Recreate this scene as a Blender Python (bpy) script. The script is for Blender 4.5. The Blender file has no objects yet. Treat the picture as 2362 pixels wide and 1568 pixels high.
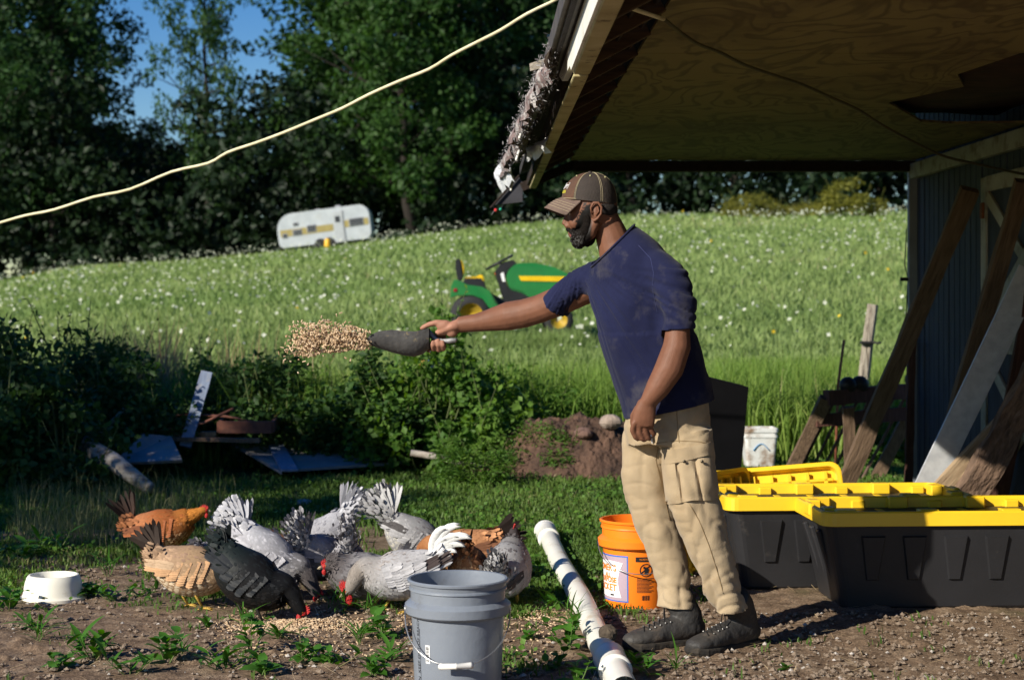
import bpy, bmesh, math, random
import numpy as np
from mathutils import Vector, Matrix, Euler, noise

R = math.radians
rng = np.random.default_rng(7)
random.seed(7)
scene = bpy.context.scene
C = scene.collection

# ------------------------------------------------------------------ camera, sky, sun, exposure
F = 3935.0      # focal length in units of the 2361-px-wide reading of the picture
CAMH = 1.25
cam_d = bpy.data.cameras.new('camera')
cam = bpy.data.objects.new('camera', cam_d); C.objects.link(cam)
cam.location = (0, 0, CAMH); cam.rotation_euler = (R(90), 0, 0)
cam_d.sensor_width = 36.0; cam_d.lens = F/2361*36.0
cam_d.shift_y = -85/2361
cam_d.clip_end = 2000; cam_d.clip_start = 0.05
cam_d.dof.use_dof = True; cam_d.dof.focus_distance = 6.25; cam_d.dof.aperture_fstop = 4.5
scene.camera = cam
SUN_EL, SUN_AZ = 27.5, 48.0
sd = Vector((math.cos(R(SUN_EL))*math.sin(R(SUN_AZ)), math.cos(R(SUN_EL))*math.cos(R(SUN_AZ)), -math.sin(R(SUN_EL))))
sun_d = bpy.data.lights.new('sun', 'SUN'); sun_d.energy = 5.0; sun_d.angle = R(0.53); sun_d.color = (1, .93, .80)
sun = bpy.data.objects.new('sun', sun_d); C.objects.link(sun)
sun.rotation_euler = sd.to_track_quat('-Z', 'Y').to_euler()
sun.location = (-6, -6, 8)
world = bpy.data.worlds.new('World'); scene.world = world; world.use_nodes = True
wn = world.node_tree; wn.nodes.clear()
sky = wn.nodes.new('ShaderNodeTexSky'); sky.sky_type = 'NISHITA'; sky.sun_disc = False
sky.sun_elevation = R(SUN_EL); sky.sun_rotation = R(180+SUN_AZ)
sky.air_density = 1.0; sky.dust_density = 0.1; sky.ozone_density = 3.0
wb = wn.nodes.new('ShaderNodeBackground'); wb.inputs[1].default_value = 0.075
wo = wn.nodes.new('ShaderNodeOutputWorld')
hsv = wn.nodes.new('ShaderNodeHueSaturation'); hsv.inputs['Saturation'].default_value = 1.45; hsv.inputs['Hue'].default_value = .515
wn.links.new(sky.outputs[0], hsv.inputs['Color']); wn.links.new(hsv.outputs[0], wb.inputs[0]); wn.links.new(wb.outputs[0], wo.inputs[0])
vs = scene.view_settings
vs.view_transform = 'Standard'; vs.look = 'None'; vs.exposure = 0.5; vs.gamma = 1; vs.use_curve_mapping = False
scene.cycles.max_bounces = 6; scene.cycles.diffuse_bounces = 3; scene.cycles.glossy_bounces = 2
scene.cycles.transmission_bounces = 3; scene.cycles.transparent_max_bounces = 4
scene.cycles.use_denoising = True
scene.cycles.sample_clamp_indirect = 4

# ------------------------------------------------------------------ mapping helpers
def W(u, v, Y):
    """point at depth Y that the picture shows at (u, v) of a 2361x1568 reading"""
    return Vector(((u-1180.5)*Y/F, Y, CAMH-(v-699)*Y/F))
def G(u, v):
    return W(u, v, CAMH*F/(v-699))

# ------------------------------------------------------------------ vector noise
def _hash(ix, iy, iz, seed):
    h = (ix.astype(np.int64)*374761393 + iy.astype(np.int64)*668265263 + iz.astype(np.int64)*2147483647 + seed*1013904223) & 0xffffffff
    h = ((h ^ (h >> 13))*1274126177) & 0xffffffff
    h = ((h ^ (h >> 16))*2246822519) & 0xffffffff
    return ((h ^ (h >> 15)) & 0xffffff)/float(0xffffff)
def vn(P, seed=0):
    P = np.asarray(P, dtype=float); f = np.floor(P); t = P-f; t = t*t*(3-2*t)
    ix, iy, iz = f[:, 0], f[:, 1], f[:, 2]
    r = 0
    for a in (0, 1):
        for b in (0, 1):
            for c in (0, 1):
                w = (t[:, 0] if a else 1-t[:, 0])*(t[:, 1] if b else 1-t[:, 1])*(t[:, 2] if c else 1-t[:, 2])
                r = r + w*_hash(ix+a, iy+b, iz+c, seed)
    return r
def fbm(P, oct=4, seed=0, gain=.5):
    P = np.asarray(P, dtype=float); s = 0; a = 1; n = 0
    for k in range(oct):
        s = s + a*vn(P*(2**k)+17.3*k, seed+k); n += a; a *= gain
    return s/n
def n2(x, y, sc, oct=3, seed=0):
    return fbm(np.stack([np.asarray(x, float)*sc, np.asarray(y, float)*sc, np.zeros_like(np.asarray(x, float))+.5], 1), oct, seed)
def sst(a, b, x):
    t = np.clip((x-a)/(b-a), 0, 1); return t*t*(3-2*t)

# ------------------------------------------------------------------ materials
def _new(name):
    m = bpy.data.materials.new(name); m.use_nodes = True
    nt = m.node_tree; nt.nodes.clear()
    return m, nt
def col4(c): return (c[0], c[1], c[2], 1)
def pm(name, c1, c2=None, rough=.7, scale=6, bump=0, bscale=40, metal=0, spec=.35, detail=6, stretch=(1, 1, 1), dirt=None, dscale=3, dlo=.5, dhi=.7, coat=0, bstretch=None, lo=.35, hi=.65, bdist=.01, sheen=0):
    m, nt = _new(name); N = nt.nodes.new; L = nt.links.new
    out = N('ShaderNodeOutputMaterial'); b = N('ShaderNodeBsdfPrincipled'); L(b.outputs[0], out.inputs[0])
    b.inputs['Roughness'].default_value = rough; b.inputs['Metallic'].default_value = metal
    b.inputs['Specular IOR Level'].default_value = spec; b.inputs['Coat Weight'].default_value = coat
    if sheen: b.inputs['Sheen Weight'].default_value = sheen
    tc = N('ShaderNodeTexCoord'); mp = N('ShaderNodeMapping'); L(tc.outputs['Object'], mp.inputs[0]); mp.inputs['Scale'].default_value = stretch
    c2 = c2 or tuple(x*.72 for x in c1)
    nz = N('ShaderNodeTexNoise'); nz.inputs['Scale'].default_value = scale; nz.inputs['Detail'].default_value = detail; nz.inputs['Roughness'].default_value = .6
    L(mp.outputs[0], nz.inputs[0])
    mr = N('ShaderNodeMapRange'); mr.inputs[1].default_value = lo; mr.inputs[2].default_value = hi; L(nz.outputs[0], mr.inputs[0])
    mx = N('ShaderNodeMix'); mx.data_type = 'RGBA'; L(mr.outputs[0], mx.inputs[0]); mx.inputs[6].default_value = col4(c1); mx.inputs[7].default_value = col4(c2)
    last = mx.outputs[2]
    if dirt:
        n3 = N('ShaderNodeTexNoise'); n3.inputs['Scale'].default_value = dscale; n3.inputs['Detail'].default_value = 8; n3.inputs['Roughness'].default_value = .65; L(tc.outputs['Object'], n3.inputs[0])
        r3 = N('ShaderNodeMapRange'); r3.inputs[1].default_value = dlo; r3.inputs[2].default_value = dhi; L(n3.outputs[0], r3.inputs[0])
        m3 = N('ShaderNodeMix'); m3.data_type = 'RGBA'; L(r3.outputs[0], m3.inputs[0]); L(last, m3.inputs[6]); m3.inputs[7].default_value = col4(dirt); last = m3.outputs[2]
        rr = N('ShaderNodeMapRange'); rr.inputs[3].default_value = rough; rr.inputs[4].default_value = .9; L(r3.outputs[0], rr.inputs[0]); L(rr.outputs[0], b.inputs['Roughness'])
    L(last, b.inputs['Base Color'])
    if bump:
        mp2 = N('ShaderNodeMapping'); L(tc.outputs['Object'], mp2.inputs[0]); mp2.inputs['Scale'].default_value = bstretch or stretch
        nb = N('ShaderNodeTexNoise'); nb.inputs['Scale'].default_value = bscale; nb.inputs['Detail'].default_value = 5; L(mp2.outputs[0], nb.inputs[0])
        bp = N('ShaderNodeBump'); bp.inputs['Strength'].default_value = bump; bp.inputs['Distance'].default_value = bdist; L(nb.outputs[0], bp.inputs['Height']); L(bp.outputs[0], b.inputs['Normal'])
    return m
def leafm(name, c1, c2, trans=.35, rough=.55, c3=None):
    """foliage: colour varies per leaf (face attribute rnd); part of the light goes through"""
    m, nt = _new(name); N = nt.nodes.new; L = nt.links.new
    out = N('ShaderNodeOutputMaterial'); at = N('ShaderNodeAttribute'); at.attribute_name = 'rnd'
    cr = N('ShaderNodeValToRGB'); L(at.outputs['Fac'], cr.inputs[0])
    cr.color_ramp.elements[0].color = col4(c1); cr.color_ramp.elements[1].color = col4(c2)
    if c3:
        e = cr.color_ramp.elements.new(.9); e.color = col4(c2); cr.color_ramp.elements[2].color = col4(c3)
    p = N('ShaderNodeBsdfPrincipled'); p.inputs['Roughness'].default_value = rough; p.inputs['Specular IOR Level'].default_value = .25
    L(cr.outputs[0], p.inputs['Base Color'])
    t = N('ShaderNodeBsdfTranslucent'); hs = N('ShaderNodeHueSaturation'); hs.inputs['Saturation'].default_value = 1.15; hs.inputs['Value'].default_value = 1.25
    hs.inputs['Hue'].default_value = .49
    L(cr.outputs[0], hs.inputs['Color']); L(hs.outputs[0], t.inputs[0])
    mx = N('ShaderNodeMixShader'); mx.inputs[0].default_value = trans; L(p.outputs[0], mx.inputs[1]); L(t.outputs[0], mx.inputs[2]); L(mx.outputs[0], out.inputs[0])
    return m
def vcolm(name, rough=.7, bump=.2, bscale=150, spec=.25, nvar=.25, nscale=60, sheen=0, stretch=(1, 1, 1)):
    """colour comes from the vertex attribute Col (fixed pigment of plumage, skin ...), varied by noise"""
    m, nt = _new(name); N = nt.nodes.new; L = nt.links.new
    out = N('ShaderNodeOutputMaterial'); b = N('ShaderNodeBsdfPrincipled'); L(b.outputs[0], out.inputs[0])
    b.inputs['Roughness'].default_value = rough; b.inputs['Specular IOR Level'].default_value = spec
    if sheen: b.inputs['Sheen Weight'].default_value = sheen
    at = N('ShaderNodeAttribute'); at.attribute_name = 'Col'
    tc = N('ShaderNodeTexCoord'); mp = N('ShaderNodeMapping'); mp.inputs['Scale'].default_value = stretch; L(tc.outputs['Object'], mp.inputs[0])
    nz = N('ShaderNodeTexNoise'); nz.inputs['Scale'].default_value = nscale; nz.inputs['Detail'].default_value = 4; L(mp.outputs[0], nz.inputs[0])
    mr = N('ShaderNodeMapRange'); mr.inputs[1].default_value = .3; mr.inputs[2].default_value = .7; mr.inputs[3].default_value = 1-nvar; mr.inputs[4].default_value = 1+nvar; L(nz.outputs[0], mr.inputs[0])
    vm = N('ShaderNodeVectorMath'); vm.operation = 'SCALE'; L(at.outputs['Color'], vm.inputs[0]); L(mr.outputs[0], vm.inputs['Scale'])
    L(vm.outputs[0], b.inputs['Base Color'])
    if bump:
        nb = N('ShaderNodeTexNoise'); nb.inputs['Scale'].default_value = bscale; nb.inputs['Detail'].default_value = 4; L(mp.outputs[0], nb.inputs[0])
        bp = N('ShaderNodeBump'); bp.inputs['Strength'].default_value = bump; bp.inputs['Distance'].default_value = .004; L(nb.outputs[0], bp.inputs['Height']); L(bp.outputs[0], b.inputs['Normal'])
    return m

# ------------------------------------------------------------------ mesh building
class MB:
    def __init__(s): s.V = []; s.F = {3: [], 4: []}; s.G = []; s.n = 0; s.rnd = {3: [], 4: []}; s.col = []; s.hascol = False; s.nrm = None
    def add(s, V, faces, rnd=None, col=None):
        V = np.asarray(V, float).reshape(-1, 3)
        if isinstance(faces, np.ndarray):
            k = faces.shape[1]; s.F[k].append(faces+s.n)
            s.rnd[k].append(np.full(len(faces), .5) if rnd is None else np.broadcast_to(rnd, (len(faces),)))
        else:
            for k in (3, 4):
                ff = [f for f in faces if len(f) == k]
                if ff:
                    s.F[k].append(np.array(ff)+s.n); s.rnd[k].append(np.full(len(ff), .5 if rnd is None else rnd))
            for f in faces:
                if len(f) > 4: s.G.append([i+s.n for i in f])
        s.V.append(V)
        if col is not None: s.hascol = True
        s.col.append(np.broadcast_to(np.array(col if col is not None else (.5, .5, .5), float), (len(V), 3)))
        s.n += len(V); return s
    def mesh(s, name, smooth=False, inv=None):
        V = np.concatenate(s.V) if s.V else np.zeros((0, 3))
        if inv is not None:
            M = np.array(inv); V = V@M[:3, :3].T+M[:3, 3]
        q = np.concatenate(s.F[4]) if s.F[4] else np.zeros((0, 4), int)
        t = np.concatenate(s.F[3]) if s.F[3] else np.zeros((0, 3), int)
        me = bpy.data.meshes.new(name)
        nl = len(q)*4+len(t)*3+sum(len(g) for g in s.G); npol = len(q)+len(t)+len(s.G)
        me.vertices.add(len(V)); me.vertices.foreach_set('co', V.astype(np.float32).ravel())
        me.loops.add(nl); me.polygons.add(npol)
        gl = np.array([i for g in s.G for i in g], int); gs = np.array([len(g) for g in s.G], int)
        me.loops.foreach_set('vertex_index', np.concatenate([q.ravel(), t.ravel(), gl]).astype(np.int32))
        tot = np.concatenate([np.full(len(q), 4), np.full(len(t), 3), gs]).astype(np.int32)
        st = np.concatenate([[0], np.cumsum(tot)[:-1]]).astype(np.int32) if npol else np.zeros(0, np.int32)
        me.polygons.foreach_set('loop_start', st)
        try: me.polygons.foreach_set('loop_total', tot)
        except Exception: pass
        me.update(calc_edges=True)
        rr = np.concatenate([np.concatenate(s.rnd[4]) if s.F[4] else np.zeros(0), np.concatenate(s.rnd[3]) if s.F[3] else np.zeros(0), np.full(len(gs), .5)])
        if npol:
            at = me.attributes.new('rnd', 'FLOAT', 'FACE'); at.data.foreach_set('value', rr.astype(np.float32))
            me.polygons.foreach_set('use_smooth', np.full(npol, bool(smooth)))
        if s.hascol:
            cc = np.concatenate(s.col); ca = me.color_attributes.new('Col', 'FLOAT_COLOR', 'POINT')
            ca.data.foreach_set('color', np.concatenate([cc, np.ones((len(cc), 1))], 1).astype(np.float32).ravel())
        if s.nrm is not None and len(s.nrm) == len(V):
            nn = np.asarray(s.nrm, float); nn = nn/(np.linalg.norm(nn, axis=1, keepdims=True)+1e-9); me.normals_split_custom_set_from_vertices([tuple(x) for x in nn])
        return me
    # --- shapes
    def box(s, c, size, rot=None, bev=0.0, rnd=None, col=None, taper=1.0):
        hx, hy, hz = [k/2 for k in size]; b = min(bev, hx*.9, hy*.9, hz*.9)
        pts = []
        if b > 0:
            for sx in (-1, 1):
                for sy in (-1, 1):
                    for sz in (-1, 1):
                        pts += [(sx*hx, sy*(hy-b), sz*(hz-b)), (sx*(hx-b), sy*hy, sz*(hz-b)), (sx*(hx-b), sy*(hy-b), sz*hz)]
            def I(sx, sy, sz, k): return (((sx > 0)*4+(sy > 0)*2+(sz > 0))*3)+k
            fs = []
            for sx in (-1, 1): fs.append([I(sx, -1, -1, 0), I(sx, 1, -1, 0), I(sx, 1, 1, 0), I(sx, -1, 1, 0)][::sx])
            for sy in (-1, 1): fs.append([I(-1, sy, -1, 1), I(1, sy, -1, 1), I(1, sy, 1, 1), I(-1, sy, 1, 1)][::-sy])
            for sz in (-1, 1): fs.append([I(-1, -1, sz, 2), I(1, -1, sz, 2), I(1, 1, sz, 2), I(-1, 1, sz, 2)][::sz])
            for sx in (-1, 1):
                for sy in (-1, 1): fs.append([I(sx, sy, -1, 0), I(sx, sy, 1, 0), I(sx, sy, 1, 1), I(sx, sy, -1, 1)][::-sx*sy])
                for sz in (-1, 1): fs.append([I(sx, -1, sz, 0), I(sx, 1, sz, 0), I(sx, 1, sz, 2), I(sx, -1, sz, 2)][::sx*sz])
            for sy in (-1, 1):
                for sz in (-1, 1): fs.append([I(-1, sy, sz, 1), I(1, sy, sz, 1), I(1, sy, sz, 2), I(-1, sy, sz, 2)][::-sy*sz])
            for sx in (-1, 1):
                for sy in (-1, 1):
                    for sz in (-1, 1): fs.append([I(sx, sy, sz, 0), I(sx, sy, sz, 1), I(sx, sy, sz, 2)][::sx*sy*sz])
        else:
            pts = [(x*hx, y*hy, z*hz) for x in (-1, 1) for y in (-1, 1) for z in (-1, 1)]
            fs = [[0, 1, 3, 2], [4, 6, 7, 5], [0, 4, 5, 1], [2, 3, 7, 6], [0, 2, 6, 4], [1, 5, 7, 3]]
        P = np.array(pts, float)
        if taper != 1.0:
            k = 1+(taper-1)*(.5-P[:, 2]/(2*hz)); P[:, 0] *= k; P[:, 1] *= k
        if rot is not None: P = P@np.array(Matrix(rot).to_3x3()).T
        P = P+np.array(c, float)
        return s.add(P, fs, rnd, col)
    def beam(s, p0, p1, w, h, up=(0, 0, 1), bev=.004, wob=0, rnd=None, seg=1, col=None):
        p0 = Vector(p0); p1 = Vector(p1); d = (p1-p0); L_ = d.length; z = d.normalized(); up = Vector(up)
        x = up.cross(z)
        if x.length < 1e-4: x = Vector((1, 0, 0)).cross(z)
        x.normalize(); y = z.cross(x)
        if wob or seg > 1:
            n = max(seg, 2); ring = [(-1, -1), (1, -1), (1, 1), (-1, 1)]; V = []
            for i in range(n+1):
                c = p0+d*(i/n)
                for a, b in ring:
                    V.append(c+x*(a*w/2+random.uniform(-wob, wob))+y*(b*h/2+random.uniform(-wob, wob)))
            fs = [[i*4+k, i*4+(k+1) % 4, (i+1)*4+(k+1) % 4, (i+1)*4+k] for i in range(n) for k in range(4)]+[[3, 2, 1, 0], [n*4, n*4+1, n*4+2, n*4+3]]
            return s.add([tuple(v) for v in V], fs, rnd, col)
        M = Matrix((x, y, z)).transposed()
        return s.box((p0+p1)/2, (w, h, L_), M, bev, rnd, col)
    def tube(s, pts, rad, n=8, cap=True, up=(0, 0, 1), rnd=None, col=None, closed=False, roll=0):
        """rad: number, list of numbers or list of (rx, ry); ring follows the path"""
        P = [Vector(p) for p in pts]; m = len(P)
        rad = [rad]*m if np.isscalar(rad) else list(rad)
        rad = [(r, r) if np.isscalar(r) else r for r in rad]
        V = []; x = None; cols = []
        for i in range(m):
            if closed: t = (P[(i+1) % m]-P[i-1])
            else: t = P[min(i+1, m-1)]-P[max(i-1, 0)]
            t.normalize()
            if x is None:
                x = Vector(up).cross(t)
                if x.length < 1e-3: x = Vector((1, .01, 0)).cross(t)
            x = x-t*x.dot(t); x.normalize(); y = t.cross(x)
            for k in range(n):
                a = 2*math.pi*k/n+roll; V.append(P[i]+x*(math.cos(a)*rad[i][0])+y*(math.sin(a)*rad[i][1]))
            if col is not None and not np.isscalar(col[0]): cols += [col[i]]*n
        idx = np.arange(m*n).reshape(m, n); fs = []
        rows = range(m if closed else m-1)
        for i in rows:
            a = idx[i]; b = idx[(i+1) % m]
            for k in range(n): fs.append([a[k], a[(k+1) % n], b[(k+1) % n], b[k]])
        if cap and not closed: fs += [list(idx[0][::-1]), list(idx[-1])]
        return s.add([tuple(v) for v in V], fs, rnd, cols if cols else col)
    def lathe(s, prof, c=(0, 0, 0), n=32, axis=None, rnd=None, col=None, a0=0, a1=2*math.pi, cap=False):
        full = abs(a1-a0-2*math.pi) < 1e-6; m = n if full else n+1
        V = [(r*math.cos(a0+(a1-a0)*k/n), r*math.sin(a0+(a1-a0)*k/n), z) for r, z in prof for k in range(m)]
        V = np.array(V)
        if axis is not None: V = V@np.array(Matrix(axis).to_3x3()).T
        V = V+np.array(c, float); fs = []
        for i in range(len(prof)-1):
            for k in range(n):
                k2 = (k+1) % m if full else k+1
                fs.append([i*m+k, i*m+k2, (i+1)*m+k2, (i+1)*m+k])
        if cap: fs += [list(range(m))[::-1], [(len(prof)-1)*m+k for k in range(m)]]
        return s.add(V, fs, rnd, col)
    def ball(s, c, r, n=10, m=7, rot=None, rnd=None, col=None):
        r = (r, r, r) if np.isscalar(r) else r; V = []; fs = []
        for i in range(m+1):
            t = math.pi*i/m
            for k in range(n):
                a = 2*math.pi*k/n; V.append((math.sin(t)*math.cos(a)*r[0], math.sin(t)*math.sin(a)*r[1], math.cos(t)*r[2]))
        for i in range(m):
            for k in range(n): fs.append([i*n+k, (i+1)*n+k, (i+1)*n+(k+1) % n, i*n+(k+1) % n])
        V = np.array(V)
        if rot is not None: V = V@np.array(Matrix(rot).to_3x3()).T
        return s.add(V+np.array(c, float), fs, rnd, col)

WM = {}
def link(name, me, mat, parent=None):
    o = bpy.data.objects.new(name, me); C.objects.link(o)
    if mat is not None and not me.materials: me.materials.append(mat)
    if parent is not None: o.parent = parent
    return o
def tag(o, label=None, cat=None, group=None, kind=None):
    if label: o['label'] = label
    if cat: o['category'] = cat
    if group: o['group'] = group
    if kind: o['kind'] = kind
    return o
def thing(name, label, cat, loc=(0, 0, 0), rz=0, group=None, rot=None):
    o = bpy.data.objects.new(name, None); C.objects.link(o); o.empty_display_size = .1
    o.location = loc; o.rotation_euler = rot or (0, 0, rz)
    M = Matrix.Translation(Vector(loc))@Euler(o.rotation_euler).to_matrix().to_4x4()
    WM[o.name] = M
    return tag(o, label, cat, group)
def part(name, mb, mat, parent=None, smooth=False, local=False, label=None):
    """mesh given in world coordinates (or the parent's own when local=True)"""
    inv = None
    if parent is not None and not local and parent.name in WM: inv = WM[parent.name].inverted()
    me = mb.mesh(name, smooth, inv) if isinstance(mb, MB) else mb
    o = link(name, me, mat, parent)
    if parent is not None: WM[o.name] = WM.get(parent.name, Matrix())
    if label: o['label'] = label
    return o
def sharp(o, ang=35):
    me = o.data
    try: me.set_sharp_from_angle(angle=R(ang))
    except Exception: pass
    return o
def kids(o, table=None):
    return [c for c in bpy.data.objects if c.parent == o]
def copy_tree(o, ch, loc, rz=0, sc=(1, 1, 1)):
    c = o.copy(); C.objects.link(c); c.location = loc; c.rotation_euler = (0, 0, rz); c.scale = sc
    out = []
    for k in ch:
        d = k.copy(); C.objects.link(d); d.parent = c; out.append(d)
    return c
# ------------------------------------------------------------------ terrain
_uc = np.array([-3000, -900, 0, 180, 400, 640, 870, 1200, 1450, 1660, 2100, 2500, 5000.])
_vc = np.array([760, 690, 652, 618, 606, 584, 553, 516, 497, 494, 487, 482, 470.])
def hill(X, Y):
    X = np.asarray(X, float); Y = np.asarray(Y, float)
    az = X/np.maximum(Y, 6.)
    u = 1180.5+F*az
    zc = CAMH+(699-np.interp(u, _uc, _vc))*95/F
    t = np.clip((Y-13.2)/(95-13.2), 0, None)
    t = np.where(t < .05, t*t/.1, t-.025)          # soft foot of the slope
    tt = np.minimum(t, .975)
    z = zc*tt+np.clip(Y-95, 0, 60)*-.012
    return z*1.0
def soilmask(X, Y):
    """1 where the yard is bare earth"""
    X = np.asarray(X, float); Y = np.asarray(Y, float)
    lim = 7.5+np.where(X > .5, .35, 0)+.5*np.exp(-((X+1.2)/.9)**2)*1.0
    n = n2(X, Y, 1.7, 4, 3); n_ = n2(X, Y, 6., 3, 9)
    s = sst(.9, -.9, (Y-lim)+ (n-.5)*5.2+(n_-.5)*2.2)
    s = np.maximum(s, sst(.54, .66, n2(X, Y, 1.3, 3, 21))*.85*sst(11.2, 9.0, Y))
    return np.clip(s, 0, 1)
def hgt(X, Y):
    X = np.asarray(X, float).ravel(); Y = np.asarray(Y, float).ravel()
    z = hill(X, Y)
    near = sst(11, 8.5, Y)*sst(3.5, 5.2, Y)
    z = z+near*((n2(X, Y, 2.2, 3, 5)-.5)*.035)
    return z
def hz(x, y): return float(hgt([x], [y])[0])
def build_ground():
    az_f = np.linspace(-.34, .34, 330)
    az = np.concatenate([-np.geomspace(4, .36, 22), az_f, np.geomspace(.36, 4, 22)])
    ys = np.concatenate([np.linspace(-40, 4.6, 18), np.arange(4.8, 8.8, .0155), np.arange(8.8, 14, .05), np.geomspace(14, 110, 120), np.geomspace(112, 900, 30)])
    A, YY = np.meshgrid(az, ys); XX = A*np.maximum(YY, 6.0)
    X = XX.ravel(); Y = YY.ravel(); Z = hgt(X, Y)
    sm = soilmask(X, Y)
    m = (Y > 4.7) & (Y < 9.5) & (np.abs(X) < 3)
    P = np.stack([X[m], Y[m], np.zeros(m.sum())], 1)
    clod = fbm(P*14+3, 4, 11, .6); cl2 = vn(P*38, 31); cl3 = vn(P*75, 33)
    lump = np.clip(clod-.5, 0, 1)*.075*sst(7.9, 6.6, P[:, 1])*(.35+.65*sst(.4, .6, vn(P*2.1, 77)))
    Zd = lump+np.abs(cl2-.5)*.012+(cl3-.5)*.005
    Z[m] += Zd*sm[m]
    ny, nx = A.shape
    idx = np.arange(ny*nx).reshape(ny, nx)
    q = np.stack([idx[:-1, :-1].ravel(), idx[:-1, 1:].ravel(), idx[1:, 1:].ravel(), idx[1:, :-1].ravel()], 1)
    mb = MB(); mb.add(np.stack([X, Y, Z], 1), q, col=np.stack([sm, np.zeros_like(sm), np.zeros_like(sm)], 1))
    m_, nt = _new('ground'); N = nt.nodes.new; L = nt.links.new
    out = N('ShaderNodeOutputMaterial'); b = N('ShaderNodeBsdfPrincipled'); L(b.outputs[0], out.inputs[0]); b.inputs['Roughness'].default_value = .95; b.inputs['Specular IOR Level'].default_value = .12
    tc = N('ShaderNodeTexCoord')
    def noi(sc, d=6, r=.6):
        n = N('ShaderNodeTexNoise'); n.inputs['Scale'].default_value = sc; n.inputs['Detail'].default_value = d; n.inputs['Roughness'].default_value = r; L(tc.outputs['Object'], n.inputs[0]); return n
    def ramp(src, stops):
        c = N('ShaderNodeValToRGB'); L(src, c.inputs[0]); e = c.color_ramp.elements
        while len(e) < len(stops): e.new(.5)
        for k, (p, cc) in enumerate(stops): e[k].position = p; e[k].color = col4(cc)
        return c.outputs[0]
    soil1 = ramp(noi(9, 9, .7).outputs[0], [(.30, (.10, .066, .044)), (.48, (.205, .142, .096)), (.60, (.29, .212, .148)), (.74, (.39, .31, .225))])
    soil2 = ramp(noi(120, 3).outputs[0], [(.35, (.55, .55, .55)), (.7, (1.25, 1.22, 1.18))])
    mu = N('ShaderNodeMix'); mu.data_type = 'RGBA'; mu.blend_type = 'MULTIPLY'; mu.inputs[0].default_value = 1; L(soil1, mu.inputs[6]); L(soil2, mu.inputs[7])
    turf = ramp(noi(2.2, 8).outputs[0], [(.35, (.030, .040, .014)), (.55, (.055, .075, .022)), (.7, (.085, .085, .035))])
    at = N('ShaderNodeAttribute'); at.attribute_name = 'Col'; sp = N('ShaderNodeSeparateColor'); L(at.outputs['Color'], sp.inputs[0])
    mx = N('ShaderNodeMix'); mx.data_type = 'RGBA'; L(sp.outputs[0], mx.inputs[0]); L(turf, mx.inputs[6]); L(mu.outputs[2], mx.inputs[7])
    # meadow beyond the yard
    g = N('ShaderNodeNewGeometry'); sx = N('ShaderNodeSeparateXYZ'); L(g.outputs['Position'], sx.inputs[0])
    mr = N('ShaderNodeMapRange'); L(sx.outputs[1], mr.inputs[0]); mr.inputs[1].default_value = 13; mr.inputs[2].default_value = 17
    mead = ramp(noi(.16, 8, .65).outputs[0], [(.33, (.125, .20, .055)), (.5, (.17, .25, .078)), (.62, (.215, .28, .10)), (.75, (.25, .27, .12))])
    m2 = N('ShaderNodeMix'); m2.data_type = 'RGBA'; L(mr.outputs[0], m2.inputs[0]); L(mx.outputs[2], m2.inputs[6]); L(mead, m2.inputs[7])
    L(m2.outputs[2], b.inputs['Base Color'])
    bp = N('ShaderNodeBump'); bp.inputs['Strength'].default_value = .6; bp.inputs['Distance'].default_value = .012
    L(noi(70, 6, .7).outputs[0], bp.inputs['Height']); L(bp.outputs[0], b.inputs['Normal'])
    o = link('ground', mb.mesh('ground', True), m_); tag(o, kind='structure')
build_ground()

# ------------------------------------------------------------------ foliage helpers
def quads(cent, size, normal=None, seed=0, aspect=1.0, tilt=1.0):
    """one leaf-shaped quad per centre: returns verts, faces"""
    n = len(cent); g = np.random.default_rng(seed)
    d = g.normal(size=(n, 3)); d[:, 2] *= tilt
    if normal is not None: d = d*.8+normal
    d /= np.linalg.norm(d, axis=1, keepdims=True)+1e-9
    a = g.normal(size=(n, 3)); a -= d*(a*d).sum(1, keepdims=True); a /= np.linalg.norm(a, axis=1, keepdims=True)+1e-9
    b = np.cross(d, a); s = (size if not np.isscalar(size) else np.full(n, size))[:, None]
    V = np.stack([cent-a*s*.55, cent+b*s*.32*aspect-a*s*.02+d*s*.06, cent+a*s*.55, cent-b*s*.32*aspect-a*s*.02+d*s*.06], 1).reshape(-1, 3)
    return V, np.arange(n*4).reshape(n, 4)
def clouds(centres, radii, per, size, seed=0, squash=.75, shell=.55):
    g = np.random.default_rng(seed); P = []; S = []; RN = []; NM = []
    for c, r in zip(centres, radii):
        m = int(per*r*r)+4
        d = g.normal(size=(m, 3)); d /= np.linalg.norm(d, axis=1, keepdims=True)
        rr = r*(shell+(1-shell)*g.random(m)**.6)*(.75+.5*vn(d*1.7+np.array(c)*3.1, seed))
        p = np.array(c)+d*rr[:, None]*np.array([1, 1, squash])
        P.append(p); S.append(size*(.6+.8*g.random(m))); NM.append(d)
        RN.append(np.clip(.5+.5*(g.random(m)-.5)+.55*(g.random()-.5), 0, 1))
    return np.concatenate(P), np.concatenate(S), np.concatenate(RN), np.concatenate(NM)

M_bark = pm('bark', (.030, .024, .020), (.014, .011, .009), rough=.95, scale=5, stretch=(6, 6, 1), bump=.8, bscale=6)
M_leaf_dark = leafm('leaves_dark', (.013, .038, .014), (.042, .095, .026), .34)
M_leaf_green = leafm('leaves_green', (.016, .050, .013), (.052, .116, .022), .38)
M_leaf_mid = leafm('leaves_mid', (.016, .048, .015), (.056, .122, .028), .36)
M_under = leafm('leaves_under', (.004, .011, .005), (.016, .036, .012), .2)

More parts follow.
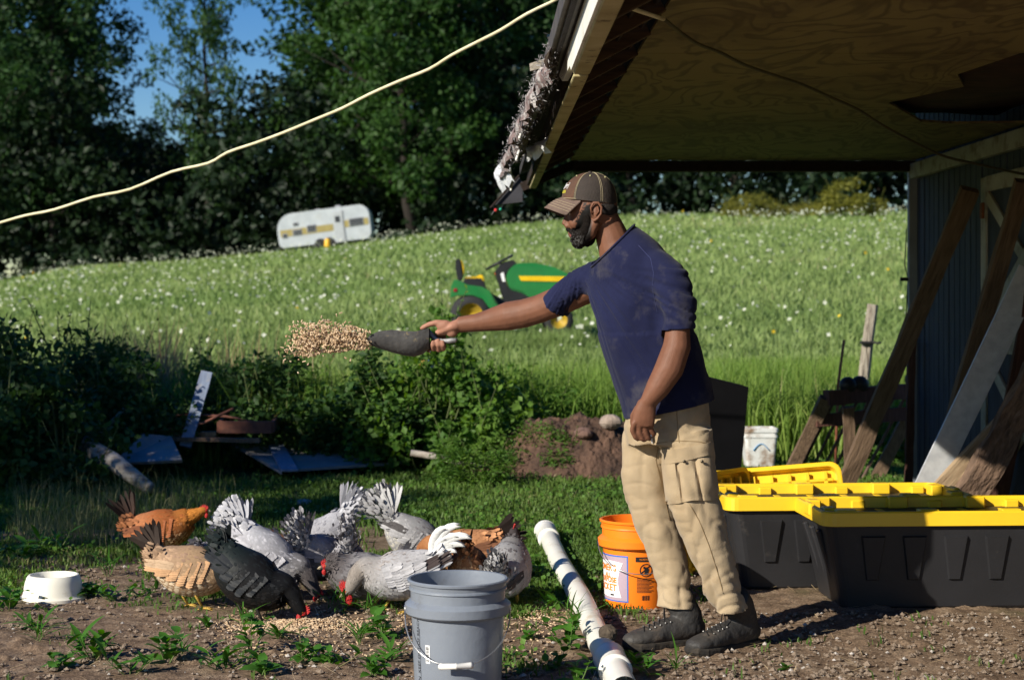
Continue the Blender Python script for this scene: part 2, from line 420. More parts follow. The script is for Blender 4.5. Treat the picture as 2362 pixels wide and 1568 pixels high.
def tree_mesh(seed, h=21, cr=4.6, lift=.18, leaf=.34, per=70, nl=34, gap=1.0):
    g = np.random.default_rng(seed); rs = random.Random(seed)
    tk = MB(); pts = []; r0 = h*.013+.06
    px = py = 0.0
    for i in range(9):
        t = i/8; pts.append((px, py, h*.93*t)); px += g.normal()*.18; py += g.normal()*.18
    tk.tube(pts, [r0*(1-.88*i/8)*(1.35 if i == 0 else 1) for i in range(9)], 8)
    cs = []; rs_ = []
    for k in range(nl):
        t = lift+(1-lift)*(k+.5*g.random())/nl
        zb = h*.93*t; i = min(int(t*8), 7); f = t*8-i
        b = np.array(pts[i])*(1-f)+np.array(pts[i+1])*f
        a = k*2.4+g.random()*.9
        env = math.sin(math.pi*min(1, (t-lift)/(1-lift)*.86+.16))**.7
        ln = cr*env*(.55+.55*g.random())
        e = b+np.array([math.cos(a)*ln, math.sin(a)*ln, ln*(.25+.35*g.random())])
        mid = (b+e)/2+np.array([0, 0, -.12*ln])
        rr = r0*(1-.85*t)*.42
        tk.tube([b, mid, e], [rr, rr*.6, rr*.2], 5, cap=False)
        for q in range(3):
            w = .5+.5*q/2
            c = b+(e-b)*w+g.normal(size=3)*.45*gap*np.array([1, 1, .8])
            cs.append(c); rs_.append((.75+.55*g.random())*(cr/4.6)*(.8+.25*env))
        ee = e+np.array([g.normal()*.8, g.normal()*.8, g.normal()*.6]); tk.tube([mid, ee], [rr*.5, rr*.15], 4, cap=False)
        cs.append(ee); rs_.append(.6+.4*g.random())
    cs.append(np.array(pts[-1])); rs_.append(1.1)
    P, S, RN, NM = clouds(cs, rs_, per, leaf, seed)
    V, q = quads(P, S, NM*.6+np.array([0, 0, .35]), seed)
    cw = MB(); cw.add(V, q, RN)
    return tk.mesh('trunk', True), cw.mesh('crown')
TREES = []; CROWNS = {}
specs = [(11, 23, 5.0, .20, .34, 60, 34, 'm'), (12, 22, 4.4, .16, .34, 55, 34, 'd'), (13, 21, 5.6, .12, .36, 62, 40, 'g'), (14, 24, 3.9, .22, .32, 50, 30, 'd'), (15, 19, 4.8, .10, .34, 60, 36, 'm')]
TM = {'m': M_leaf_mid, 'd': M_leaf_dark, 'g': M_leaf_green}
for sp in specs:
    t, c = tree_mesh(*sp[:7]); t.materials.append(M_bark); c.materials.append(TM[sp[7]]); TREES.append((t, c))
def put_tree(u, Y, var, sc, label, group, rz=0, mat=None, lean=0, sw=1.0):
    x = (u-1180.5)*Y/F; z = hz(x, Y)-.1
    o = thing('deciduous_tree', label, 'tree', (x, Y, z), rz, group)
    o.scale = (sc*sw, sc*sw, sc)
    t, c = TREES[var]
    if mat is not None:
        key = (var, mat.name)
        if key not in CROWNS: CROWNS[key] = c.copy(); CROWNS[key].materials.clear(); CROWNS[key].materials.append(mat)
        c = CROWNS[key]
    link('trunk', t, None, o); link('crown', c, None, o)
    return o
EDGE = 'trees along the edge of the woods'
front = [
 # u, Y, variant, scale, width, label
 (-70, 101, 1, 1.05, 1.1, 'dark green tree at the far left edge of the woods, cut by the frame'),
 (70, 106, 0, 1.12, 1.0, 'tall mid green tree second from the left in the tree line'),
 (130, 103, 1, 1.0, .9, 'tall dark tree above the start of the cream cord, left of the sky gap'),
 (205, 108, 3, 1.08, .95, 'slim dark tree whose crown edge meets the wide blue sky gap on its right'),
 (474, 104, 0, .98, .62, 'lone slender dark tree standing between two gaps of blue sky'),
 (385, 118, 4, .50, 1.3, 'low dark tree filling the base of the left sky gap'),
 (600, 116, 4, .42, 1.4, 'low dark tree below the right sky gap, left of the caravan'),
 (850, 104, 2, 1.12, .95, 'big bright green tree directly above the white caravan'),
 (960, 99, 2, .96, .95, 'broad sunlit green tree right of the caravan roof'),
 (1060, 106, 0, 1.08, 1.0, 'tall green tree between the bright broad tree and the shed eave'),
 (1150, 104, 1, 1.02, 1.0, 'dark tree with pale sky specks behind the torn shed eave'),
 (1230, 108, 4, 1.15, 1.0, 'dark tree partly hidden by the ragged eave of the shed'),
]
for k, (u, Y, vr, sc, sw, lb) in enumerate(front): put_tree(u, Y, vr, sc, lb, EDGE, k*1.3, sw=sw)
for k, (u, Y, vr, sc) in enumerate([(1350, 106, 1, .8), (1460, 104, 0, .8), (1570, 108, 4, .8), (1690, 104, 3, .8), (1800, 107, 1, .8), (1910, 104, 4, .8), (2030, 108, 0, .8), (2130, 105, 1, .8)]):
    lb = ['dark tree right behind the cap of the man', 'dark tree just right of the man\'s cap under the shed roof', 'dark tree left of the low round bush under the shed roof', 'dark tree directly behind the low round bush on the crest', 'dark tree between the two yellow green bushes on the crest', 'dark tree above the larger yellow green bush', 'dark tree right of the larger yellow green bush', 'dark tree at the right end of the tree line beside the shed corner'][k]
    put_tree(u, Y, vr, sc, lb, 'trees seen under the shed roof', k*2.1, mat=M_leaf_dark)
# low growth that keeps the gaps closed below
for k, (u, sc) in enumerate([(250, .62), (330, .52), (430, .5), (540, .44), (650, .46), (720, .66)]):
    put_tree(u, 122+k, [4, 0][k % 2], sc, 'low dark tree standing behind the front row below the sky gaps', 'low trees behind the sky gaps', k*.8, mat=M_leaf_dark, sw=1.4)
for k in range(20):
    u = -150+k*78+random.uniform(-20, 20)
    if 170 < u < 800: continue
    put_tree(u, 122+random.uniform(-4, 10), [0, 1, 3, 4][k % 4], random.uniform(.95, 1.1), 'tall dark tree in the back row of the woods', 'back row of trees in the woods', k*.9, mat=M_leaf_dark)
# dense undergrowth that closes the foot of the woods
def undergrowth():
    g = np.random.default_rng(5); cs = []; rs_ = []
    for k in range(1100):
        u = g.uniform(-260, 2500); Y = g.uniform(97.5, 124)
        x = (u-1180.5)*Y/F; top = 8.5+1.5*math.sin(u*.013)+1.2*math.sin(u*.041+2)
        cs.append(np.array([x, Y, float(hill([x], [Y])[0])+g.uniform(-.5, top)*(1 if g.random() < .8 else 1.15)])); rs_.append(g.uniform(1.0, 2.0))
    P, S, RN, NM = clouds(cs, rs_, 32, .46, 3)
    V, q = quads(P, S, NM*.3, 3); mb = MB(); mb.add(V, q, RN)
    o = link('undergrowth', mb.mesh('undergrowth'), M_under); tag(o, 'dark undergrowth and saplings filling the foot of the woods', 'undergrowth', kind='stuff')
undergrowth()
# a tall shade tree off the left edge throws the deep shadow over the left of the yard
for (x, y, s_) in [(-13.4, 4.2, .48), (-14.4, 2.7, .47), (-14.3, 6.4, .50), (-7.0, 5.1, .25), (-8.7, 5.9, .31)]:
    o = thing('deciduous_tree', 'yard tree out of view to the left that shades the brush', 'tree', (x, y, -.05), x, 'yard trees left of the picture'); o.scale = (s_, s_, s_)
    link('trunk', TREES[4][0], None, o); link('crown', TREES[4][1], None, o)

# ------------------------------------------------------------------ meadow on the slope
M_meadow = leafm('meadow_grass', (.14, .225, .06), (.28, .355, .125), .35, c3=(.38, .37, .18))
M_tall = leafm('tall_grass', (.12, .22, .035), (.28, .38, .085), .4, c3=(.30, .27, .12))
M_lawn = leafm('lawn_grass', (.050, .110, .018), (.14, .22, .048), .35, c3=(.24, .20, .10))
M_flower = leafm('white_flowers', (.42, .46, .32), (.68, .70, .58), .3)
M_yflower = leafm('yellow_flowers', (.65, .42, .02), (.8, .6, .05), .3)
def blades(X, Y, Z, h, w, per, seed, lean=.35, spread=.03):
    """tufts of bent three-point blades"""
    n = len(X); g = np.random.default_rng(seed)
    X = np.repeat(X, per); Y = np.repeat(Y, per); Z = np.repeat(Z, per); h = np.repeat(h, per); w = np.repeat(w, per); sp = np.repeat(np.broadcast_to(spread, (n,)), per)
    m = n*per; a = g.random(m)*2*np.pi; ln = lean*g.random(m)*1.4; h = h*(.55+.6*g.random(m))
    bx = X+g.normal(size=m)*sp; by = Y+g.normal(size=m)*sp
    dx = np.cos(a)*ln*h; dy = np.sin(a)*ln*h; wa = g.random(m)*np.pi; wx = np.cos(wa)*w*.5; wy = np.sin(wa)*w*.5
    V = np.stack([np.stack([bx-wx, by-wy, Z-.01], 1), np.stack([bx+wx, by+wy, Z-.01], 1),
                  np.stack([bx+dx*.35+wx*.8, by+dy*.35+wy*.8, Z+h*.6], 1), np.stack([bx+dx*.35-wx*.8, by+dy*.35-wy*.8, Z+h*.6], 1),
                  np.stack([bx+dx, by+dy, Z+h*(1-.25*ln)], 1)], 1).reshape(-1, 3)
    i = np.arange(m)*5
    q = np.stack([i, i+1, i+2, i+3], 1); t = np.stack([i+3, i+2, i+4], 1)
    return V, q, t
def field_points(n, y0, y1, seed, pw=1.0, u0=-250, u1=2450):
    g = np.random.default_rng(seed)
    # even cover as the camera sees it: sample 1/Y uniformly, then depth
    iy = g.uniform(1/y1**pw, 1/y0**pw, n); Y = iy**(-1/pw); u = g.uniform(u0, u1, n)
    X = (u-1180.5)*Y/F
    return X, Y, g
def meadow():
    X, Y, g = field_points(66000, 15, 100, 21, .6)
    Z = hill(X, Y); h = .10+.24*n2(X, Y, .25, 3, 8)+.0012*Y; w = .007+.0008*Y
    V, q, t = blades(X, Y, Z, h, w*1.2, 3, 22, .5, .05+.002*Y)
    base = np.clip(n2(X, Y, .12, 4, 14)*1.3-.15, 0, .95)
    rn = np.clip(np.repeat(base, 3)+g.normal(size=len(X)*3)*.16, 0, 1)
    mb = MB(); mb.add(V, q, rn); mb.F[3].append(t); mb.rnd[3].append(rn)
    o = link('meadow_grass', mb.mesh('meadow_grass'), M_meadow); tag(o, 'sunlit meadow grass covering the hillside', 'grass', kind='stuff')
    # taller tufts round the tractor
    g = np.random.default_rng(27); n = 1500; u = g.uniform(1010, 1345, n); Y = g.uniform(22.2, 23.1, n); X = (u-1180.5)*Y/F
    V, q, t = blades(X, Y, hill(X, Y), g.uniform(.22, .42, n), np.full(n, .016), 6, 28, .4, .08); rn = np.clip(.35+g.normal(size=n*6)*.2, 0, 1)
    mb = MB(); mb.add(V, q, rn); mb.F[3].append(t); mb.rnd[3].append(rn)
    o = link('meadow_grass', mb.mesh('meadow_grass'), M_meadow); tag(o, 'taller meadow grass hiding the wheels of the tractor', 'grass', kind='stuff')
    # flat white umbels
    X, Y, g = field_points(30000, 19, 99, 31, .45)
    keep = g.random(len(X)) < np.clip((n2(X, Y, .10, 3, 41)-.36)*3.0, .05, 1)*(.16+.84*sst(35, 88, Y))
    X, Y = X[keep], Y[keep]; Z = hill(X, Y)+.35+.35*g.random(len(X)); s = (.010+.019*g.random(len(X)))*(1+.012*Y)
    V, q = quads(np.stack([X, Y, Z], 1), s*2.0, np.array([-.3, -.9, 1.2]), 33, 1.6)
    mb = MB(); mb.add(V, q, g.random(len(X)))
    o = link('wild_flowers', mb.mesh('wild_flowers'), M_flower); tag(o, 'white umbel flowers dotted over the meadow', 'flowers', kind='stuff')
    X, Y, g = field_points(30, 20, 96, 35, .35); Z = hill(X, Y)+.4
    V, q = quads(np.stack([X, Y, Z], 1), .035+.0008*Y, np.array([-.3, -.9, .6]), 36, 1.6)
    mb = MB(); mb.add(V, q, g.random(len(X))); o = link('wild_flowers', mb.mesh('wild_flowers'), M_yflower); tag(o, 'few small yellow flowers among the white ones on the meadow', 'flowers', kind='stuff')
meadow()
def tall_grass():
    g = np.random.default_rng(51); n = 5200
    u = g.uniform(180, 2180, n); Y = g.uniform(13.6, 21, n); X = (u-1180.5)*Y/F; Z = hill(X, Y)
    h = (.22+.38*n2(X, Y, .7, 3, 52))*(sst(24, 15, Y)*.75+.25)
    V, q, t = blades(X, Y, Z, h, np.full(n, .014), 9, 53, .45, .11)
    base = np.clip(n2(X, Y, .55, 3, 54)*1.5-.3, 0, .93); rn = np.clip(np.repeat(base, 9)+g.normal(size=n*9)*.15, 0, 1)
    mb = MB(); mb.add(V, q, rn); mb.F[3].append(t); mb.rnd[3].append(rn)
    o = link('tall_grass', mb.mesh('tall_grass'), M_tall); tag(o, 'tall bright grass at the foot of the slope behind the yard', 'grass', kind='stuff')
tall_grass()
def loose_weeds():
    g = np.random.default_rng(56); n = 3000; u = np.concatenate([g.uniform(330, 1010, 1000), g.uniform(1150, 2120, 2000)]); Y = np.where(u < 1100, g.uniform(13.0, 15.0, n), g.uniform(13.4, 16, n)); X = (u-1180.5)*Y/F; Z = hill(X, Y)
    V, q, t = blades(X, Y, Z, .50+.42*n2(X, Y, 1.1, 3, 57), np.full(n, .013), 6, 58, .5, .08); base = np.clip(n2(X, Y, .8, 3, 59)*1.5-.3, 0, .95); rn = np.clip(np.repeat(base, 6)+g.normal(size=n*6)*.2, 0, 1)
    mb = MB(); mb.add(V, q, rn); mb.F[3].append(t); mb.rnd[3].append(rn)
    o = link('loose_weeds', mb.mesh('loose_weeds'), M_tall); tag(o, 'tall loose yellow-green weeds and grass mixed into the brush', 'weeds', kind='stuff')
loose_weeds()
def yard_grass():
    g = np.random.default_rng(61); n = 30000
    iy = g.uniform(1/13.8**1.3, 1/5.3**1.3, n); Y = iy**(-1/1.3); u = g.uniform(-80, 2450, n); X = (u-1180.5)*Y/F
    sm = soilmask(X, Y); dens = np.clip(1.02-sm, 0, 1)**1.4
    keep = g.random(n) < np.where(Y < 7.4, dens*.9, dens)
    keep &= ~((X > .95) & (Y > 6.7) & (Y < 8.2))       # under the totes
    vv = 699+CAMH*F/Y; keep &= ~((u > 500) & (u < 930) & (vv > 1030) & (vv < 1100))   # under the sheets
    X, Y = X[keep], Y[keep]; n = len(X); Z = hgt(X, Y)
    h = (.022+.05*n2(X, Y, 1.3, 3, 62))*(.8+.10*np.clip(Y-7, 0, 5))
    V, q, t = blades(X, Y, Z, h, .0042+.0006*Y, 6, 63, .9, .03)
    base = np.clip(n2(X, Y, .9, 3, 64)*1.6-.38, 0, .95); rn = np.clip(np.repeat(base, 6)+g.normal(size=n*6)*.16, 0, 1)
    mb = MB(); mb.add(V, q, rn); mb.F[3].append(t); mb.rnd[3].append(rn)
    o = link('yard_grass', mb.mesh('yard_grass'), M_lawn); tag(o, 'short trampled grass and weeds over the yard', 'grass', kind='stuff')
    # low clover-like leaves between the blades
    n = 26000; iy = g.uniform(1/13.6**1.2, 1/5.6**1.2, n); Y = iy**(-1/1.2); u = g.uniform(-80, 2300, n); X = (u-1180.5)*Y/F
    cl = n2(X, Y, 1.4, 3, 71); keep = (g.random(n) < np.clip((cl-.36)*4, 0, 1)*np.clip(1-soilmask(X, Y), 0, 1))&~((X > .95) & (Y > 6.7) & (Y < 8.2))
    X, Y = X[keep], Y[keep]; n = len(X); Z = hgt(X, Y)+.01+.05*g.random(n)
    V, q = quads(np.stack([X, Y, Z], 1), .014+.016*g.random(n), np.array([-.2, -.4, 1.4]), 72, 1.5)
    mb = MB(); mb.add(V, q, g.random(n)); o = link('ground_cover', mb.mesh('ground_cover'), leafm('clover', (.045, .12, .016), (.12, .24, .035), .4)); tag(o, 'low broad-leaved ground cover among the yard grass', 'ground cover', kind='stuff')
yard_grass()
# ------------------------------------------------------------------ shed (lean-to roof over the right side)
KX = -.0179
def S(xr, Y, z): return Vector((xr+KX*Y, Y, z))
YF, YN, XW = 11.5, 1.8, 2.92
def plywood():
    m, nt = _new('plywood'); N = nt.nodes.new; L = nt.links.new
    out = N('ShaderNodeOutputMaterial'); b = N('ShaderNodeBsdfPrincipled'); L(b.outputs[0], out.inputs[0]); b.inputs['Roughness'].default_value = .75
    tc = N('ShaderNodeTexCoord'); mp = N('ShaderNodeMapping'); L(tc.outputs['Object'], mp.inputs[0]); mp.inputs['Scale'].default_value = (1.3, .55, 1)
    nz = N('ShaderNodeTexNoise'); nz.inputs['Scale'].default_value = 2.2; nz.inputs['Detail'].default_value = 3; nz.inputs['Roughness'].default_value = .45; nz.inputs['Distortion'].default_value = .7; L(mp.outputs[0], nz.inputs[0])
    mm = N('ShaderNodeMath'); mm.operation = 'MULTIPLY'; mm.inputs[1].default_value = 55; L(nz.outputs[0], mm.inputs[0])
    sn = N('ShaderNodeMath'); sn.operation = 'SINE'; L(mm.outputs[0], sn.inputs[0])
    cr = N('ShaderNodeValToRGB'); mr = N('ShaderNodeMapRange'); mr.inputs[1].default_value = -1; mr.inputs[2].default_value = 1; L(sn.outputs[0], mr.inputs[0]); L(mr.outputs[0], cr.inputs[0])
    e = cr.color_ramp.elements; e[0].position = 0; e[0].color = (.095, .066, .020, 1); e[1].position = .45; e[1].color = (.185, .145, .048, 1)
    n2_ = N('ShaderNodeTexNoise'); n2_.inputs['Scale'].default_value = 1.3; n2_.inputs['Detail'].default_value = 8; n2_.inputs['Roughness'].default_value = .7; L(tc.outputs['Object'], n2_.inputs[0])
    r2 = N('ShaderNodeMapRange'); r2.inputs[1].default_value = .5; r2.inputs[2].default_value = .68; r2.inputs[4].default_value = .75; L(n2_.outputs[0], r2.inputs[0])
    mx = N('ShaderNodeMix'); mx.data_type = 'RGBA'; L(r2.outputs[0], mx.inputs[0]); L(cr.outputs[0], mx.inputs[6]); mx.inputs[7].default_value = (.06, .025, .01, 1)
    L(mx.outputs[2], b.inputs['Base Color'])
    return m
M_ply = plywood()
M_dkwood = pm('dark_wood', (.028, .017, .012), (.014, .009, .007), rough=.9, scale=5, stretch=(8, 1, 8), bump=.5, bscale=12)
M_rafter = pm('rafter_wood', (.07, .040, .018), (.03, .016, .009), rough=.85, scale=4, stretch=(1, 8, 8), bump=.3, bscale=14)
M_whitep = pm('white_paint', (.80, .80, .76), (.68, .67, .60), rough=.6, scale=3, dirt=(.25, .21, .14), dscale=7, dlo=.6, dhi=.72, bump=.2, bscale=50)
M_cream = pm('aged_trim', (.50, .44, .24), (.34, .28, .13), rough=.7, scale=5, dirt=(.07, .05, .03), dscale=11, dlo=.56, dhi=.66)
M_shingle = pm('roofing', (.05, .045, .045), (.03, .027, .027), rough=.95, scale=30, bump=.6, bscale=50)
M_siding = pm('siding', (.045, .053, .078), (.024, .029, .046), rough=.75, scale=3, stretch=(6, 6, 1), bump=.4, bscale=20)
M_trimw = pm('door_trim', (.42, .41, .36), (.30, .28, .22), rough=.7, scale=4, dirt=(.12, .08, .04), dscale=5)
shed = thing('shed', 'weathered shed with plywood-lined roof overhang and blue-grey plank wall', 'shed', S(2.9, 8, 0))
def slab(p, up):      # polygon p (list of points) thickened along up
    P = [Vector(q) for q in p]; n = len(P); V = P+[q+Vector(up) for q in P]
    mb = MB(); mb.add([tuple(v) for v in V], [list(range(n))[::-1], [n+i for i in range(n)]]+[[i, (i+1) % n, n+(i+1) % n, n+i] for i in range(n)]); return mb
# plywood sheets under the roof; the one towards the wall has rotted away
joints = [1.8, 4.1, 6.5, 8.94, 11.38]
for k in range(4):
    y0, y1 = joints[k]+.004, joints[k+1]-.004
    x1 = XW-.03
    if k == 2:
        pts = [S(.594, y0, 2.2), S(2.05, y0, 2.2), S(1.98, 7.1, 2.2), S(2.12, 7.5, 2.2), S(1.93, 8.1, 2.2), S(2.3, y1, 2.2), S(.594, y1, 2.2)]
    elif k == 1:
        pts = [S(.594, y0, 2.2), S(x1, y0, 2.2), S(x1, 5.9, 2.2), S(2.6, 6.2, 2.2), S(2.3, 6.35, 2.2), S(2.05, y1, 2.2), S(.594, y1, 2.2)]
    elif k == 3:
        pts = [S(.594, y0, 2.2), S(2.3, y0, 2.2), S(2.5, 9.05, 2.2), S(x1, 9.0, 2.2), S(x1, y1, 2.2), S(.594, y1, 2.2)]
    else: pts = [S(.594, y0, 2.2), S(x1, y0, 2.2), S(x1, y1, 2.2), S(.594, y1, 2.2)]
    part('plywood_sheet', slab(pts, (0, 0, .012)), M_ply, shed)
# sagging dark lining in the rotten place
mb = MB(); nx, ny = 14, 16; V = []
for j in range(ny):
    for i in range(nx):
        x = 1.6+(2.90-1.6)*i/(nx-1); y = 5.4+(9.6-5.4)*j/(ny-1)
        sag = math.sin(math.pi*i/(nx-1))*math.sin(math.pi*j/(ny-1))
        V.append(tuple(S(x, y, 2.30-.09*sag+.02*float(vn([[x*5, y*5, 0]])[0]))))
idx = np.arange(nx*ny).reshape(ny, nx); q = np.stack([idx[:-1, :-1].ravel(), idx[1:, :-1].ravel(), idx[1:, 1:].ravel(), idx[:-1, 1:].ravel()], 1)
mb.add(V, q); part('rotten_lining', mb, pm('rot', (.045, .018, .012), (.015, .007, .006), rough=.95, scale=7, bump=.5, bscale=15), shed, True)
# roof deck and roofing
def roofz(xr): return 2.13+(xr-.28)*.42
part('roof', slab([S(.26, YN, roofz(.26)), S(3.6, YN, roofz(3.6)), S(3.6, YF+.1, roofz(3.6)), S(.26, YF+.1, roofz(.26))], (0, 0, .05)), M_shingle, shed)
for k in range(20):
    y = 2.1+k*.49
    if y > YF-.1: break
    mb = MB(); mb.beam(S(.355, y, 2.10), S(.585, y, 2.222), .03, .06, up=(0, 0, 1), bev=.003); part('rafter', mb, M_rafter, shed)
for k in range(3):
    mb = MB(); x = .38+k*.085; mb.beam(S(x, YN, 2.16+k*.046), S(x, YF, 2.16+k*.046), .078, .016, up=(1, 0, .5), bev=.002); part('soffit_board', mb, M_dkwood, shed)
def strip(p0, p1, w, h, up=(0, 0, 1)):
    mb = MB(); mb.beam(p0, p1, w, h, up=up, bev=.003); return mb
part('fascia_board', slab([S(.300, YN, 2.03), S(.300, 5.72, 2.03), S(.300, 5.80, 2.055), S(.300, 6.35, 2.075), S(.300, 6.6, 2.13), S(.300, YN, 2.13)], (.022, 0, 0)), M_whitep, shed)
part('fascia_board', slab([S(.306, 6.62, 2.04), S(.306, YF, 2.04), S(.306, YF, 2.12), S(.306, 6.62, 2.12)], (.02, 0, 0)), M_dkwood, shed, label='bare dark fascia board with its paint gone')
part('soffit_trim', strip(S(.338, YN, 2.028), S(.338, 5.76, 2.028), .055, .014), M_cream, shed)
part('soffit_trim', strip(S(.338, 5.80, 2.024), S(.338, 8.6, 2.024), .05, .014), M_cream, shed)
part('soffit_trim', strip(S(.345, 8.65, 2.024), S(.345, 11.45, 2.024), .045, .014), M_cream, shed)
part('drip_edge', strip(S(.275, YN, 2.165), S(.262, 8.2, 2.165), .05, .07), pm('drip', (.10, .085, .075), (.05, .042, .04), rough=.6, scale=12), shed)
part('end_beam', strip(S(.62, YF-.05, 2.165), S(XW+.02, YF-.05, 2.165), .09, .07, (0, 0, 1)), M_dkwood, shed)
part('rake_board', strip(S(.27, YF+.03, 2.03), S(.66, YF+.03, 2.20), .03, .06), M_dkwood, shed)
# wall of planks along the right
y = 5.0; k = 0
while y < YF-.02:
    w = min(.118, YF-y); mb = MB(); a = S(XW+.012+random.uniform(-.002, .002), y+w/2, 0)
    mb.box((a.x, a.y, 1.52), (.022, w-.008, 3.18), None, .003); part('wall_plank', mb, M_siding, shed); y += w
part('corner_post', strip(S(XW-.02, YF-.04, -.05), S(XW-.02, YF-.04, 2.19), .07, .05, (0, 1, 0)), pm('corner_paint', (.30, .33, .38), (.2, .22, .26), rough=.6, scale=4), shed)
part('wall_plate', strip(S(XW-.035, 5, 2.13), S(XW-.035, YF-.09, 2.13), .045, .10), M_trimw, shed)
wire_m = pm('black_wire', (.02, .02, .02), rough=.5)
mb = MB(); mb.tube([S(XW-.06, YF-.02, 1.75), S(XW-.075, YF-.03, 1.5), S(XW-.05, YF-.02, 1.42), S(XW-.07, YF-.03, 1.1), S(XW-.055, YF-.02, .75)], .004, 5); mb.box(S(XW-.085, YF-.05, 1.41), (.05, .03, .025)); mb.box(S(XW-.085, YF-.05, .95), (.04, .03, .02)); part('wall_cable', mb, wire_m, shed)
# barn door with white frame and cross braces
door = part('door', slab([S(XW-.004, 8.3, .05), S(XW-.004, 9.86, .05), S(XW-.004, 9.86, 1.98), S(XW-.004, 8.3, 1.98)], (-.02, 0, 0)), M_siding, shed)
def db(y0, z0, y1, z1, w=.085, off=.028):
    mb = MB(); mb.beam(S(XW-off, y0, z0), S(XW-off, y1, z1), w, .018, up=(-1, 0, 0), bev=.003); part('door_brace', mb, M_trimw, door)
db(9.81, .06, 9.81, 1.97, .10); db(8.34, .06, 8.34, 1.97, .09); db(9.76, 1.93, 8.39, 1.93, .09); db(9.76, 1.03, 8.39, 1.03, .12); db(9.76, .10, 8.39, .10)
db(9.74, 1.86, 8.42, 1.12, .075, .031); db(9.74, 1.12, 8.42, 1.86, .075, .034); db(9.74, .18, 8.42, .95, .075, .031); db(9.74, .95, 8.42, .18, .075, .034)
mb = MB(); mb.box(S(XW-.046, 9.80, 1.78), (.012, .05, .09)); part('door_hinge', mb, pm('rust', (.30, .10, .03), (.12, .04, .02), rough=.8, scale=30), door)
mb = MB(); mb.beam(S(XW-.14, 8.6, 2.12), S(XW-.10, 8.6, 1.98), .05, .04); mb.beam(S(XW-.06, 8.62, 2.12), S(XW-.10, 8.6, 1.98), .04, .03); part('door_roller', mb, M_dkwood, shed)
# torn lining and insulation hanging along the eave: membrane strips, fluff and a loose white sheet
M_membr = pm('torn_membrane', (.25, .18, .17), (.12, .085, .08), rough=.8, scale=16, bump=.7, bscale=30, dirt=(.45, .42, .40), dscale=9, dlo=.52, dhi=.6)
M_fluff = leafm('fluff', (.16, .15, .15), (.46, .45, .44), .2, .9)
M_sheet = pm('loose_sheet', (.74, .76, .78), (.55, .57, .60), rough=.6, scale=9, bump=.4, bscale=22, dirt=(.3, .29, .28), dscale=12, dlo=.6, dhi=.75)
def rag(y0, y1, zt, zb, seed, out0=.02, out1=.16, ny=40, nz=9, rag_=.07):
    g = np.random.default_rng(seed); V = []; keep = []
    for j in range(nz):
        for i in range(ny):
            y = y0+(y1-y0)*i/(ny-1); t = j/(nz-1); cut = 1-rag_*6*abs(float(fbm([[y*3.3+seed, seed, 0]], 4)[0])-.42)
            z = zt+(zb-zt)*t*max(.25, cut)
            x = .285-out0-(out1-out0)*math.sin(t*1.9)-.045*(float(fbm([[y*6, z*9, seed]], 3)[0])-.5)*2*(.2+t)
            V.append(tuple(S(x, y, z)))
    idx = np.arange(nz*ny).reshape(nz, ny); q = np.stack([idx[:-1, :-1].ravel(), idx[1:, :-1].ravel(), idx[1:, 1:].ravel(), idx[:-1, 1:].ravel()], 1)
    q = q[g.random(len(q)) > .06]
    mb = MB(); mb.add(V, q); return mb, np.array(V)
torn = thing('torn_insulation', 'torn grey and brown insulation hanging in rags from the shed eave', 'insulation', S(.25, 8, 2.1))
allP = []
for (y0, y1, zt, zb, sd_, o1) in [(5.9, 7.0, 2.19, 2.04, 1, .06), (6.6, 8.0, 2.18, 2.01, 2, .10), (7.6, 9.2, 2.17, 1.99, 3, .13), (8.8, 10.2, 2.15, 1.97, 4, .15)]:
    mb, V = rag(y0, y1, zt, zb, sd_, .01, o1); part('membrane_strip', mb, M_membr, torn, True); allP.append(V)
allP = np.concatenate(allP)
g_ = np.random.default_rng(9); pk = allP[g_.integers(0, len(allP), 3800)]+g_.normal(size=(3800, 3))*np.array([.014, .04, .018])
V, q = quads(pk, .007+.015*g_.random(3800), None, 10, .45); mb = MB(); mb.add(V, q, g_.random(3800)); o = part('fibre_fluff', mb, M_fluff, torn); o['kind'] = 'stuff'
for (ya, yb, zt, zb, x0) in [(8.0, 8.7, 2.04, 1.97, .235), (9.6, 10.5, 2.10, 1.93, .10)]:
    mb = MB(); V = []
    for j in range(7):
        for i in range(9):
            y = ya+(yb-ya)*i/8; t = j/6; z = zt+(zb-zt)*t+.02*math.sin(y*17)*t; x = x0-.02*math.sin(t*3)+.03*(i/8-.5)*t+.012*math.sin(y*23+j)
            V.append(tuple(S(x+ .10*(1-i/8), y, z)))
    idx = np.arange(63).reshape(7, 9); q = np.stack([idx[:-1, :-1].ravel(), idx[1:, :-1].ravel(), idx[1:, 1:].ravel(), idx[:-1, 1:].ravel()], 1)
    mb.add(V, q); part('loose_sheet', mb, M_sheet, torn, True)
mb = MB(); mb.beam(S(.27, 6.3, 2.14), S(.19, 6.35, 2.125), .04, .03, up=(0, 0, 1), wob=.003); part('broken_batten', mb, pm('grey_wood', (.30, .27, .22), (.16, .14, .11), rough=.9, scale=20, stretch=(1, 6, 6), bump=.5), torn)
for (y_, z_, l) in [(8.4, 1.95, .05), (9.9, 1.90, .09), (7.7, 1.99, .045)]: mb = MB(); mb.beam(S(.17, y_, z_), S(.185, y_, z_+l), .012, .012); part('pale_sliver', mb, M_whitep, torn)
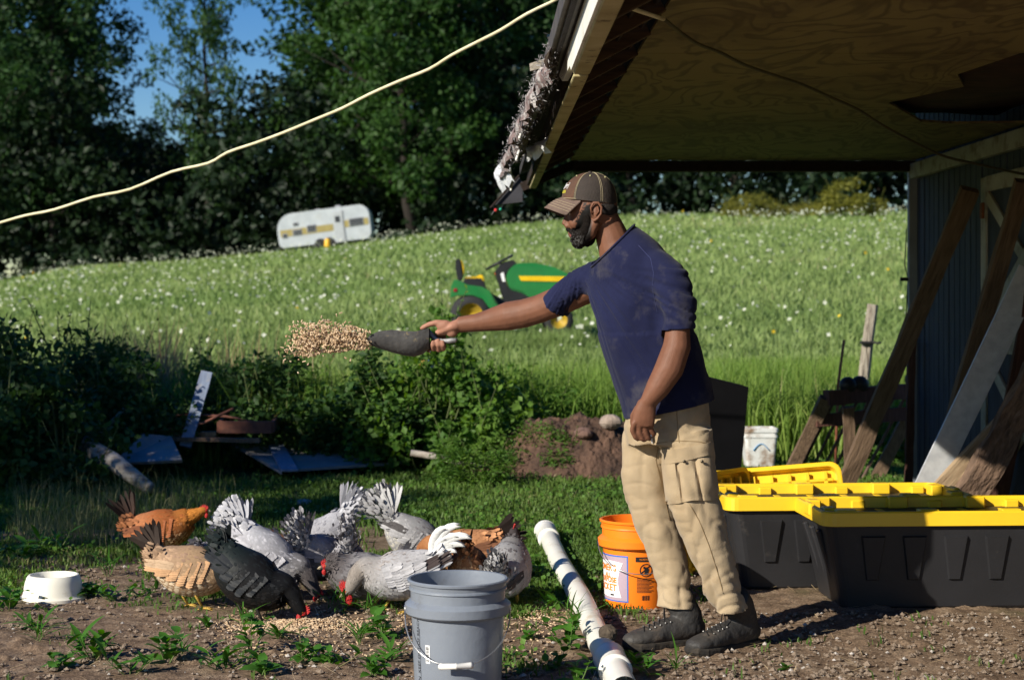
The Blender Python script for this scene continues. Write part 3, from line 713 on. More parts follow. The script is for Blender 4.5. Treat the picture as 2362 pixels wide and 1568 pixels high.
# dark triangular end flap with party-light bulbs at the eave corner
o = thing('roof_corner_flap', 'dark triangular flap under the far eave corner', 'flap', W(1170, 450, 11.6))
mb = MB(); pts = [W(1196, 408, 11.62), W(1205, 421, 11.62), W(1205, 466, 11.62), W(1133, 474, 11.62)]; mb = slab(pts, (0, .03, 0)); part('flap_panel', mb, pm('flap', (.05, .05, .06), (.035, .035, .04), rough=.9), o)
mb = MB(); mb.tube([W(1197, 405, 11.6), W(1131, 480, 11.6)], .008, 6); part('flap_rod', mb, M_dkwood, o)
o = thing('string_light', 'short string of tiny coloured bulbs hanging from the dark eave corner', 'lights', W(1140, 484, 11.58))
mb = MB(); mb.tube([W(1136, 474, 11.58), W(1143, 483, 11.58), W(1154, 482, 11.58), W(1160, 474, 11.58)], .003, 4); mb.tube([W(1143, 483, 11.58), W(1134, 496, 11.58)], .006, 5); part('light_wire', mb, wire_m, o)
mb = MB(); mb.ball(W(1143, 485, 11.57), .012); part('bulb', mb, pm('red_bulb', (.7, .04, .04), rough=.2), o, True, label='red bulb')
mb = MB(); mb.ball(W(1154, 483, 11.57), .011); part('bulb', mb, pm('green_bulb', (.02, .35, .22), rough=.2), o, True, label='green bulb')

# ------------------------------------------------------------------ cord across the picture
M_cord = pm('cream_cord', (.72, .68, .45), (.58, .53, .32), rough=.5, scale=12)
def spline(pts, n=6):
    P = [Vector(p) for p in pts]; P = [P[0]*2-P[1]]+P+[P[-1]*2-P[-2]]; out = []
    for i in range(1, len(P)-2):
        for k in range(n):
            t = k/n; a, b, c, d = P[i-1:i+3]
            out.append(.5*((2*b)+(c-a)*t+(2*a-5*b+4*c-d)*t*t+(3*b-a-3*c+d)*t**3))
    out.append(P[-2]); return out
cordL = [(-60, 532), (0, 514), (60, 497), (125, 484), (215, 455), (300, 437), (395, 397), (480, 377), (525, 352), (590, 330), (655, 306), (725, 277), (790, 250), (850, 219), (920, 188), (990, 160), (1040, 129), (1100, 98), (1155, 70), (1215, 33), (1290, -4), (1340, -40), (1385, -38), (1412, 0)]
cordR = [(1412, 0), (1450, 18), (1530, 45), (1600, 98), (1660, 122), (1715, 150), (1790, 176), (1850, 196), (1910, 223), (1975, 252), (2035, 290), (2110, 330), (2180, 362), (2260, 380), (2330, 396), (2400, 410)]
PL = []
for k, (u, v) in enumerate(cordL): PL.append(W(u, v, 8.3-1.5*k/20 if k <= 20 else 6.2-.6*(k-21)))
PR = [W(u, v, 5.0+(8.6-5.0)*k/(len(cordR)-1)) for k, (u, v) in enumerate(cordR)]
cord = MB(); cord.tube(spline(PL+PR[1:3], 3), [.0078]*(3*20)+[.0062]*200, 8) if False else cord.tube(spline(PL+PR[1:3], 3), .0072, 8)
o = link('extension_cord', cord.mesh('extension_cord', True), M_cord); tag(o, 'long cream extension cord sagging across the yard from the shed roof', 'cord')
cord = MB(); cord.tube(spline(PR[2:], 3), .0066, 8)  # same cord continued under the roof; its shade is put into a darker colour
o = link('shaded_cord', cord.mesh('shaded_cord', True), pm('cord_shade_olive', (.085, .080, .035), (.06, .055, .025), rough=.6)); tag(o, 'shaded stretch of the cord, shade coloured in dark olive, under the plywood ceiling towards the braced door', 'cable')

# ------------------------------------------------------------------ timber leaning on the wall
def woodm(name, c1, c2, bump=.6, st=(12, 12, 1.2)): return pm(name, c1, c2, rough=.88, scale=5, stretch=st, bump=bump, bscale=9, detail=8)
def log_thing(name, label, cat, p0, p1, w, h, mat, up=(0, 1, 0), wob=.003, group=None, seg=10):
    p0 = Vector(p0); p1 = Vector(p1); d = (p1-p0).normalized()
    o = bpy.data.objects.new(name, None); C.objects.link(o)
    mb = MB(); L_ = (p1-p0).length; mb.beam((0, 0, 0), (0, 0, L_), w, h, up=(0, 1, 0), wob=wob, seg=seg)
    bpy.data.objects.remove(o); me = mb.mesh(name)
    o = link(name, me, mat); z = d; x = Vector(up).cross(z).normalized(); y = z.cross(x)
    o.matrix_world = Matrix.Translation(p0)@Matrix((x, y, z)).transposed().to_4x4()
    return tag(o, label, cat, group)
GT = 'timber leaning against the shed wall'
M_old = woodm('old_wood', (.19, .125, .080), (.095, .06, .038)); M_tan = woodm('tan_wood', (.40, .29, .18), (.25, .17, .10)); M_red = woodm('reddish_wood', (.12, .055, .04), (.07, .03, .022))
def ground_pt(u, v): g = G(u, v); g.z = 0; return g
log_thing('long_beam', 'longest dark beam leaning from the ground up to the wall top, beside the slatted panel', 'beam', ground_pt(1935, 1152), S(XW-.13, 9.75, 1.90), .10, .06, M_old, (0, 1, 0), .006, GT)
log_thing('thin_plank', 'thin brown plank standing close beside the longest dark beam', 'plank', ground_pt(1962, 1150), S(2.30, 10.7, .60), .07, .03, M_old, (0, 1, 0), .003, GT)
b0 = ground_pt(2078, 1250)
M_galv = pm('galvanized', (.62, .64, .66), (.48, .50, .53), rough=.42, metal=.25, scale=16, detail=5, dirt=(.40, .39, .37), dscale=6, dlo=.6, dhi=.8)
log_thing('metal_strip', 'pale galvanized metal strip leaning on the wall, bright at its foot', 'metal strip', b0, S(XW-.10, 8.75, 1.42), .14, .014, M_galv, (0, 1, .2), .001, GT)
log_thing('board', 'tan board leaning low to the right, just right of the metal strip', 'board', ground_pt(2045, 1258), S(XW-.08, 8.8, .80), .085, .04, M_tan, (0, 1, .1), .003, GT)
log_thing('bark_slab', 'rough slab with bark leaning at the right, broadest of the timbers', 'slab', ground_pt(2172, 1262), S(XW-.09, 8.3, 1.12), .15, .06, pm('bark_slab', (.22, .14, .095), (.085, .055, .038), rough=.95, scale=9, stretch=(3, 3, 1), bump=1, bscale=16, bdist=.02), (0, 1, .1), .010, GT, 16)
log_thing('board', 'reddish dark board above the bark slab, all in shade', 'board', S(2.80, 9.4, 0), S(XW-.07, 8.6, 1.55), .12, .035, M_red, (0, 1, .1), .004, GT)
log_thing('board', 'dark board leaning against the white braced door, highest at the right edge', 'board', S(2.60, 10.0, 0), S(XW-.12, 8.8, 1.88), .09, .045, M_old, (0, 1, .1), .004, GT)
log_thing('board', 'short tan board end at the right edge of the picture behind the front tote', 'board', ground_pt(2300, 1275), S(XW-.08, 7.7, .62), .11, .045, M_tan, (0, 1, .1), .004, GT)
log_thing('board', 'thin dark upright stick standing at the shed corner', 'stick', S(2.80, 11.2, 0), S(XW-.07, 11.3, 1.0), .05, .04, M_red, (0, 1, 0), .004, GT)
# slatted panel (old gate) leaning in front of the corner
pn = thing('slatted_panel', 'dark slatted timber panel leaning left of the longest beam, lit at its left foot', 'gate', ground_pt(3800, 1120))
A0 = ground_pt(1812, 1110); A1 = W(1905, 918, 11.6); B1 = W(2128, 898, 11.9); B0 = ground_pt(2018, 1105)
mb = MB(); mb.beam(A0, A1, .085, .05, up=(0, 1, 0), wob=.003, seg=6); part('side_rail', mb, M_old, pn)
mb = MB(); mb.beam(B0, B1, .085, .05, up=(0, 1, 0), wob=.003, seg=6); part('side_rail', mb, M_old, pn)
mb = MB(); mb.beam(A1, B1, .10, .07, up=(0, 1, 0), wob=.006, seg=8); part('top_rail', mb, M_red, pn)
mb = MB(); mb.beam(A1.lerp(A0, .26)+Vector((0, -.02, 0)), B1.lerp(B0, .26)+Vector((0, -.02, 0)), .09, .03, up=(0, 1, 0), wob=.004, seg=8); part('lower_rail', mb, M_red, pn)
for k in range(7):
    t = (k+.8)/8
    mb = MB(); mb.tube([A0.lerp(B0, t)+Vector((0, .01, 0)), A1.lerp(B1, t)+Vector((0, .01, 0))], .0115, 7); part('bar', mb, M_rust if 'M_rust' in globals() else woodm('bar', (.16, .10, .08), (.08, .05, .04)), pn)
for t in (.22, .34, .90, 1.0):
    c = A1.lerp(B1, t)+Vector((0, 0, .075)); mb = MB(); mb.lathe([(.0, -.045), (.04, -.04), (.058, -.02), (.058, .02), (.04, .04), (.0, .045)], c, 14, axis=Euler((R(90), 0, 0)).to_matrix()); part('roller', mb, wire_m, pn, True)
# post with insulator behind, and a thin rusty rod
p = thing('fence_post', 'weathered grey split post with a wire clip, behind the slatted panel', 'post', W(1988, 1060, 13.9))
mb = MB(); mb.tube([W(1985, 1080, 13.9), W(1990, 880, 13.9), W(2000, 790, 13.9), W(2012, 702, 13.9)], [(.062, .055), (.058, .05), (.054, .048), (.05, .045)], 7); part('post_shaft', mb, pm('split_post', (.40, .36, .29), (.16, .13, .10), rough=.95, scale=6, stretch=(9, 9, 1), bump=1, bscale=10, bdist=.03), p, False)
mb = MB(); mb.box(W(2000, 790, 13.84), (.115, .06, .022), None, .005); mb.tube([W(2012, 788, 13.8), W(2024, 792, 13.78), W(2030, 790, 13.75)], .009, 7); part('wire_clip', mb, wire_m, p)
o = MB(); o.tube([W(1926, 1080, 13.0), W(1932, 890, 13.0), W(1946, 784, 13.0)], .011, 6); o = link('steel_rod', o.mesh('steel_rod', True), pm('rusty', (.28, .09, .05), (.15, .05, .03), rough=.8, scale=20)); tag(o, 'thin rusty rod stuck upright left of the split post', 'rod')
# ------------------------------------------------------------------ totes, buckets, bowl, pipe
M_blackp = pm('black_plastic', (.019, .019, .022), (.015, .015, .017), rough=.50, scale=4, spec=.5, dirt=(.07, .06, .05), dscale=9, dlo=.62, dhi=.85, bump=.08, bscale=70)
M_yellow = pm('yellow_plastic', (.84, .54, .022), (.78, .48, .018), rough=.38, scale=3, spec=.5, dirt=(.5, .36, .06), dscale=7, dlo=.64, dhi=.85)
def rrect(w, d, r, n=5):
    P = []
    for (cx, cy, a0) in [(w/2-r, d/2-r, 0), (-w/2+r, d/2-r, 90), (-w/2+r, -d/2+r, 180), (w/2-r, -d/2+r, 270)]:
        for k in range(n+1):
            a = R(a0+90*k/n); P.append((cx+r*math.cos(a), cy+r*math.sin(a)))
    return P
def ringstack(mb, secs, capb=False, capt=False):
    """secs: list of (outline, z) with equal counts"""
    n = len(secs[0][0]); V = [(x, y, z) for o_, z in secs for x, y in o_]
    fs = [[i*n+k, i*n+(k+1) % n, (i+1)*n+(k+1) % n, (i+1)*n+k] for i in range(len(secs)-1) for k in range(n)]
    if capb: fs.append(list(range(n))[::-1])
    if capt: fs.append([(len(secs)-1)*n+k for k in range(n)])
    mb.add(V, fs)
def tote_lid(w, d, parent, at_z, open_=True, inv=None):
    """tray-like lid: rolled skirt, ledge, sunken floor and blocks along the inside"""
    rr = lambda e, r: rrect(w+e, d+e, r)
    mb = MB(); z = at_z
    ringstack(mb, [(rr(.000, .05), z-.060), (rr(.012, .055), z-.058), (rr(.006, .052), z-.006), (rr(-.006, .05), z), (rr(-.030, .045), z), (rr(-.042, .04), z-.012), (rr(-.055, .04), z-.050), (rr(-.065, .04), z-.052)], capt=True)
    o = part('lid', mb, M_yellow, parent, False, local=True); 
    blk = MB(); nx = max(4, int(w/.17))
    for sy in (-1, 1):
        for k in range(nx):
            x = -w/2+.10+(w-.20)*k/(nx-1)
            if k % 2 == 0: blk.box((x, sy*(d/2-.050), z-.022), (.085, .055, .052), None, .006)
            else: blk.box((x, sy*(d/2-.038), z-.032), (.06, .03, .035), None, .005)
    for sx in (-1, 1):
        for y_ in (-d/4, d/4): blk.box((sx*(w/2-.050), y_, z-.022), (.055, .08, .052), None, .006)
        blk.box((sx*(w/2-.004), 0, z-.020), (.03, .10, .055), None, .008)
    b = part('lid_block', blk, M_yellow, o, False, local=True); WM[b.name] = WM[parent.name]
    b['kind'] = 'stuff'
    # raised ribs of the sunken floor
    for k in range(6):
        mb = MB(); x = -w/2+.16+(w-.32)*k/5
        mb.box((x, 0, z-.049), (.03, d-.2, .012), None, .003); part('lid_rib', mb, M_yellow, o, False, local=True)
    return o
def tote(name, label, x, y, rz, w, d, h, sticker=False):
    t = thing(name, label, 'storage tote', (x, y, hz(x, y)-.006), rz, 'black storage totes with yellow lids')
    mb = MB(); wb, db_ = w*.86, d*.80
    secs = []
    for k in range(9):
        s_ = k/8; secs.append((rrect(wb+(w-.03-wb)*s_, db_+(d-.03-db_)*s_, .045+.01*s_), .012+(h-.06-.012)*s_))
    secs = [(rrect(wb-.02, db_-.02, .04), 0)]+secs+[(rrect(w-.006, d-.006, .055), h-.058), (rrect(w-.006, d-.006, .055), h-.045)]
    ringstack(mb, secs, capb=True, capt=True)
    body = part('tub', mb, M_blackp, t, False, local=True)
    # tapering ribs pressed out of the long sides
    n = 6
    for sy in (-1, 1):
        for k in range(n):
            xs = -wb/2+.12+(wb-.20)*k/(n-1); tt = MB()
            z1, z0 = h-.10, .12
            def yy(z): return (db_+(d-.03-db_)*((z-.012)/(h-.072)))/2
            wt, wbm = .052, .026
            V = [(xs-wt, sy*(yy(z1)-.004), z1), (xs+wt, sy*(yy(z1)-.004), z1), (xs+wt*.85, sy*(yy(z1)+.013), z1-.006), (xs-wt*.85, sy*(yy(z1)+.013), z1-.006),
                 (xs-wbm, sy*(yy(z0)-.004), z0), (xs+wbm, sy*(yy(z0)-.004), z0), (xs+wbm*.8, sy*(yy(z0)+.012), z0+.006), (xs-wbm*.8, sy*(yy(z0)+.012), z0+.006)]
            fs = [[3, 2, 6, 7], [0, 3, 7, 4], [2, 1, 5, 6], [0, 1, 2, 3], [7, 6, 5, 4]]
            tt.add(V, fs if sy < 0 else [f[::-1] for f in fs]); part('tub_rib', tt, M_blackp, body, False, local=True)
    for sx in (-1, 1):
        for k in (-1, 0, 1):
            mb = MB(); mb.beam((sx*(w/2-.012), k*d*.22, h-.09), (sx*(wb/2+.006), k*d*.19, .10), .04, .022, up=(sx, 0, 0), bev=.006); part('tub_rib', mb, M_blackp, body, False, local=True)
    tote_lid(w, d, t, h)
    if sticker:
        mb = MB(); mb.box((-wb/2-.026, -db_/2+.07, .20), (.003, .05, .13), Euler((0, R(-9), 0)).to_matrix()); s = part('sticker', mb, pm('sticker', (.75, .78, .80), (.7, .72, .75), rough=.4), t, local=True)
        mb = MB(); mb.box((-wb/2-.0325, -db_/2+.07, .238), (.002, .035, .03), Euler((0, R(-9), 0)).to_matrix()); mb.box((-wb/2-.0225, -db_/2+.075, .158), (.003, .025, .02), Euler((0, R(-9), 0)).to_matrix()); part('sticker_print', mb, pm('print_red', (.5, .08, .05)), s, local=True)
    return t
tote('storage_tote', 'front black storage tote with yellow lid, partly in the shadow of the man', 1.855, 7.20, R(3), 1.22, .56, .405)
tote('storage_tote', 'second black storage tote behind the front one, with a small white sticker', 1.46, 7.70, R(4), 1.10, .56, .41, True)
# loose lid propped on its edge behind the man
ld = thing('tote_lid', 'loose yellow tote lid tilted up behind the man\'s legs, underside showing', 'lid', W(1780, 1180, 8.45), group='yellow tote lids off their totes')
lw, ldp = .66, .50
def lid_loose(parent, M):
    mb = MB(); ringstack(mb, [(rrect(lw, ldp, .05), -.05), (rrect(lw+.012, ldp+.012, .055), -.048), (rrect(lw+.006, ldp+.006, .052), -.006), (rrect(lw-.006, ldp-.006, .05), 0)], capt=True)
    ringstack(mb, [(rrect(lw, ldp, .05), -.05), (rrect(lw-.03, ldp-.03, .045), -.05), (rrect(lw-.04, ldp-.04, .04), -.008)], capt=True)
    def xf(mb):
        mb.V = [v@np.array(M.to_3x3()).T+np.array(M.translation) for v in mb.V]; return mb
    o = part('lid_shell', xf(mb), M_yellow, parent, False)
    for k in range(7):
        mb = MB(); x = -lw/2+.07+(lw-.14)*k/6; mb.box((x, 0, -.024), (.02, ldp-.07, .030), None, .003); part('lid_rib', xf(mb), M_yellow, parent)
    for k in range(4):
        mb = MB(); y = -ldp/2+.08+(ldp-.16)*k/3; mb.box((0, y, -.026), (lw-.07, .016, .026), None, .003); part('lid_rib', xf(mb), M_yellow, parent)
Mx = Matrix.Translation(Vector((1.27, 8.22, .205)))@Euler((R(-112), R(-5), R(-4))).to_matrix().to_4x4()
lid_loose(ld, Mx)
ld2 = thing('tote_lid', 'yellow lid standing on edge between the man\'s legs and the rear tote', 'lid', (1.0, 8.25, .2), group='yellow tote lids off their totes')
Mx = Matrix.Translation(Vector((.93, 8.02, .20)))@Euler((R(-97), R(0), R(52))).to_matrix().to_4x4()
lid_loose(ld2, Mx)

def pail(name, label, cat, c, mat, h=.37, r1=.152, r0=.131, bail=None, grip=None, rzv=0):
    t = thing(name, label, cat, (c[0], c[1], hz(c[0], c[1])-.008), rzv)
    mb = MB(); rt = lambda z: r0+(r1-.006-r0)*z/h
    prof = [(0, 0), (r0-.010, 0), (r0, .008), (rt(h-.115), h-.115), (rt(h-.112)+.013, h-.112), (rt(h-.110)+.019, h-.106), (rt(h-.075)+.019, h-.080), (rt(h-.07)+.008, h-.070), (rt(h-.06), h-.066), (rt(h-.04), h-.036), (rt(h-.03)+.005, h-.034), (rt(h-.03)+.004, h-.028), (rt(h-.02), h-.026), (rt(h)+.002, h-.012), (rt(h)+.008, h-.010), (rt(h)+.009, h-.003), (rt(h)+.005, h), (rt(h)-.002, h-.001), (rt(h)-.004, h-.02), (rt(h-.1)-.004, h-.1), (r0-.004, .012), (0, .012)]
    mb.lathe(prof, (0, 0, 0), 64); b = part('pail_body', mb, mat, t, True, local=True); sharp(b, 40)
    return t
M_grey = pm('grey_plastic', (.20, .225, .265), (.17, .19, .225), rough=.34, scale=3, spec=.5, dirt=(.10, .095, .085), dscale=6, dlo=.60, dhi=.80, bump=.12, bscale=45)
gb = pail('bucket', 'grey plastic bucket with white-gripped wire handle in the foreground', 'bucket', (-.172, 5.42), M_grey, .385, .158, .136)
GH = .385
M_wire = pm('bail_wire', (.62, .62, .60), (.5, .5, .5), rough=.3, metal=.9)
def bail(parent, h, r, drop, grip_mat, tilt_u=0, spread=.008, front=-1):
    P = []
    for k in range(25):
        a = math.pi*k/24; x = -math.cos(a)*r; P.append((x, front*(.02+math.sin(a)*(r*.92)), h-drop*math.sin(a)**.85+tilt_u*x))
    mb = MB(); mb.tube(P, .0022, 6); o = part('handle_wire', mb, M_wire, parent, True, local=True)
    for sx in (-1, 1):
        mb = MB(); mb.lathe([(.0, -.008), (.014, -.008), (.014, .006), (.0, .008)], (sx*(r-.004), 0, h), 12, axis=Euler((0, R(90), 0)).to_matrix()); part('handle_ear', mb, parent.children[0].data.materials[0] if parent.children else M_grey, parent, True, local=True)
    return o, P
hw, P = bail(gb, GH-.10, .166, .145, None, .012)
mb = MB(); c0 = Vector(P[12]); mb.tube([c0+Vector((-.047, .006, -.002)), c0+Vector((-.043, .001, -.002)), c0+Vector((-.002, -.002, 0)), c0+Vector((.0, -.002, 0)), c0+Vector((.002, -.002, 0)), c0+Vector((.043, .001, .002)), c0+Vector((.047, .006, .002))], [.011, .0095, .0085, .0105, .0085, .0095, .011], 12)
part('handle_grip', mb, pm('white_grip', (.82, .80, .76), (.74, .72, .68), rough=.4), hw, True, local=True)
def curved_patch(parent, name, a0, a1, z0, z1, r0, h, rr0, rr1, mat, off, n=12, at=None):
    """patch on the tapering side of a pail (angles in degrees, 270 faces the camera)"""
    V = []
    for j in range(2):
        z = z0 if j == 0 else z1
        for i in range(n+1):
            a = R(a0+(a1-a0)*i/n); r = rr0+(rr1-.006-rr0)*z/h+off; V.append((r*math.cos(a), r*math.sin(a), z))
    fs = [[i, i+1, n+2+i, n+1+i] for i in range(n)]
    mb = MB(); mb.add(V, fs); return part(name, mb, mat, at or parent, True, local=True)
def wrap_text(s, a_c, z, size, rfun, mat, parent, name='lettering', vertical=False, align='CENTER', bold=0, off=.0012):
    cu = bpy.data.curves.new(name, 'FONT'); cu.body = s; cu.size = size; cu.align_x = align; cu.align_y = 'CENTER'; cu.offset = bold
    tmp = bpy.data.objects.new(name, cu); C.objects.link(tmp)
    dg = bpy.context.evaluated_depsgraph_get(); me = bpy.data.meshes.new_from_object(tmp.evaluated_get(dg))
    bpy.data.objects.remove(tmp)
    for v in me.vertices:
        x, y = v.co.x, v.co.y
        if vertical: x, y = -y, x
        zz = z+y; r = rfun(zz)+off; a = R(a_c)+x/r; v.co = (r*math.cos(a), r*math.sin(a), zz)
    me.name = name
    return part(name, me, mat, parent, local=True)
M_white = pm('label_white', (.80, .80, .80), (.76, .76, .76), rough=.5); M_ink = pm('ink', (.015, .015, .018), rough=.6)
lab = curved_patch(gb, 'barcode_label', 227.5, 234.5, .135, .192, 0, GH, .136, .158, M_white, .0008)
bm_ = MB(); g_ = random.Random(3); z = .139
rf = lambda z: .136+(.158-.006-.136)*z/GH
while z < .186:
    hgt_ = g_.choice([.0008, .0014, .0022]); V = []
    for zz in (z, z+hgt_):
        for i in range(4): a = R(228.5+4.6*i/3); V.append(((rf(zz)+.0015)*math.cos(a), (rf(zz)+.0015)*math.sin(a), zz))
    bm_.add(V, [[i, i+1, 5+i, 4+i] for i in range(3)]); z += hgt_+g_.choice([.0008, .0012, .002])
part('barcode', bm_, M_ink, lab, local=True)
wrap_text('CAUTION  KEEP OUT OF REACH', 214, .14, .018, rf, M_ink, gb, 'lettering', vertical=True)
curved_patch(gb, 'print_band', 216.5, 217.0, .02, .24, 0, GH, .136, .158, M_ink, .0008, 1)

OBX, OBY = (1468-1180.5)*7.06/F, 7.06
M_orange = pm('orange_plastic', (.90, .22, .012), (.86, .19, .010), rough=.40, scale=3, spec=.45, dirt=(.35, .16, .07), dscale=8, dlo=.66, dhi=.82)
ob = pail('bucket', 'orange plastic bucket with a worn printed label behind the man\'s front leg', 'bucket', (OBX, OBY), M_orange, .372, .151, .129)
OH = .372; ro = lambda z: .129+(.151-.006-.129)*z/OH
a0_, a1_ = 176, 251
curved_patch(ob, 'print_panel', a0_, a1_, .045, .235, 0, OH, .129, .151, pm('mauve_print', (.42, .32, .38), (.36, .27, .33), rough=.55), .0006, 16)
bl = pm('blue_print', (.05, .16, .55), rough=.5)
curved_patch(ob, 'print_border', a0_, a1_, .229, .235, 0, OH, .129, .151, bl, .0012, 16); curved_patch(ob, 'print_border', a0_, a1_, .045, .050, 0, OH, .129, .151, bl, .0012, 16); curved_patch(ob, 'print_border', a1_-2, a1_, .050, .229, 0, OH, .129, .151, bl, .0012, 2)
# white badge with concave right side
V = []; n = 10
for j in range(n+1):
    z = .062+(.205-.062)*j/n; t = j/n; ar = 240-8*math.sin(math.pi*t)+2*(t-.5)*2
    for i in range(13): a = R(180+(ar-180)*i/12); zz = z+(.006*math.sin(math.pi*i/12) if j == n else 0); V.append(((ro(zz)+.0016)*math.cos(a), (ro(zz)+.0016)*math.sin(a), zz))
mb = MB(); mb.add(V, [[j*13+i, j*13+i+1, (j+1)*13+i+1, (j+1)*13+i] for j in range(n) for i in range(12)]); badge = part('label_badge', mb, M_white, ob, True, local=True)
M_op = pm('orange_print', (.85, .24, .02), rough=.5)
for s_, z_, sz in [("HOMER'S", .180, .036), ('ALL', .150, .024), ('PURPOSE', .131, .030), ('BUCKET', .100, .038)]:
    wrap_text(s_, 229 if s_ != 'ALL' else 215, z_, sz, ro, M_op, badge, 'lettering', align='RIGHT', bold=.0012, off=.0024)
curved_patch(ob, 'small_print', 213, 222, .068, .075, 0, OH, .129, .151, M_ink, .0024, 4, at=badge)
# black print on the right: header, safety emblem, text block, barcode
curved_patch(ob, 'print_block', 264, 300, .212, .232, 0, OH, .129, .151, M_ink, .0008, 8)
wrap_text('WARNING', 282, .222, .012, ro, M_op, ob, 'lettering', off=.0018)
ring = MB(); V = []; k_ = 28
for i in range(k_):
    a = 2*math.pi*i/k_
    for rr_ in (.027, .023):
        x, z = rr_*math.cos(a), .178+rr_*math.sin(a); r = ro(z)+.0012; aa = R(282)+x/r; V.append((r*math.cos(aa), r*math.sin(aa), z))
ring.add(V, [[2*i, 2*((i+1) % k_), 2*((i+1) % k_)+1, 2*i+1] for i in range(k_)])
def flatpoly(pts, a_c, zc): return [((ro(zc+y)+.0014)*math.cos(R(a_c)+x/ro(zc+y)), (ro(zc+y)+.0014)*math.sin(R(a_c)+x/ro(zc+y)), zc+y) for x, y in pts]
for pts in ([(-.008, -.018), (.006, -.018), (.012, .004), (.004, .014), (-.006, .010)], [(-.012, .006), (-.004, .006), (-.004, .016), (-.012, .016)], [(-.022, -.010), (-.018, -.014), (.018, .016), (.014, .020)]):
    ring.add(flatpoly(pts, 282, .178), [list(range(len(pts)))])
part('safety_emblem', ring, M_ink, ob, local=True)
for k in range(11):
    mb = MB(); z = .146-k*.0056; curved_patch(ob, 'print_line', 266, 296-(k % 3)*4, z-.0032, z, 0, OH, .129, .151, pm('brown_print', (.18, .05, .015)) if k == 0 else bpy.data.materials['brown_print'], .0008, 6)
for k in range(9): curved_patch(ob, 'barcode_bar', 275+k*1.6, 275+k*1.6+[.5, 1.0, .7][k % 3], .055, .075, 0, OH, .129, .151, M_ink, .0009, 1)
hw, P = bail(ob, OH-.10, .160, .105, None, -.02)

# white feed bowl
bx = G(104, 1390); t = thing('feed_bowl', 'white round plastic feed bowl on the soil at the left', 'bowl', (bx.x, bx.y+.13, hz(bx.x, bx.y+.13)-.004))
mb = MB(); mb.lathe([(0, .0), (.128, 0), (.137, .003), (.1375, .016), (.131, .02), (.126, .030), (.118, .075), (.110, .098), (.104, .106), (.097, .107), (.092, .102), (.087, .075), (.07, .048), (0, .042)], (0, 0, 0), 56)
b = part('bowl_body', mb, pm('white_plastic', (.84, .81, .70), (.78, .74, .62), rough=.45, scale=4, dirt=(.42, .34, .22), dscale=7, dlo=.60, dhi=.80), t, True, local=True); sharp(b, 40)
b.scale = (1, .95, 1.02)
# PVC drain pipe on the ground
M_pvc = pm('white_pvc', (.80, .78, .72), (.72, .70, .62), rough=.35, scale=4, dirt=(.36, .27, .16), dscale=5, dlo=.60, dhi=.78, spec=.5)
t = thing('drain_pipe', 'long white PVC drain pipe lying beside the orange bucket', 'pipe', (.28, 7, 0))
PP = [(1262, 1233), (1275, 1262), (1292, 1300), (1322, 1352), (1345, 1400), (1364, 1446), (1392, 1506), (1412, 1546), (1440, 1610)]
PP = [G(u, v+18) for u, v in PP]; PP = [Vector((p.x, p.y, hz(p.x, p.y)+.044)) for p in PP]
mb = MB(); mb.tube(spline(PP, 5), .046, 24, cap=False); part('pipe', mb, M_pvc, t, True)
def coupling(i, j, r, L_, nm='coupling'):
    a = PP[i]; d = (PP[j]-PP[i]).normalized(); mb = MB()
    mb.tube([a-d*L_/2, a-d*(L_/2-.004), a-d*(L_/2-.02), a+d*(L_/2-.02), a+d*(L_/2-.004), a+d*L_/2], [r-.006, r+.003, r, r, r+.003, r-.006], 24, cap=True); part(nm, mb, M_pvc, t, True)
coupling(0, 1, .055, .30, 'bell_end'); coupling(7, 8, .0535, .22)
mb = MB(); a = PP[0]+(PP[0]-PP[1]).normalized()*.15; mb.tube([a, a-(PP[1]-PP[0]).normalized()*.03], [.060, .060], 20); part('end_cap', mb, M_pvc, t, True)

# white square pail, black upright cart tub, dirt mound
t = thing('square_pail', 'white square pail with muddy lower half behind the black tub', 'pail', W(1750, 1072, 12.9))
mb = MB(); w0, w1, H = .215, .245, .285
def rs(w, r=.03): return rrect(w, w, r)
ringstack(mb, [(rs(w0), 0), (rs(w1), H-.07), (rs(w1+.012), H-.07), (rs(w1+.012), H-.055), (rs(w1), H-.055), (rs(w1), H-.03), (rs(w1+.014), H-.03), (rs(w1+.014), H-.005), (rs(w1+.004), H), (rs(w1-.01), H), (rs(w0-.01), .02)], capb=True, capt=True)
b = part('pail_body', mb, pm('muddy_white', (.60, .62, .62), (.6, .6, .58), rough=.5, scale=5, dirt=(.22, .15, .10), dscale=7, dlo=.46, dhi=.62), t, local=True)
mb = MB(); mb.tube([(-.06+.12*k/8, -.1235+.0, .12+.05*math.sin(math.pi*k/8)) for k in range(9)], .004, 5); part('blue_mark', mb, pm('blue_mark', (.12, .30, .55)), t, True, local=True)
ct = thing('cart_tub', 'black plastic cart tub tipped upright behind the man\'s hip', 'cart tub', W(1690, 1100, 9.3))
p = [W(1600, 862, 9.3), W(1726, 893, 9.3), W(1706, 1112, 9.3), W(1600, 1118, 9.3)]
mb = slab(p, (0, .30, 0)); part('tub_shell', mb, pm('matte_black', (.005, .005, .006), rough=.9, spec=.05), ct)
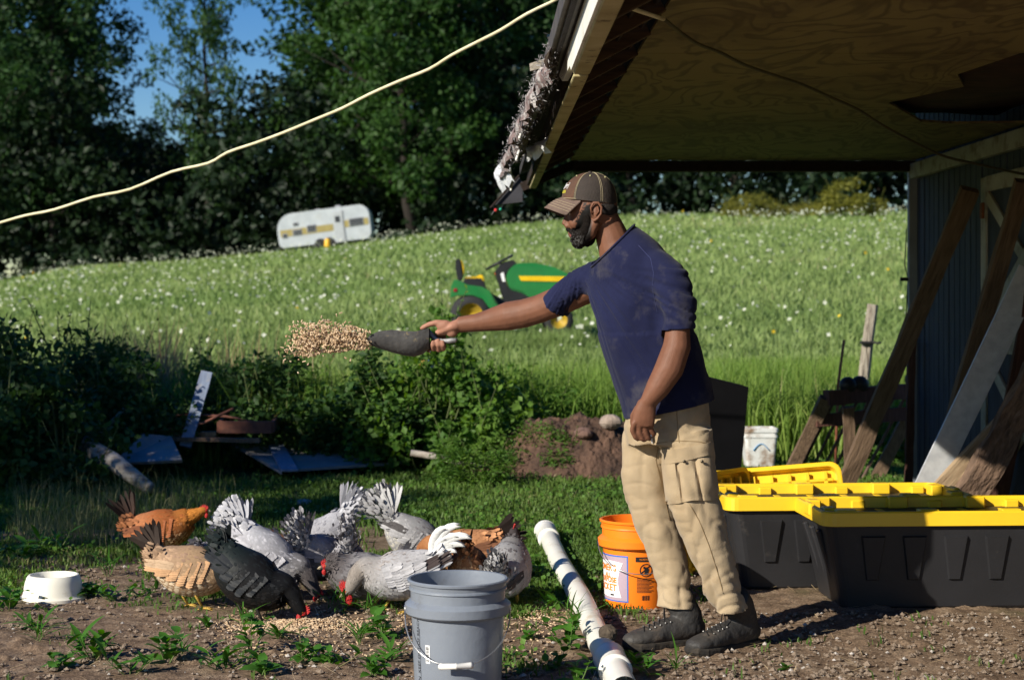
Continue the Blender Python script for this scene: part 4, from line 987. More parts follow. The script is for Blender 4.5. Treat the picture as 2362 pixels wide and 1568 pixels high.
def mound(name, label, cx, cy, rx, ry, h, mat, seed, cat='mound'):
    n = 110; xs = np.linspace(-1.15, 1.15, n); A, B = np.meshgrid(xs, xs); r = np.sqrt(A**2+B**2)
    X = cx+A.ravel()*rx; Y = cy+B.ravel()*ry
    P = np.stack([X, Y, np.zeros(n*n)], 1)
    prof = np.clip(1-r.ravel()**1.5, -.1, 1)
    Z = prof*h*(.55+.9*fbm(P*1.6, 3, seed))+(fbm(P*7, 4, seed+3, .7)-.5)*.22*np.clip(prof+.25, 0, 1)+(vn(P*26, seed)-.5)*.03*np.clip(prof+.25, 0, 1)-.03
    Z = np.where(r.ravel() > 1.08, -.08, Z)+hgt(X, Y)
    idx = np.arange(n*n).reshape(n, n); q = np.stack([idx[:-1, :-1].ravel(), idx[:-1, 1:].ravel(), idx[1:, 1:].ravel(), idx[1:, :-1].ravel()], 1)
    mb = MB(); mb.add(np.stack([X, Y, Z], 1), q); o = link(name, mb.mesh(name, False), mat); return tag(o, label, cat)
c = W(1335, 1060, 12.7)
M_red_soil = pm('red_soil', (.120, .068, .046), (.045, .027, .019), rough=.95, scale=6, bump=1, bscale=35, bdist=.02, detail=9)
mound('dirt_mound', 'reddish brown mound of dug earth left of the man\'s legs', c.x-.02, 12.75, .98, .8, .50, M_red_soil, 4)
def rock(name, label, c, r, mat, seed, cat='rock', group=None):
    mb = MB(); mb.ball((0, 0, 0), r, 14, 9); V = mb.V[0]; V *= (1+.45*(fbm(V/np.max(r)*1.4+seed, 3, seed)-.5))[:, None]
    o = link(name, mb.mesh(name, False), mat); o.location = c; o.rotation_euler = (0, 0, seed); return tag(o, label, cat, group)
M_stone = pm('stone', (.36, .29, .24), (.22, .17, .14), rough=.9, scale=9, bump=.6, bscale=30)
rock('rock', 'pale rock on top of the earth mound', W(1408, 972, 12.35), (.09, .08, .055), M_stone, 2)
rock('rock', 'darker boulder half sunk in the earth mound left of the pale rock', W(1345, 1000, 12.3), (.10, .07, .045), pm('dark_stone', (.20, .12, .09), (.12, .07, .055), rough=.9, scale=8, bump=.6), 5)
c = G(700, 1166); rock('brick_piece', 'flat tan brick lying in the grass behind the hens', (c.x, c.y, .02), (.10, .05, .022), M_stone, 8, 'brick')
rock('mud_clod', 'lump of mud stuck on the white pipe near its lower joint', Vector(PP[6])+Vector((.015, 0, .055)), (.038, .034, .03), pm('mud', (.11, .085, .06), (.06, .045, .032), rough=.95, scale=20, bump=1, bscale=50), 11, 'mud')
# ------------------------------------------------------------------ the man
from mathutils.bvhtree import BVHTree
def fuse(mb, voxel, smooth=4, fac=.5, name='tmp'):
    me = mb.mesh(name); o = bpy.data.objects.new(name, me); C.objects.link(o)
    m = o.modifiers.new('r', 'REMESH'); m.mode = 'VOXEL'; m.voxel_size = voxel; m.adaptivity = 0
    if smooth: s_ = o.modifiers.new('s', 'SMOOTH'); s_.factor = fac; s_.iterations = smooth
    dg = bpy.context.evaluated_depsgraph_get(); dg.update(); ev = o.evaluated_get(dg); m2 = ev.to_mesh()
    n = len(m2.vertices); V = np.zeros(n*3); m2.vertices.foreach_get('co', V); V = V.reshape(-1, 3)
    NR = np.zeros(n*3); m2.vertices.foreach_get('normal', NR); NR = NR.reshape(-1, 3)
    np_ = len(m2.polygons); lt = np.zeros(np_, np.int32); m2.polygons.foreach_get('loop_total', lt)
    lv = np.zeros(len(m2.loops), np.int32); m2.loops.foreach_get('vertex_index', lv)
    assert (lt == 4).all(); q = lv.reshape(-1, 4).copy()
    ev.to_mesh_clear(); bpy.data.objects.remove(o); bpy.data.meshes.remove(me)
    return V, NR, q
Y0 = 6.2; PX = Y0/F
def Q(u, v, dY=0.0): return W(u, v, Y0+dY)
def Qh(u, v, dY=0.0):     # head and torso points measured at Y0 scale, depth offset only
    p = W(u, v, Y0); p.y += dY; return p
skin = vcolm('skin', .55, .22, 260, .24, .10, 25)
SK = (.165, .072, .042); SKD = (.12, .052, .032)
man = thing('person', 'man in cap, navy T-shirt and khaki cargo trousers throwing feed from a scoop', 'person', (.80, 6.2, 0))
b = MB()
# head
b.ball(Qh(1367, 478), (.090, .076, .094), 24, 16)
b.ball(Qh(1339, 500), (.051, .058, .070), 20, 14)
for s in (-1, 1):
    b.ball(Qh(1311, 486, s*.022), (.010, .020, .009), 10, 8)
    b.ball(Qh(1327, 514, s*.034), (.026, .024, .026), 12, 8)
    b.ball(Qh(1308, 522, s*.010), (.011, .009, .009), 10, 8)
    b.tube([Qh(1372, 512, s*.056), Qh(1360, 540, s*.050), Qh(1338, 556, s*.026), Qh(1330, 560, 0)], [.020, .022, .022, .020], 10)
b.tube([Qh(1309, 488), Qh(1304.5, 505), Qh(1301, 519)], [(.008, .008), (.010, .009), (.013, .011)], 10)
b.ball(Qh(1324, 538), (.024, .030, .022), 12, 8); b.ball(Qh(1330, 558), (.020, .024, .016), 12, 8)
b.tube([Qh(1390, 500), Qh(1404, 528), Qh(1415, 558), Qh(1432, 600), Qh(1445, 640)], [(.052, .052), (.055, .056), (.061, .062), (.078, .075), (.085, .085)], 16)
for s in (-1, 1):
    b.ball(Qh(1373, 492, s*.074), (.013, .008, .026), 12, 8)
# simple trunk inside the clothes so that the figure is one piece
sv = Vector((.64, -.77, 0))
def upfor(a, c): t = (Vector(c)-Vector(a)).normalized(); return t.cross(sv)
tp = [Qh(1440, 630), Qh(1452, 680), Qh(1490, 800), Qh(1530, 920), Qh(1540, 1010)]
b.tube(tp, [(.13, .07), (.14, .08), (.12, .09), (.10, .08), (.09, .08)], 16, up=upfor(tp[0], tp[-1]))
# left arm (hanging, near the camera)
b.tube([Qh(1500, 640, -.12), Qh(1540, 690, -.19), Qh(1550, 745, -.215), Qh(1547, 795, -.225), Qh(1529, 845, -.235), Qh(1503, 888, -.235), Qh(1481, 922, -.23)],
       [.035, .036, .041, .049, .051, .042, (.031, .026)], 16)
b.tube([Qh(1481, 918, -.23), Qh(1476, 938, -.23), Qh(1473, 958, -.228), Qh(1472, 972, -.226)], [(.026, .033), (.022, .039), (.018, .041), (.013, .039)], 14, up=(1, 0, 0))
for pts in ([(1452, 962), (1448, 982), (1455, 998), (1463, 1003)], [(1463, 966), (1463, 985), (1470, 1001), (1478, 1006)], [(1474, 968), (1477, 985), (1483, 999), (1490, 1003)], [(1485, 966), (1490, 980), (1495, 989), (1500, 993)]):
    k = [1452, 1463, 1474, 1485].index(pts[0][0])
    b.tube([Qh(u, v, -.232+.006*i+.004*k) for i, (u, v) in enumerate(pts)], [.0108, .0102, .0094, .0080], 10)
b.tube([Qh(1462, 930, -.215), Qh(1450, 950, -.200), Qh(1450, 970, -.195), Qh(1456, 982, -.192)], [.013, .011, .0095, .008], 10)
# right arm (stretched out, far side)
HA = .40
def arm(u, v, y): return W(u, v, Y0+y)
b.tube([arm(1400, 640, .12), arm(1345, 668, .18), arm(1290, 694, .24), arm(1245, 712, .28), arm(1208, 723, .31), arm(1172, 729, .33), arm(1136, 737, .355), arm(1100, 744, .375), arm(1058, 749, HA)],
       [.062, .058, .056, .054, .055, .056, .045, .035, (.031, .027)], 16, up=(0, 1, 0))
H = lambda u, v, d=0: W(u, v, Y0+HA+d)
b.tube([H(1062, 749), H(1045, 753), H(1028, 760, .008), H(1010, 768, .022)], [(.026, .030), (.022, .036), (.020, .038), (.014, .032)], 14, up=(0, 1, 0))
b.ball(H(1023, 750, -.012), (.030, .018, .020), 14, 10, rot=Euler((0, R(-12), 0)).to_matrix())
b.ball(H(1042, 766, -.006), (.024, .018, .020), 14, 10)
b.tube([H(1022, 748, -.010), H(1006, 744, -.012), H(990, 748, -.010), H(976, 755, -.006), H(969, 759, -.004)], [.018, .0125, .0108, .0105, .006], 10)
for k, (u, top, lo) in enumerate([(998, 783, 805), (1010, 779, 807), (1021, 783, 805)]):
    b.tube([H(u+2, 772, .040), H(u+2, 792, .042), H(u+2, lo-3, .026), H(u+1, lo, .002), H(u, (top+lo)/2+1, -.018), H(u-1, top+2, -.017)], [.0105, .0105, .0105, .0103, .0100, .0080], 10)
b.tube([H(1012, 770, .030), H(1000, 785, .040), H(992, 802, .036), H(986, 811, .022)], [.011, .0108, .010, .0085], 10)   # forefinger under the scoop
# legs inside the trousers, down into the boots
for pts in ([(1530, 1000, .05), (1492, 1100, .08), (1508, 1200, .085), (1545, 1310, .075), (1560, 1410, .065)], [(1560, 1000, -.05), (1588, 1100, -.085), (1610, 1200, -.088), (1648, 1310, -.072), (1686, 1400, -.050)]):
    b.tube([Qh(u, v, d) for u, v, d in pts], [.062, .052, .045, .038, .026], 12)
V, NR, q = fuse(b, .0044, 3, .42)
V += NR*((fbm(V*55, 3, 5)-.5)*.0012)[:, None]
# pigment: palms lighter, lips, knuckles
col = np.tile(np.array(SK), (len(V), 1)); col *= (1+.22*(fbm(V*14, 3, 2)-.5))[:, None]
pu = V[:, 0]/V[:, 1]*F+1180.5; pv = 699-(V[:, 2]-CAMH)/V[:, 1]*F
palm = sst(1060, 1045, pu)*sst(-.30, .3, (Y0+HA+.008-V[:, 1])/.03)*(pu < 1062)*(pu > 960)
col = col*(1-palm[:, None])+np.array((.34, .165, .110))*palm[:, None]
lip = np.exp(-(((pu-1316)/6)**2+((pv-545)/6)**2))[:, None]*1.0
col = col*(1-lip)+np.array((.30, .10, .09))*lip
hd_ = (V[:, 1] > 6.05)&(V[:, 1] < 6.35)&(pv < 580)&(pu < 1372)&(pu > 1295)
bl_ = 468+np.clip((1350-pu), 0, 60)*1.9; bl_ = np.where(pu > 1350, 470, bl_)+(vn(V*220, 5)-.5)*26
bz_ = hd_*sst(-3, 4, pv-bl_)*sst(1368, 1360, pu+(pv-520)*.0)*(1-np.exp(-(((pu-1316)/6)**2+((pv-545)/5)**2)))
bz_ = np.where((pv < 526)&(pu < 1328), 0, bz_)
col = col*(1-bz_[:, None])+np.array((.006, .005, .0045))*bz_[:, None]
mb = MB(); mb.add(V, q, col=col); body = part('body', mb, skin, man, True)
bvh_body = BVHTree.FromPolygons([tuple(v) for v in V], [tuple(f) for f in q])
CO = Vector((0, 0, CAMH))
def hit(bvh, u, v, off=0.0, y=Y0):
    t = W(u, v, y); d = (t-CO).normalized(); h = bvh.ray_cast(CO, d)
    if h[0] is None: return t
    return h[0]-d*off
# ear rim and lobes
for s in (-1, 1):
    mb = MB(); mb.tube([Qh(1362, 497, s*.078), Qh(1360, 482, s*.082), Qh(1366, 471, s*.086), Qh(1376, 471, s*.089), Qh(1384, 481, s*.090), Qh(1383, 496, s*.087), Qh(1375, 507, s*.082), Qh(1367, 512, s*.077), Qh(1362, 506, s*.073)], [.003, .004, .0044, .0046, .0046, .0044, .0052, .0058, .003], 8, col=SK)
    mb.tube([Qh(1375, 479, s*.083), Qh(1378, 490, s*.084), Qh(1371, 500, s*.081)], [.0025, .0034, .0025], 7, col=SK); mb.ball(Qh(1363, 492, s*.078), (.004, .004, .006), 8, 6, col=SK)
    part('ear', mb, skin, man, True)
# eyes
M_eye = pm('eye_white', (.55, .50, .45), rough=.25); M_iris = pm('iris', (.03, .015, .01), rough=.15)
for s in (-1, 1):
    mb = MB(); mb.ball(Qh(1315, 494, s*.028), (.008, .009, .0065), 12, 8); e = part('eye', mb, M_eye, man, True)
    mb = MB(); mb.ball(Qh(1311.2, 494, s*.029), (.0035, .0042, .0042), 10, 6); part('iris', mb, M_iris, e, True)
    mb = MB(); mb.tube([Qh(1309, 492, s*.016), Qh(1309.5, 490.5, s*.028), Qh(1316, 493, s*.039)], [.003, .0042, .003], 7, col=SKD); part('eyelid', mb, skin, e, True)
    mb = MB(); mb.tube([Qh(1306.5, 484, s*.012), Qh(1307.5, 482, s*.026), Qh(1315, 485, s*.040)], [.002, .0038, .002], 7); part('eyebrow', mb, pm('brow_hair', (.012, .010, .009), rough=.9) if s < 0 else bpy.data.materials['brow_hair'], man, True)
# beard, moustache and hair
mb = MB()
for s in (-1, 1):
    mb.tube([Qh(1354, 490, s*.058), Qh(1353, 510, s*.056), Qh(1350, 534, s*.050), Qh(1342, 553, s*.036), Qh(1332, 562, 0)], [(.009, .011), (.014, .015), (.024, .021), (.026, .023), (.023, .023)], 12)
    mb.ball(Qh(1338, 540, s*.036), (.021, .014, .020), 12, 8)
    mb.tube([Qh(1322, 539, s*.030), Qh(1312, 531, s*.018), Qh(1307.5, 529, 0)], [.007, .0075, .007], 10)
    mb.tube([Qh(1322, 539, s*.030), Qh(1321, 548, s*.028), Qh(1320, 556, s*.012)], [.008, .009, .009], 10)
mb.ball(Qh(1333, 560), (.024, .026, .020), 14, 10); mb.ball(Qh(1352, 550), (.034, .046, .030), 14, 10)
V, NR, q = fuse(mb, .0035, 2); V += NR*((fbm(V*95, 3, 8)-.45)*.008)[:, None]
g2 = sst(.56, .70, vn(V*320, 3))*sst(1362, 1322, V[:, 0]/V[:, 1]*F+1180.5)*sst(525, 560, 699-(V[:, 2]-CAMH)/V[:, 1]*F)
mb = MB(); mb.add(V, q, col=np.array((.010, .008, .007))+g2[:, None]*np.array((.10, .10, .10))); part('beard', mb, vcolm('beard_hair', .9, .8, 500, .05, .3, 200), man, True)
mb = MB(); mb.ball(Qh(1383, 484), (.066, .0775, .042), 26, 16)
V = mb.V[0]; V += (V-np.array(Qh(1383, 484)))*((fbm(V*120, 2, 4)-.5)*.05)[:, None]; mb.V[0] = V
part('hair', mb, pm('hair', (.014, .011, .010), (.03, .025, .022), rough=.9, scale=90, bump=.7, bscale=300), man, True)
# cap
M_cap = pm('cap_cloth', (.044, .034, .029), (.030, .024, .021), rough=.85, scale=14, bump=.25, bscale=160, dirt=(.10, .075, .055), dscale=18, dlo=.58, dhi=.75)
M_capf = pm('cap_front_cloth', (.115, .056, .032), (.07, .036, .023), rough=.85, scale=16, bump=.25, bscale=160, dirt=(.09, .055, .035), dscale=22, dlo=.55, dhi=.7)
M_brim = pm('cap_brim_cloth', (.155, .105, .083), (.10, .068, .052), rough=.8, scale=18, bump=.2, bscale=160)
M_thr = pm('thread', (.45, .38, .24), rough=.8)
cc = Qh(1359, 463)
def crown(th, ph, k=1.0):
    """th: 0 = front (towards -X), positive to the camera side"""
    c, s_ = math.cos(ph), math.sin(ph)
    x = -math.cos(th)*.100*c**.92*k; y = -math.sin(th)*.083*c**.92*k; z = .102*s_**.95*k
    z += .011*math.cos(th)*(1-s_)-.006*(1-s_)
    seam = 1-.010*max(0, 1-abs(((math.degrees(th)+360) % 60)-30+0)/4 if False else 0)
    return Vector((cc.x+x*seam+.008*s_*.9, cc.y+y*seam, cc.z+z))
def patch(t0, t1, nt, n_ph, k=1.0, p0=0, p1=88):
    V = [crown(R(t0+(t1-t0)*i/nt), R(p0+(p1-p0)*j/n_ph), k) for j in range(n_ph+1) for i in range(nt+1)]
    n = nt+1; fs = [[j*n+i, j*n+i+1, (j+1)*n+i+1, (j+1)*n+i] for j in range(n_ph) for i in range(nt)]
    m = MB(); m.add([tuple(v) for v in V], fs); return m
cap = part('cap', patch(52, 308, 34, 14), M_cap, man, True)
part('front_panel', patch(-53, 53, 16, 14, 1.012), M_capf, cap, True)
V = []; nt_, ns = 8, 20
def brimp(s, t, dz):
    a = abs(s); ub, vb, yb = 1294+43*a**2, 455+11*a**2, s*.0735
    uo, vo, yo = 1256+47*a**2.3, 478+20*a**2.2, s*.0775
    u = ub+(uo-ub)*t; v = vb+(vo-vb)*t-3.0*math.sin(math.pi*t)*(1-a); y = yb+(yo-yb)*math.sin(t*math.pi/2)
    p = Qh(u, v, y); p.z += dz; return p
mb = MB()
for dz in (0, -.003):
    V = [brimp(-1+2*i/ns, j/nt_, dz) for j in range(nt_+1) for i in range(ns+1)]; n = ns+1
    fs = [[j*n+i, j*n+i+1, (j+1)*n+i+1, (j+1)*n+i] for j in range(nt_) for i in range(ns)]
    mb.add([tuple(v) for v in V], fs if dz == 0 else [f[::-1] for f in fs])
mb.tube([brimp(-1+2*i/ns, 1, -.0015) for i in range(ns+1)], .0022, 6)
brim = part('brim', mb, M_brim, cap, True)
for k in range(4):
    mb = MB(); mb.tube([brimp(-1+2*i/ns, .35+.15*k, .0006) for i in range(ns+1)], .0006, 4); part('stitch_line', mb, M_thr, brim)
for th in (54, 56.5, 112, 116, -54, 180, 176):
    mb = MB(); mb.tube([crown(R(th), R(2+8.4*i), 1.006) for i in range(11)], .0007, 4); part('stitch_line', mb, M_thr, cap)
mb = MB(); mb.tube([crown(R(-60+8*i), R(1.5), 1.016) for i in range(16)], .0010, 5); part('stitch_line', mb, M_thr, cap)
mb = MB(); mb.ball(crown(0, R(88), 1.01), (.008, .008, .004), 10, 6); part('button', mb, M_cap, cap, True)
for th, ph in ((85, 57), (25, 57), (145, 55)):
    mb = MB(); p = crown(R(th), R(ph), 1.014); mb.ball(p, (.0035, .0035, .0035), 8, 6); part('eyelet', mb, pm('eyelet', (.42, .40, .20)) if th == 85 else bpy.data.materials['eyelet'], cap, True)
def cap_text(s, th0, ph0, size, mat, sp=.9):
    cu = bpy.data.curves.new('t', 'FONT'); cu.body = s; cu.size = size; cu.align_x = 'CENTER'; cu.align_y = 'CENTER'; cu.offset = .0006
    tmp = bpy.data.objects.new('t', cu); C.objects.link(tmp); dg = bpy.context.evaluated_depsgraph_get(); me = bpy.data.meshes.new_from_object(tmp.evaluated_get(dg)); bpy.data.objects.remove(tmp)
    for v in me.vertices:
        th = th0+math.degrees(v.co.x/.092); ph = ph0+math.degrees(v.co.y/.10); v.co = crown(R(th), R(ph), 1.022)
    me.transform(WM[man.name].inverted()); me.name = 'emblem_lettering'; o = link('emblem_lettering', me, mat, cap); WM[o.name] = WM[man.name]
cap_text('DEPT', 14, 26, .018, M_white); cap_text('SEEDS', 14, 14, .014, pm('yellow_thread', (.62, .55, .05)))
mb = MB(); mb.tube([crown(R(a), R(p_), 1.022) for a, p_ in ((0, 21), (29, 21), (29, 34), (0, 34))], .0009, 5, closed=True); part('emblem_frame', mb, M_white, cap)
# ------- shirt
M_shirt = pm('navy_cotton', (.014, .017, .052), (.009, .011, .036), rough=.9, scale=5, bump=.25, bscale=350, sheen=.06, dirt=(.075, .070, .078), dscale=6, dlo=.54, dhi=.80, spec=.1)
sp_ = [(1542, 950, .186, .160), (1532, 905, .187, .162), (1513, 840, .188, .165), (1492, 775, .188, .165), (1473, 715, .192, .160), (1458, 660, .196, .148), (1447, 620, .190, .128), (1438, 592, .162, .108), (1425, 564, .116, .090), (1409, 541, .076, .080), (1397, 522, .066, .074)]
sh = MB(); pts = [Qh(u, v) for u, v, a, c in sp_]
sh.tube(pts, [(a, c) for u, v, a, c in sp_], 36, up=upfor(pts[0], pts[-1]))
# near sleeve and far sleeve
sh.tube([Qh(1470, 606, -.05), Qh(1508, 622, -.125), Qh(1537, 655, -.185), Qh(1549, 700, -.212), Qh(1552, 738, -.218), Qh(1551, 775, -.219)], [.030, .072, .076, .069, .063, .060], 22)
sh.tube([Qh(1420, 625, .06), Qh(1385, 634, .12), Qh(1345, 655, .18), Qh(1312, 680, .22), Qh(1292, 702, .245), Qh(1278, 716, .262)], [(.035, .035), (.062, .072), (.064, .082), (.060, .086), (.060, .090), (.060, .090)], 22, up=(0, 1, 0))
V, NR, q = fuse(sh, .0072, 16, .5)
def relax(V, q, w, n):
    e = np.concatenate([q[:, [0, 1]], q[:, [1, 2]], q[:, [2, 3]], q[:, [3, 0]]]); N_ = len(V); dg = np.bincount(e[:, 0], minlength=N_)+1e-9
    for k in range(n):
        S_ = np.stack([np.bincount(e[:, 0], V[e[:, 1], c], N_) for c in range(3)], 1)/dg[:, None]
        V = V+(S_-V)*(w*(.6 if k % 2 == 0 else -.58))[:, None]
    return V
pv = 699-(V[:, 2]-CAMH)/V[:, 1]*F; pu = V[:, 0]/V[:, 1]*F+1180.5
V = relax(V, q, sst(720, 660, pv)*sst(1330, 1360, pu), 260)
# drape: long folds from the stretched shoulder down to the hip, creases at waist and armpit
fx = (V-np.array(Qh(1400, 640)))
pu = V[:, 0]/V[:, 1]*F+1180.5; pv = 699-(V[:, 2]-CAMH)/V[:, 1]*F
ang = np.arctan2(pv-600, pu-1330); rad = np.hypot(pv-600, pu-1330)
fold = (np.abs(vn(np.stack([ang*17+.8*vn(V*4, 3), rad*.0035, V[:, 1]*.6], 1), 41)-.5)*2)
fold2 = (np.abs(fbm(np.stack([V[:, 0]*6+V[:, 2]*3, V[:, 1]*3, V[:, 2]*9-V[:, 0]*4], 1), 2, 43)-.5)*2)
low = sst(700, 880, pv); up_ = sst(575, 660, pv)
cr1 = np.clip(1-fold*2.2, 0, 1)**1.5; cr2 = np.clip(1-fold2*2.0, 0, 1)**1.4
arm_ = np.exp(-(((pu-1490)/38)**2+((pv-715)/50)**2))
V = V+NR*(-cr1*.0075*up_*(1-.3*low)-cr2*(.003+.010*low+.008*arm_)*up_*sst(1545, 1515, pu+(pv > 770)*200)+(fold-.5)*.004*up_+(fbm(V*16, 3, 44)-.5)*.006)[:, None]
m = np.exp(-((pu-1540)/60)**2)*sst(620, 700, pv)*sst(790, 760, pv); V += NR*((vn(np.stack([pu*.045, pv*.012, V[:, 1]*0], 1), 45)-.5)*.012*m)[:, None]
def cutoff(V, q, planes):
    """planes: (point, outward normal, radius): trims the cloth cleanly there"""
    bm = bmesh.new(); vs_ = [bm.verts.new(v) for v in V]
    for f in q: bm.faces.new([vs_[i] for i in f])
    for p, n, r in planes:
        p = Vector(p); n = Vector(n).normalized(); fs = [f for f in bm.faces if (f.calc_center_median()-p).length < r]
        geom = set(fs)
        for f in fs: geom.update(f.edges); geom.update(f.verts)
        bmesh.ops.bisect_plane(bm, geom=list(geom), plane_co=p, plane_no=n, dist=1e-5)
        dead = [f for f in bm.faces if (f.calc_center_median()-p).length < r and (f.calc_center_median()-p).dot(n) > 1e-4]
        bmesh.ops.delete(bm, geom=dead, context='FACES')
    loose = [v for v in bm.verts if not v.link_faces]; bmesh.ops.delete(bm, geom=loose, context='VERTS')
    bm.verts.index_update(); V2 = np.array([v.co[:] for v in bm.verts]); F2 = [[v.index for v in f.verts] for f in bm.faces]; bm.free(); return V2, F2
ax = (pts[1]-pts[0]).normalized()
ncol = Vector((-.70, 0, .71))
V, q = cutoff(V, q, [(Qh(1540, 943), -ax, .30), (Qh(1561, 757, -.235), (Qh(1550, 775, -.219)-Qh(1552, 738, -.218)).normalized()+Vector((.10, 0, 0)), .094),
                     (Qh(1291, 704, .245), (Qh(1278, 716, .262)-Qh(1312, 680, .22)).normalized(), .13), (Qh(1415, 566), ncol, .135)])
mb = MB(); mb.add(V, q); shirt = part('shirt', mb, M_shirt, man, True)
so = shirt.modifiers.new('t', 'SOLIDIFY'); so.thickness = .004; so.offset = -1
bvh_sh = BVHTree.FromPolygons([tuple(v) for v in V], [tuple(f) for f in q])
# collar: ribbed band laid on the shirt, dipping to the front
colpts = [(1446, 531), (1441, 546), (1432, 561), (1420, 573), (1405, 584), (1391, 593), (1383, 597)]
# collar ribbing along the cut edge of the neckline
_ec = {}
for f in q:
    for i in range(len(f)):
        e = tuple(sorted((f[i], f[(i+1) % len(f)]))); _ec[e] = _ec.get(e, 0)+1
bv_ = [Vector(V[i]) for e, c in _ec.items() if c == 1 for i in e if abs((Vector(V[i])-Qh(1415, 566)).dot(ncol)) < .004 and (Vector(V[i])-Qh(1415, 566)).length < .134]
cc_ = sum(bv_, Vector())/len(bv_); t1_ = Vector((0, 1, 0)); t2_ = ncol.cross(t1_)
bv_.sort(key=lambda p: math.atan2((p-cc_).dot(t2_), (p-cc_).dot(t1_)))
bins = []
for k in range(28):
    a0c = -math.pi+2*math.pi*k/28; sel = [p for p in bv_ if abs((math.atan2((p-cc_).dot(t2_), (p-cc_).dot(t1_))-a0c-math.pi/28+math.pi) % (2*math.pi)-math.pi) < math.pi/28]
    if sel: bins.append(sum(sel, Vector())/len(sel))
mb = MB(); mb.tube(bins, [(.0075, .0045)]*len(bins), 8, closed=True); part('collar', mb, M_shirt, shirt, True)
def seam(bvh, uv, parent, mat, r=.0011, off=.0005, name='seam', n=4):
    pts2 = []
    for (a, b_) in zip(uv[:-1], uv[1:]):
        for k in range(n): t = k/n; pts2.append((a[0]+(b_[0]-a[0])*t, a[1]+(b_[1]-a[1])*t))
    pts2.append(uv[-1]); mb = MB(); mb.tube([hit(bvh, u, v, off) for u, v in pts2], r, 5); return part(name, mb, mat, parent, True)
M_seamn = pm('navy_seam', (.035, .042, .12), rough=.9)
seam(bvh_sh, [(1472, 566), (1500, 596), (1507, 630), (1504, 665), (1512, 705), (1516, 722)], shirt, M_seamn)
# ------- trousers
M_khaki = pm('khaki_cotton', (.41, .318, .205), (.335, .252, .155), rough=.9, scale=4, bump=.25, bscale=300, dirt=(.30, .21, .12), dscale=7, dlo=.58, dhi=.80, spec=.12, sheen=.15)
tr = MB(); hp = [Qh(1548, 905), Qh(1543, 940), Qh(1538, 985), Qh(1540, 1022)]
tr.tube(hp, [(.150, .135), (.160, .145), (.168, .150), (.165, .150)], 32, up=upfor(hp[-1], hp[0])*-1)
near = [(1578, 985, .100, .090, -.075), (1583, 1040, .104, .095, -.08), (1586, 1095, .103, .092, -.085), (1593, 1150, .098, .088, -.088), (1610, 1205, .092, .084, -.088), (1632, 1260, .081, .078, -.082), (1650, 1310, .078, .075, -.072), (1665, 1350, .075, .073, -.062), (1683, 1408, .068, .071, -.050)]
far = [(1512, 985, .108, .085, .05), (1497, 1035, .106, .088, .055), (1492, 1090, .098, .086, .065), (1498, 1145, .090, .082, .075), (1513, 1200, .089, .082, .08), (1534, 1260, .074, .077, .08), (1549, 1310, .070, .074, .075), (1557, 1355, .073, .074, .07), (1562, 1416, .074, .074, .065)]
for L_ in (near, far): tr.tube([Qh(u, v, d) for u, v, a, c, d in L_], [(a, c) for u, v, a, c, d in L_], 28, up=(0, 1, 0))
V, NR, q = fuse(tr, .0072, 6, .5)
pu = V[:, 0]/V[:, 1]*F+1180.5; pv = 699-(V[:, 2]-CAMH)/V[:, 1]*F
isn = sst(0, 1, ((pu-1545)-(pv-1100)*.22)/40)
dg_ = np.where(isn > .5, 1.0, -.6)
wp = np.stack([vn(V*6, 71), vn(V*6, 72), vn(V*6, 73)], 1)-.5
f1 = np.abs(vn(np.stack([pu*.010+dg_*pv*.006+wp[:, 0]*1.2, pv*.014-dg_*pu*.012+wp[:, 1]*1.4, V[:, 1]*4], 1), 51)-.5)*2
f2 = np.abs(vn(np.stack([pu*.022+wp[:, 1]*2, pv*.045+pu*.014*dg_+wp[:, 0]*2, V[:, 1]*6], 1), 53)-.5)*2
f3 = np.abs(vn(np.stack([pu*.030+wp[:, 2]*1.5, pv*.004, V[:, 1]*7], 1), 55)-.5)*2
aml = .55+1.1*sst(1280, 1375, pv)+.35*np.exp(-((pv-1195)/35)**2)+.30*np.exp(-((pv-1000)/30)**2)
V = V+NR*(-np.clip(1-f1*1.9, 0, 1)**1.4*.0085*aml-np.clip(1-f2*2.1, 0, 1)**1.5*.0045*aml+(f1-.5)*.004*aml-np.clip(1-f3*2.0, 0, 1)**1.5*.0075*(1-.5*np.clip(aml, 0, 1))+(fbm(V*15, 3, 56)-.5)*.006)[:, None]
def endn(L_): a = Qh(*L_[-2][:2], L_[-2][4]); c = Qh(*L_[-1][:2], L_[-1][4]); return c, (c-a).normalized()
pl = []
for L_ in (near, far): c, n = endn(L_); pl.append((c-n*.016, n+Vector((-.15, 0, -.1)), .13))
pl.append((Qh(1547, 915), (hp[0]-hp[1]).normalized(), .25)); V, q = cutoff(V, q, pl)
mb = MB(); mb.add(V, q); trou = part('trousers', mb, M_khaki, man, True)
so = trou.modifiers.new('t', 'SOLIDIFY'); so.thickness = .004; so.offset = -1
bvh_t = BVHTree.FromPolygons([tuple(v) for v in V], [tuple(f) for f in q])
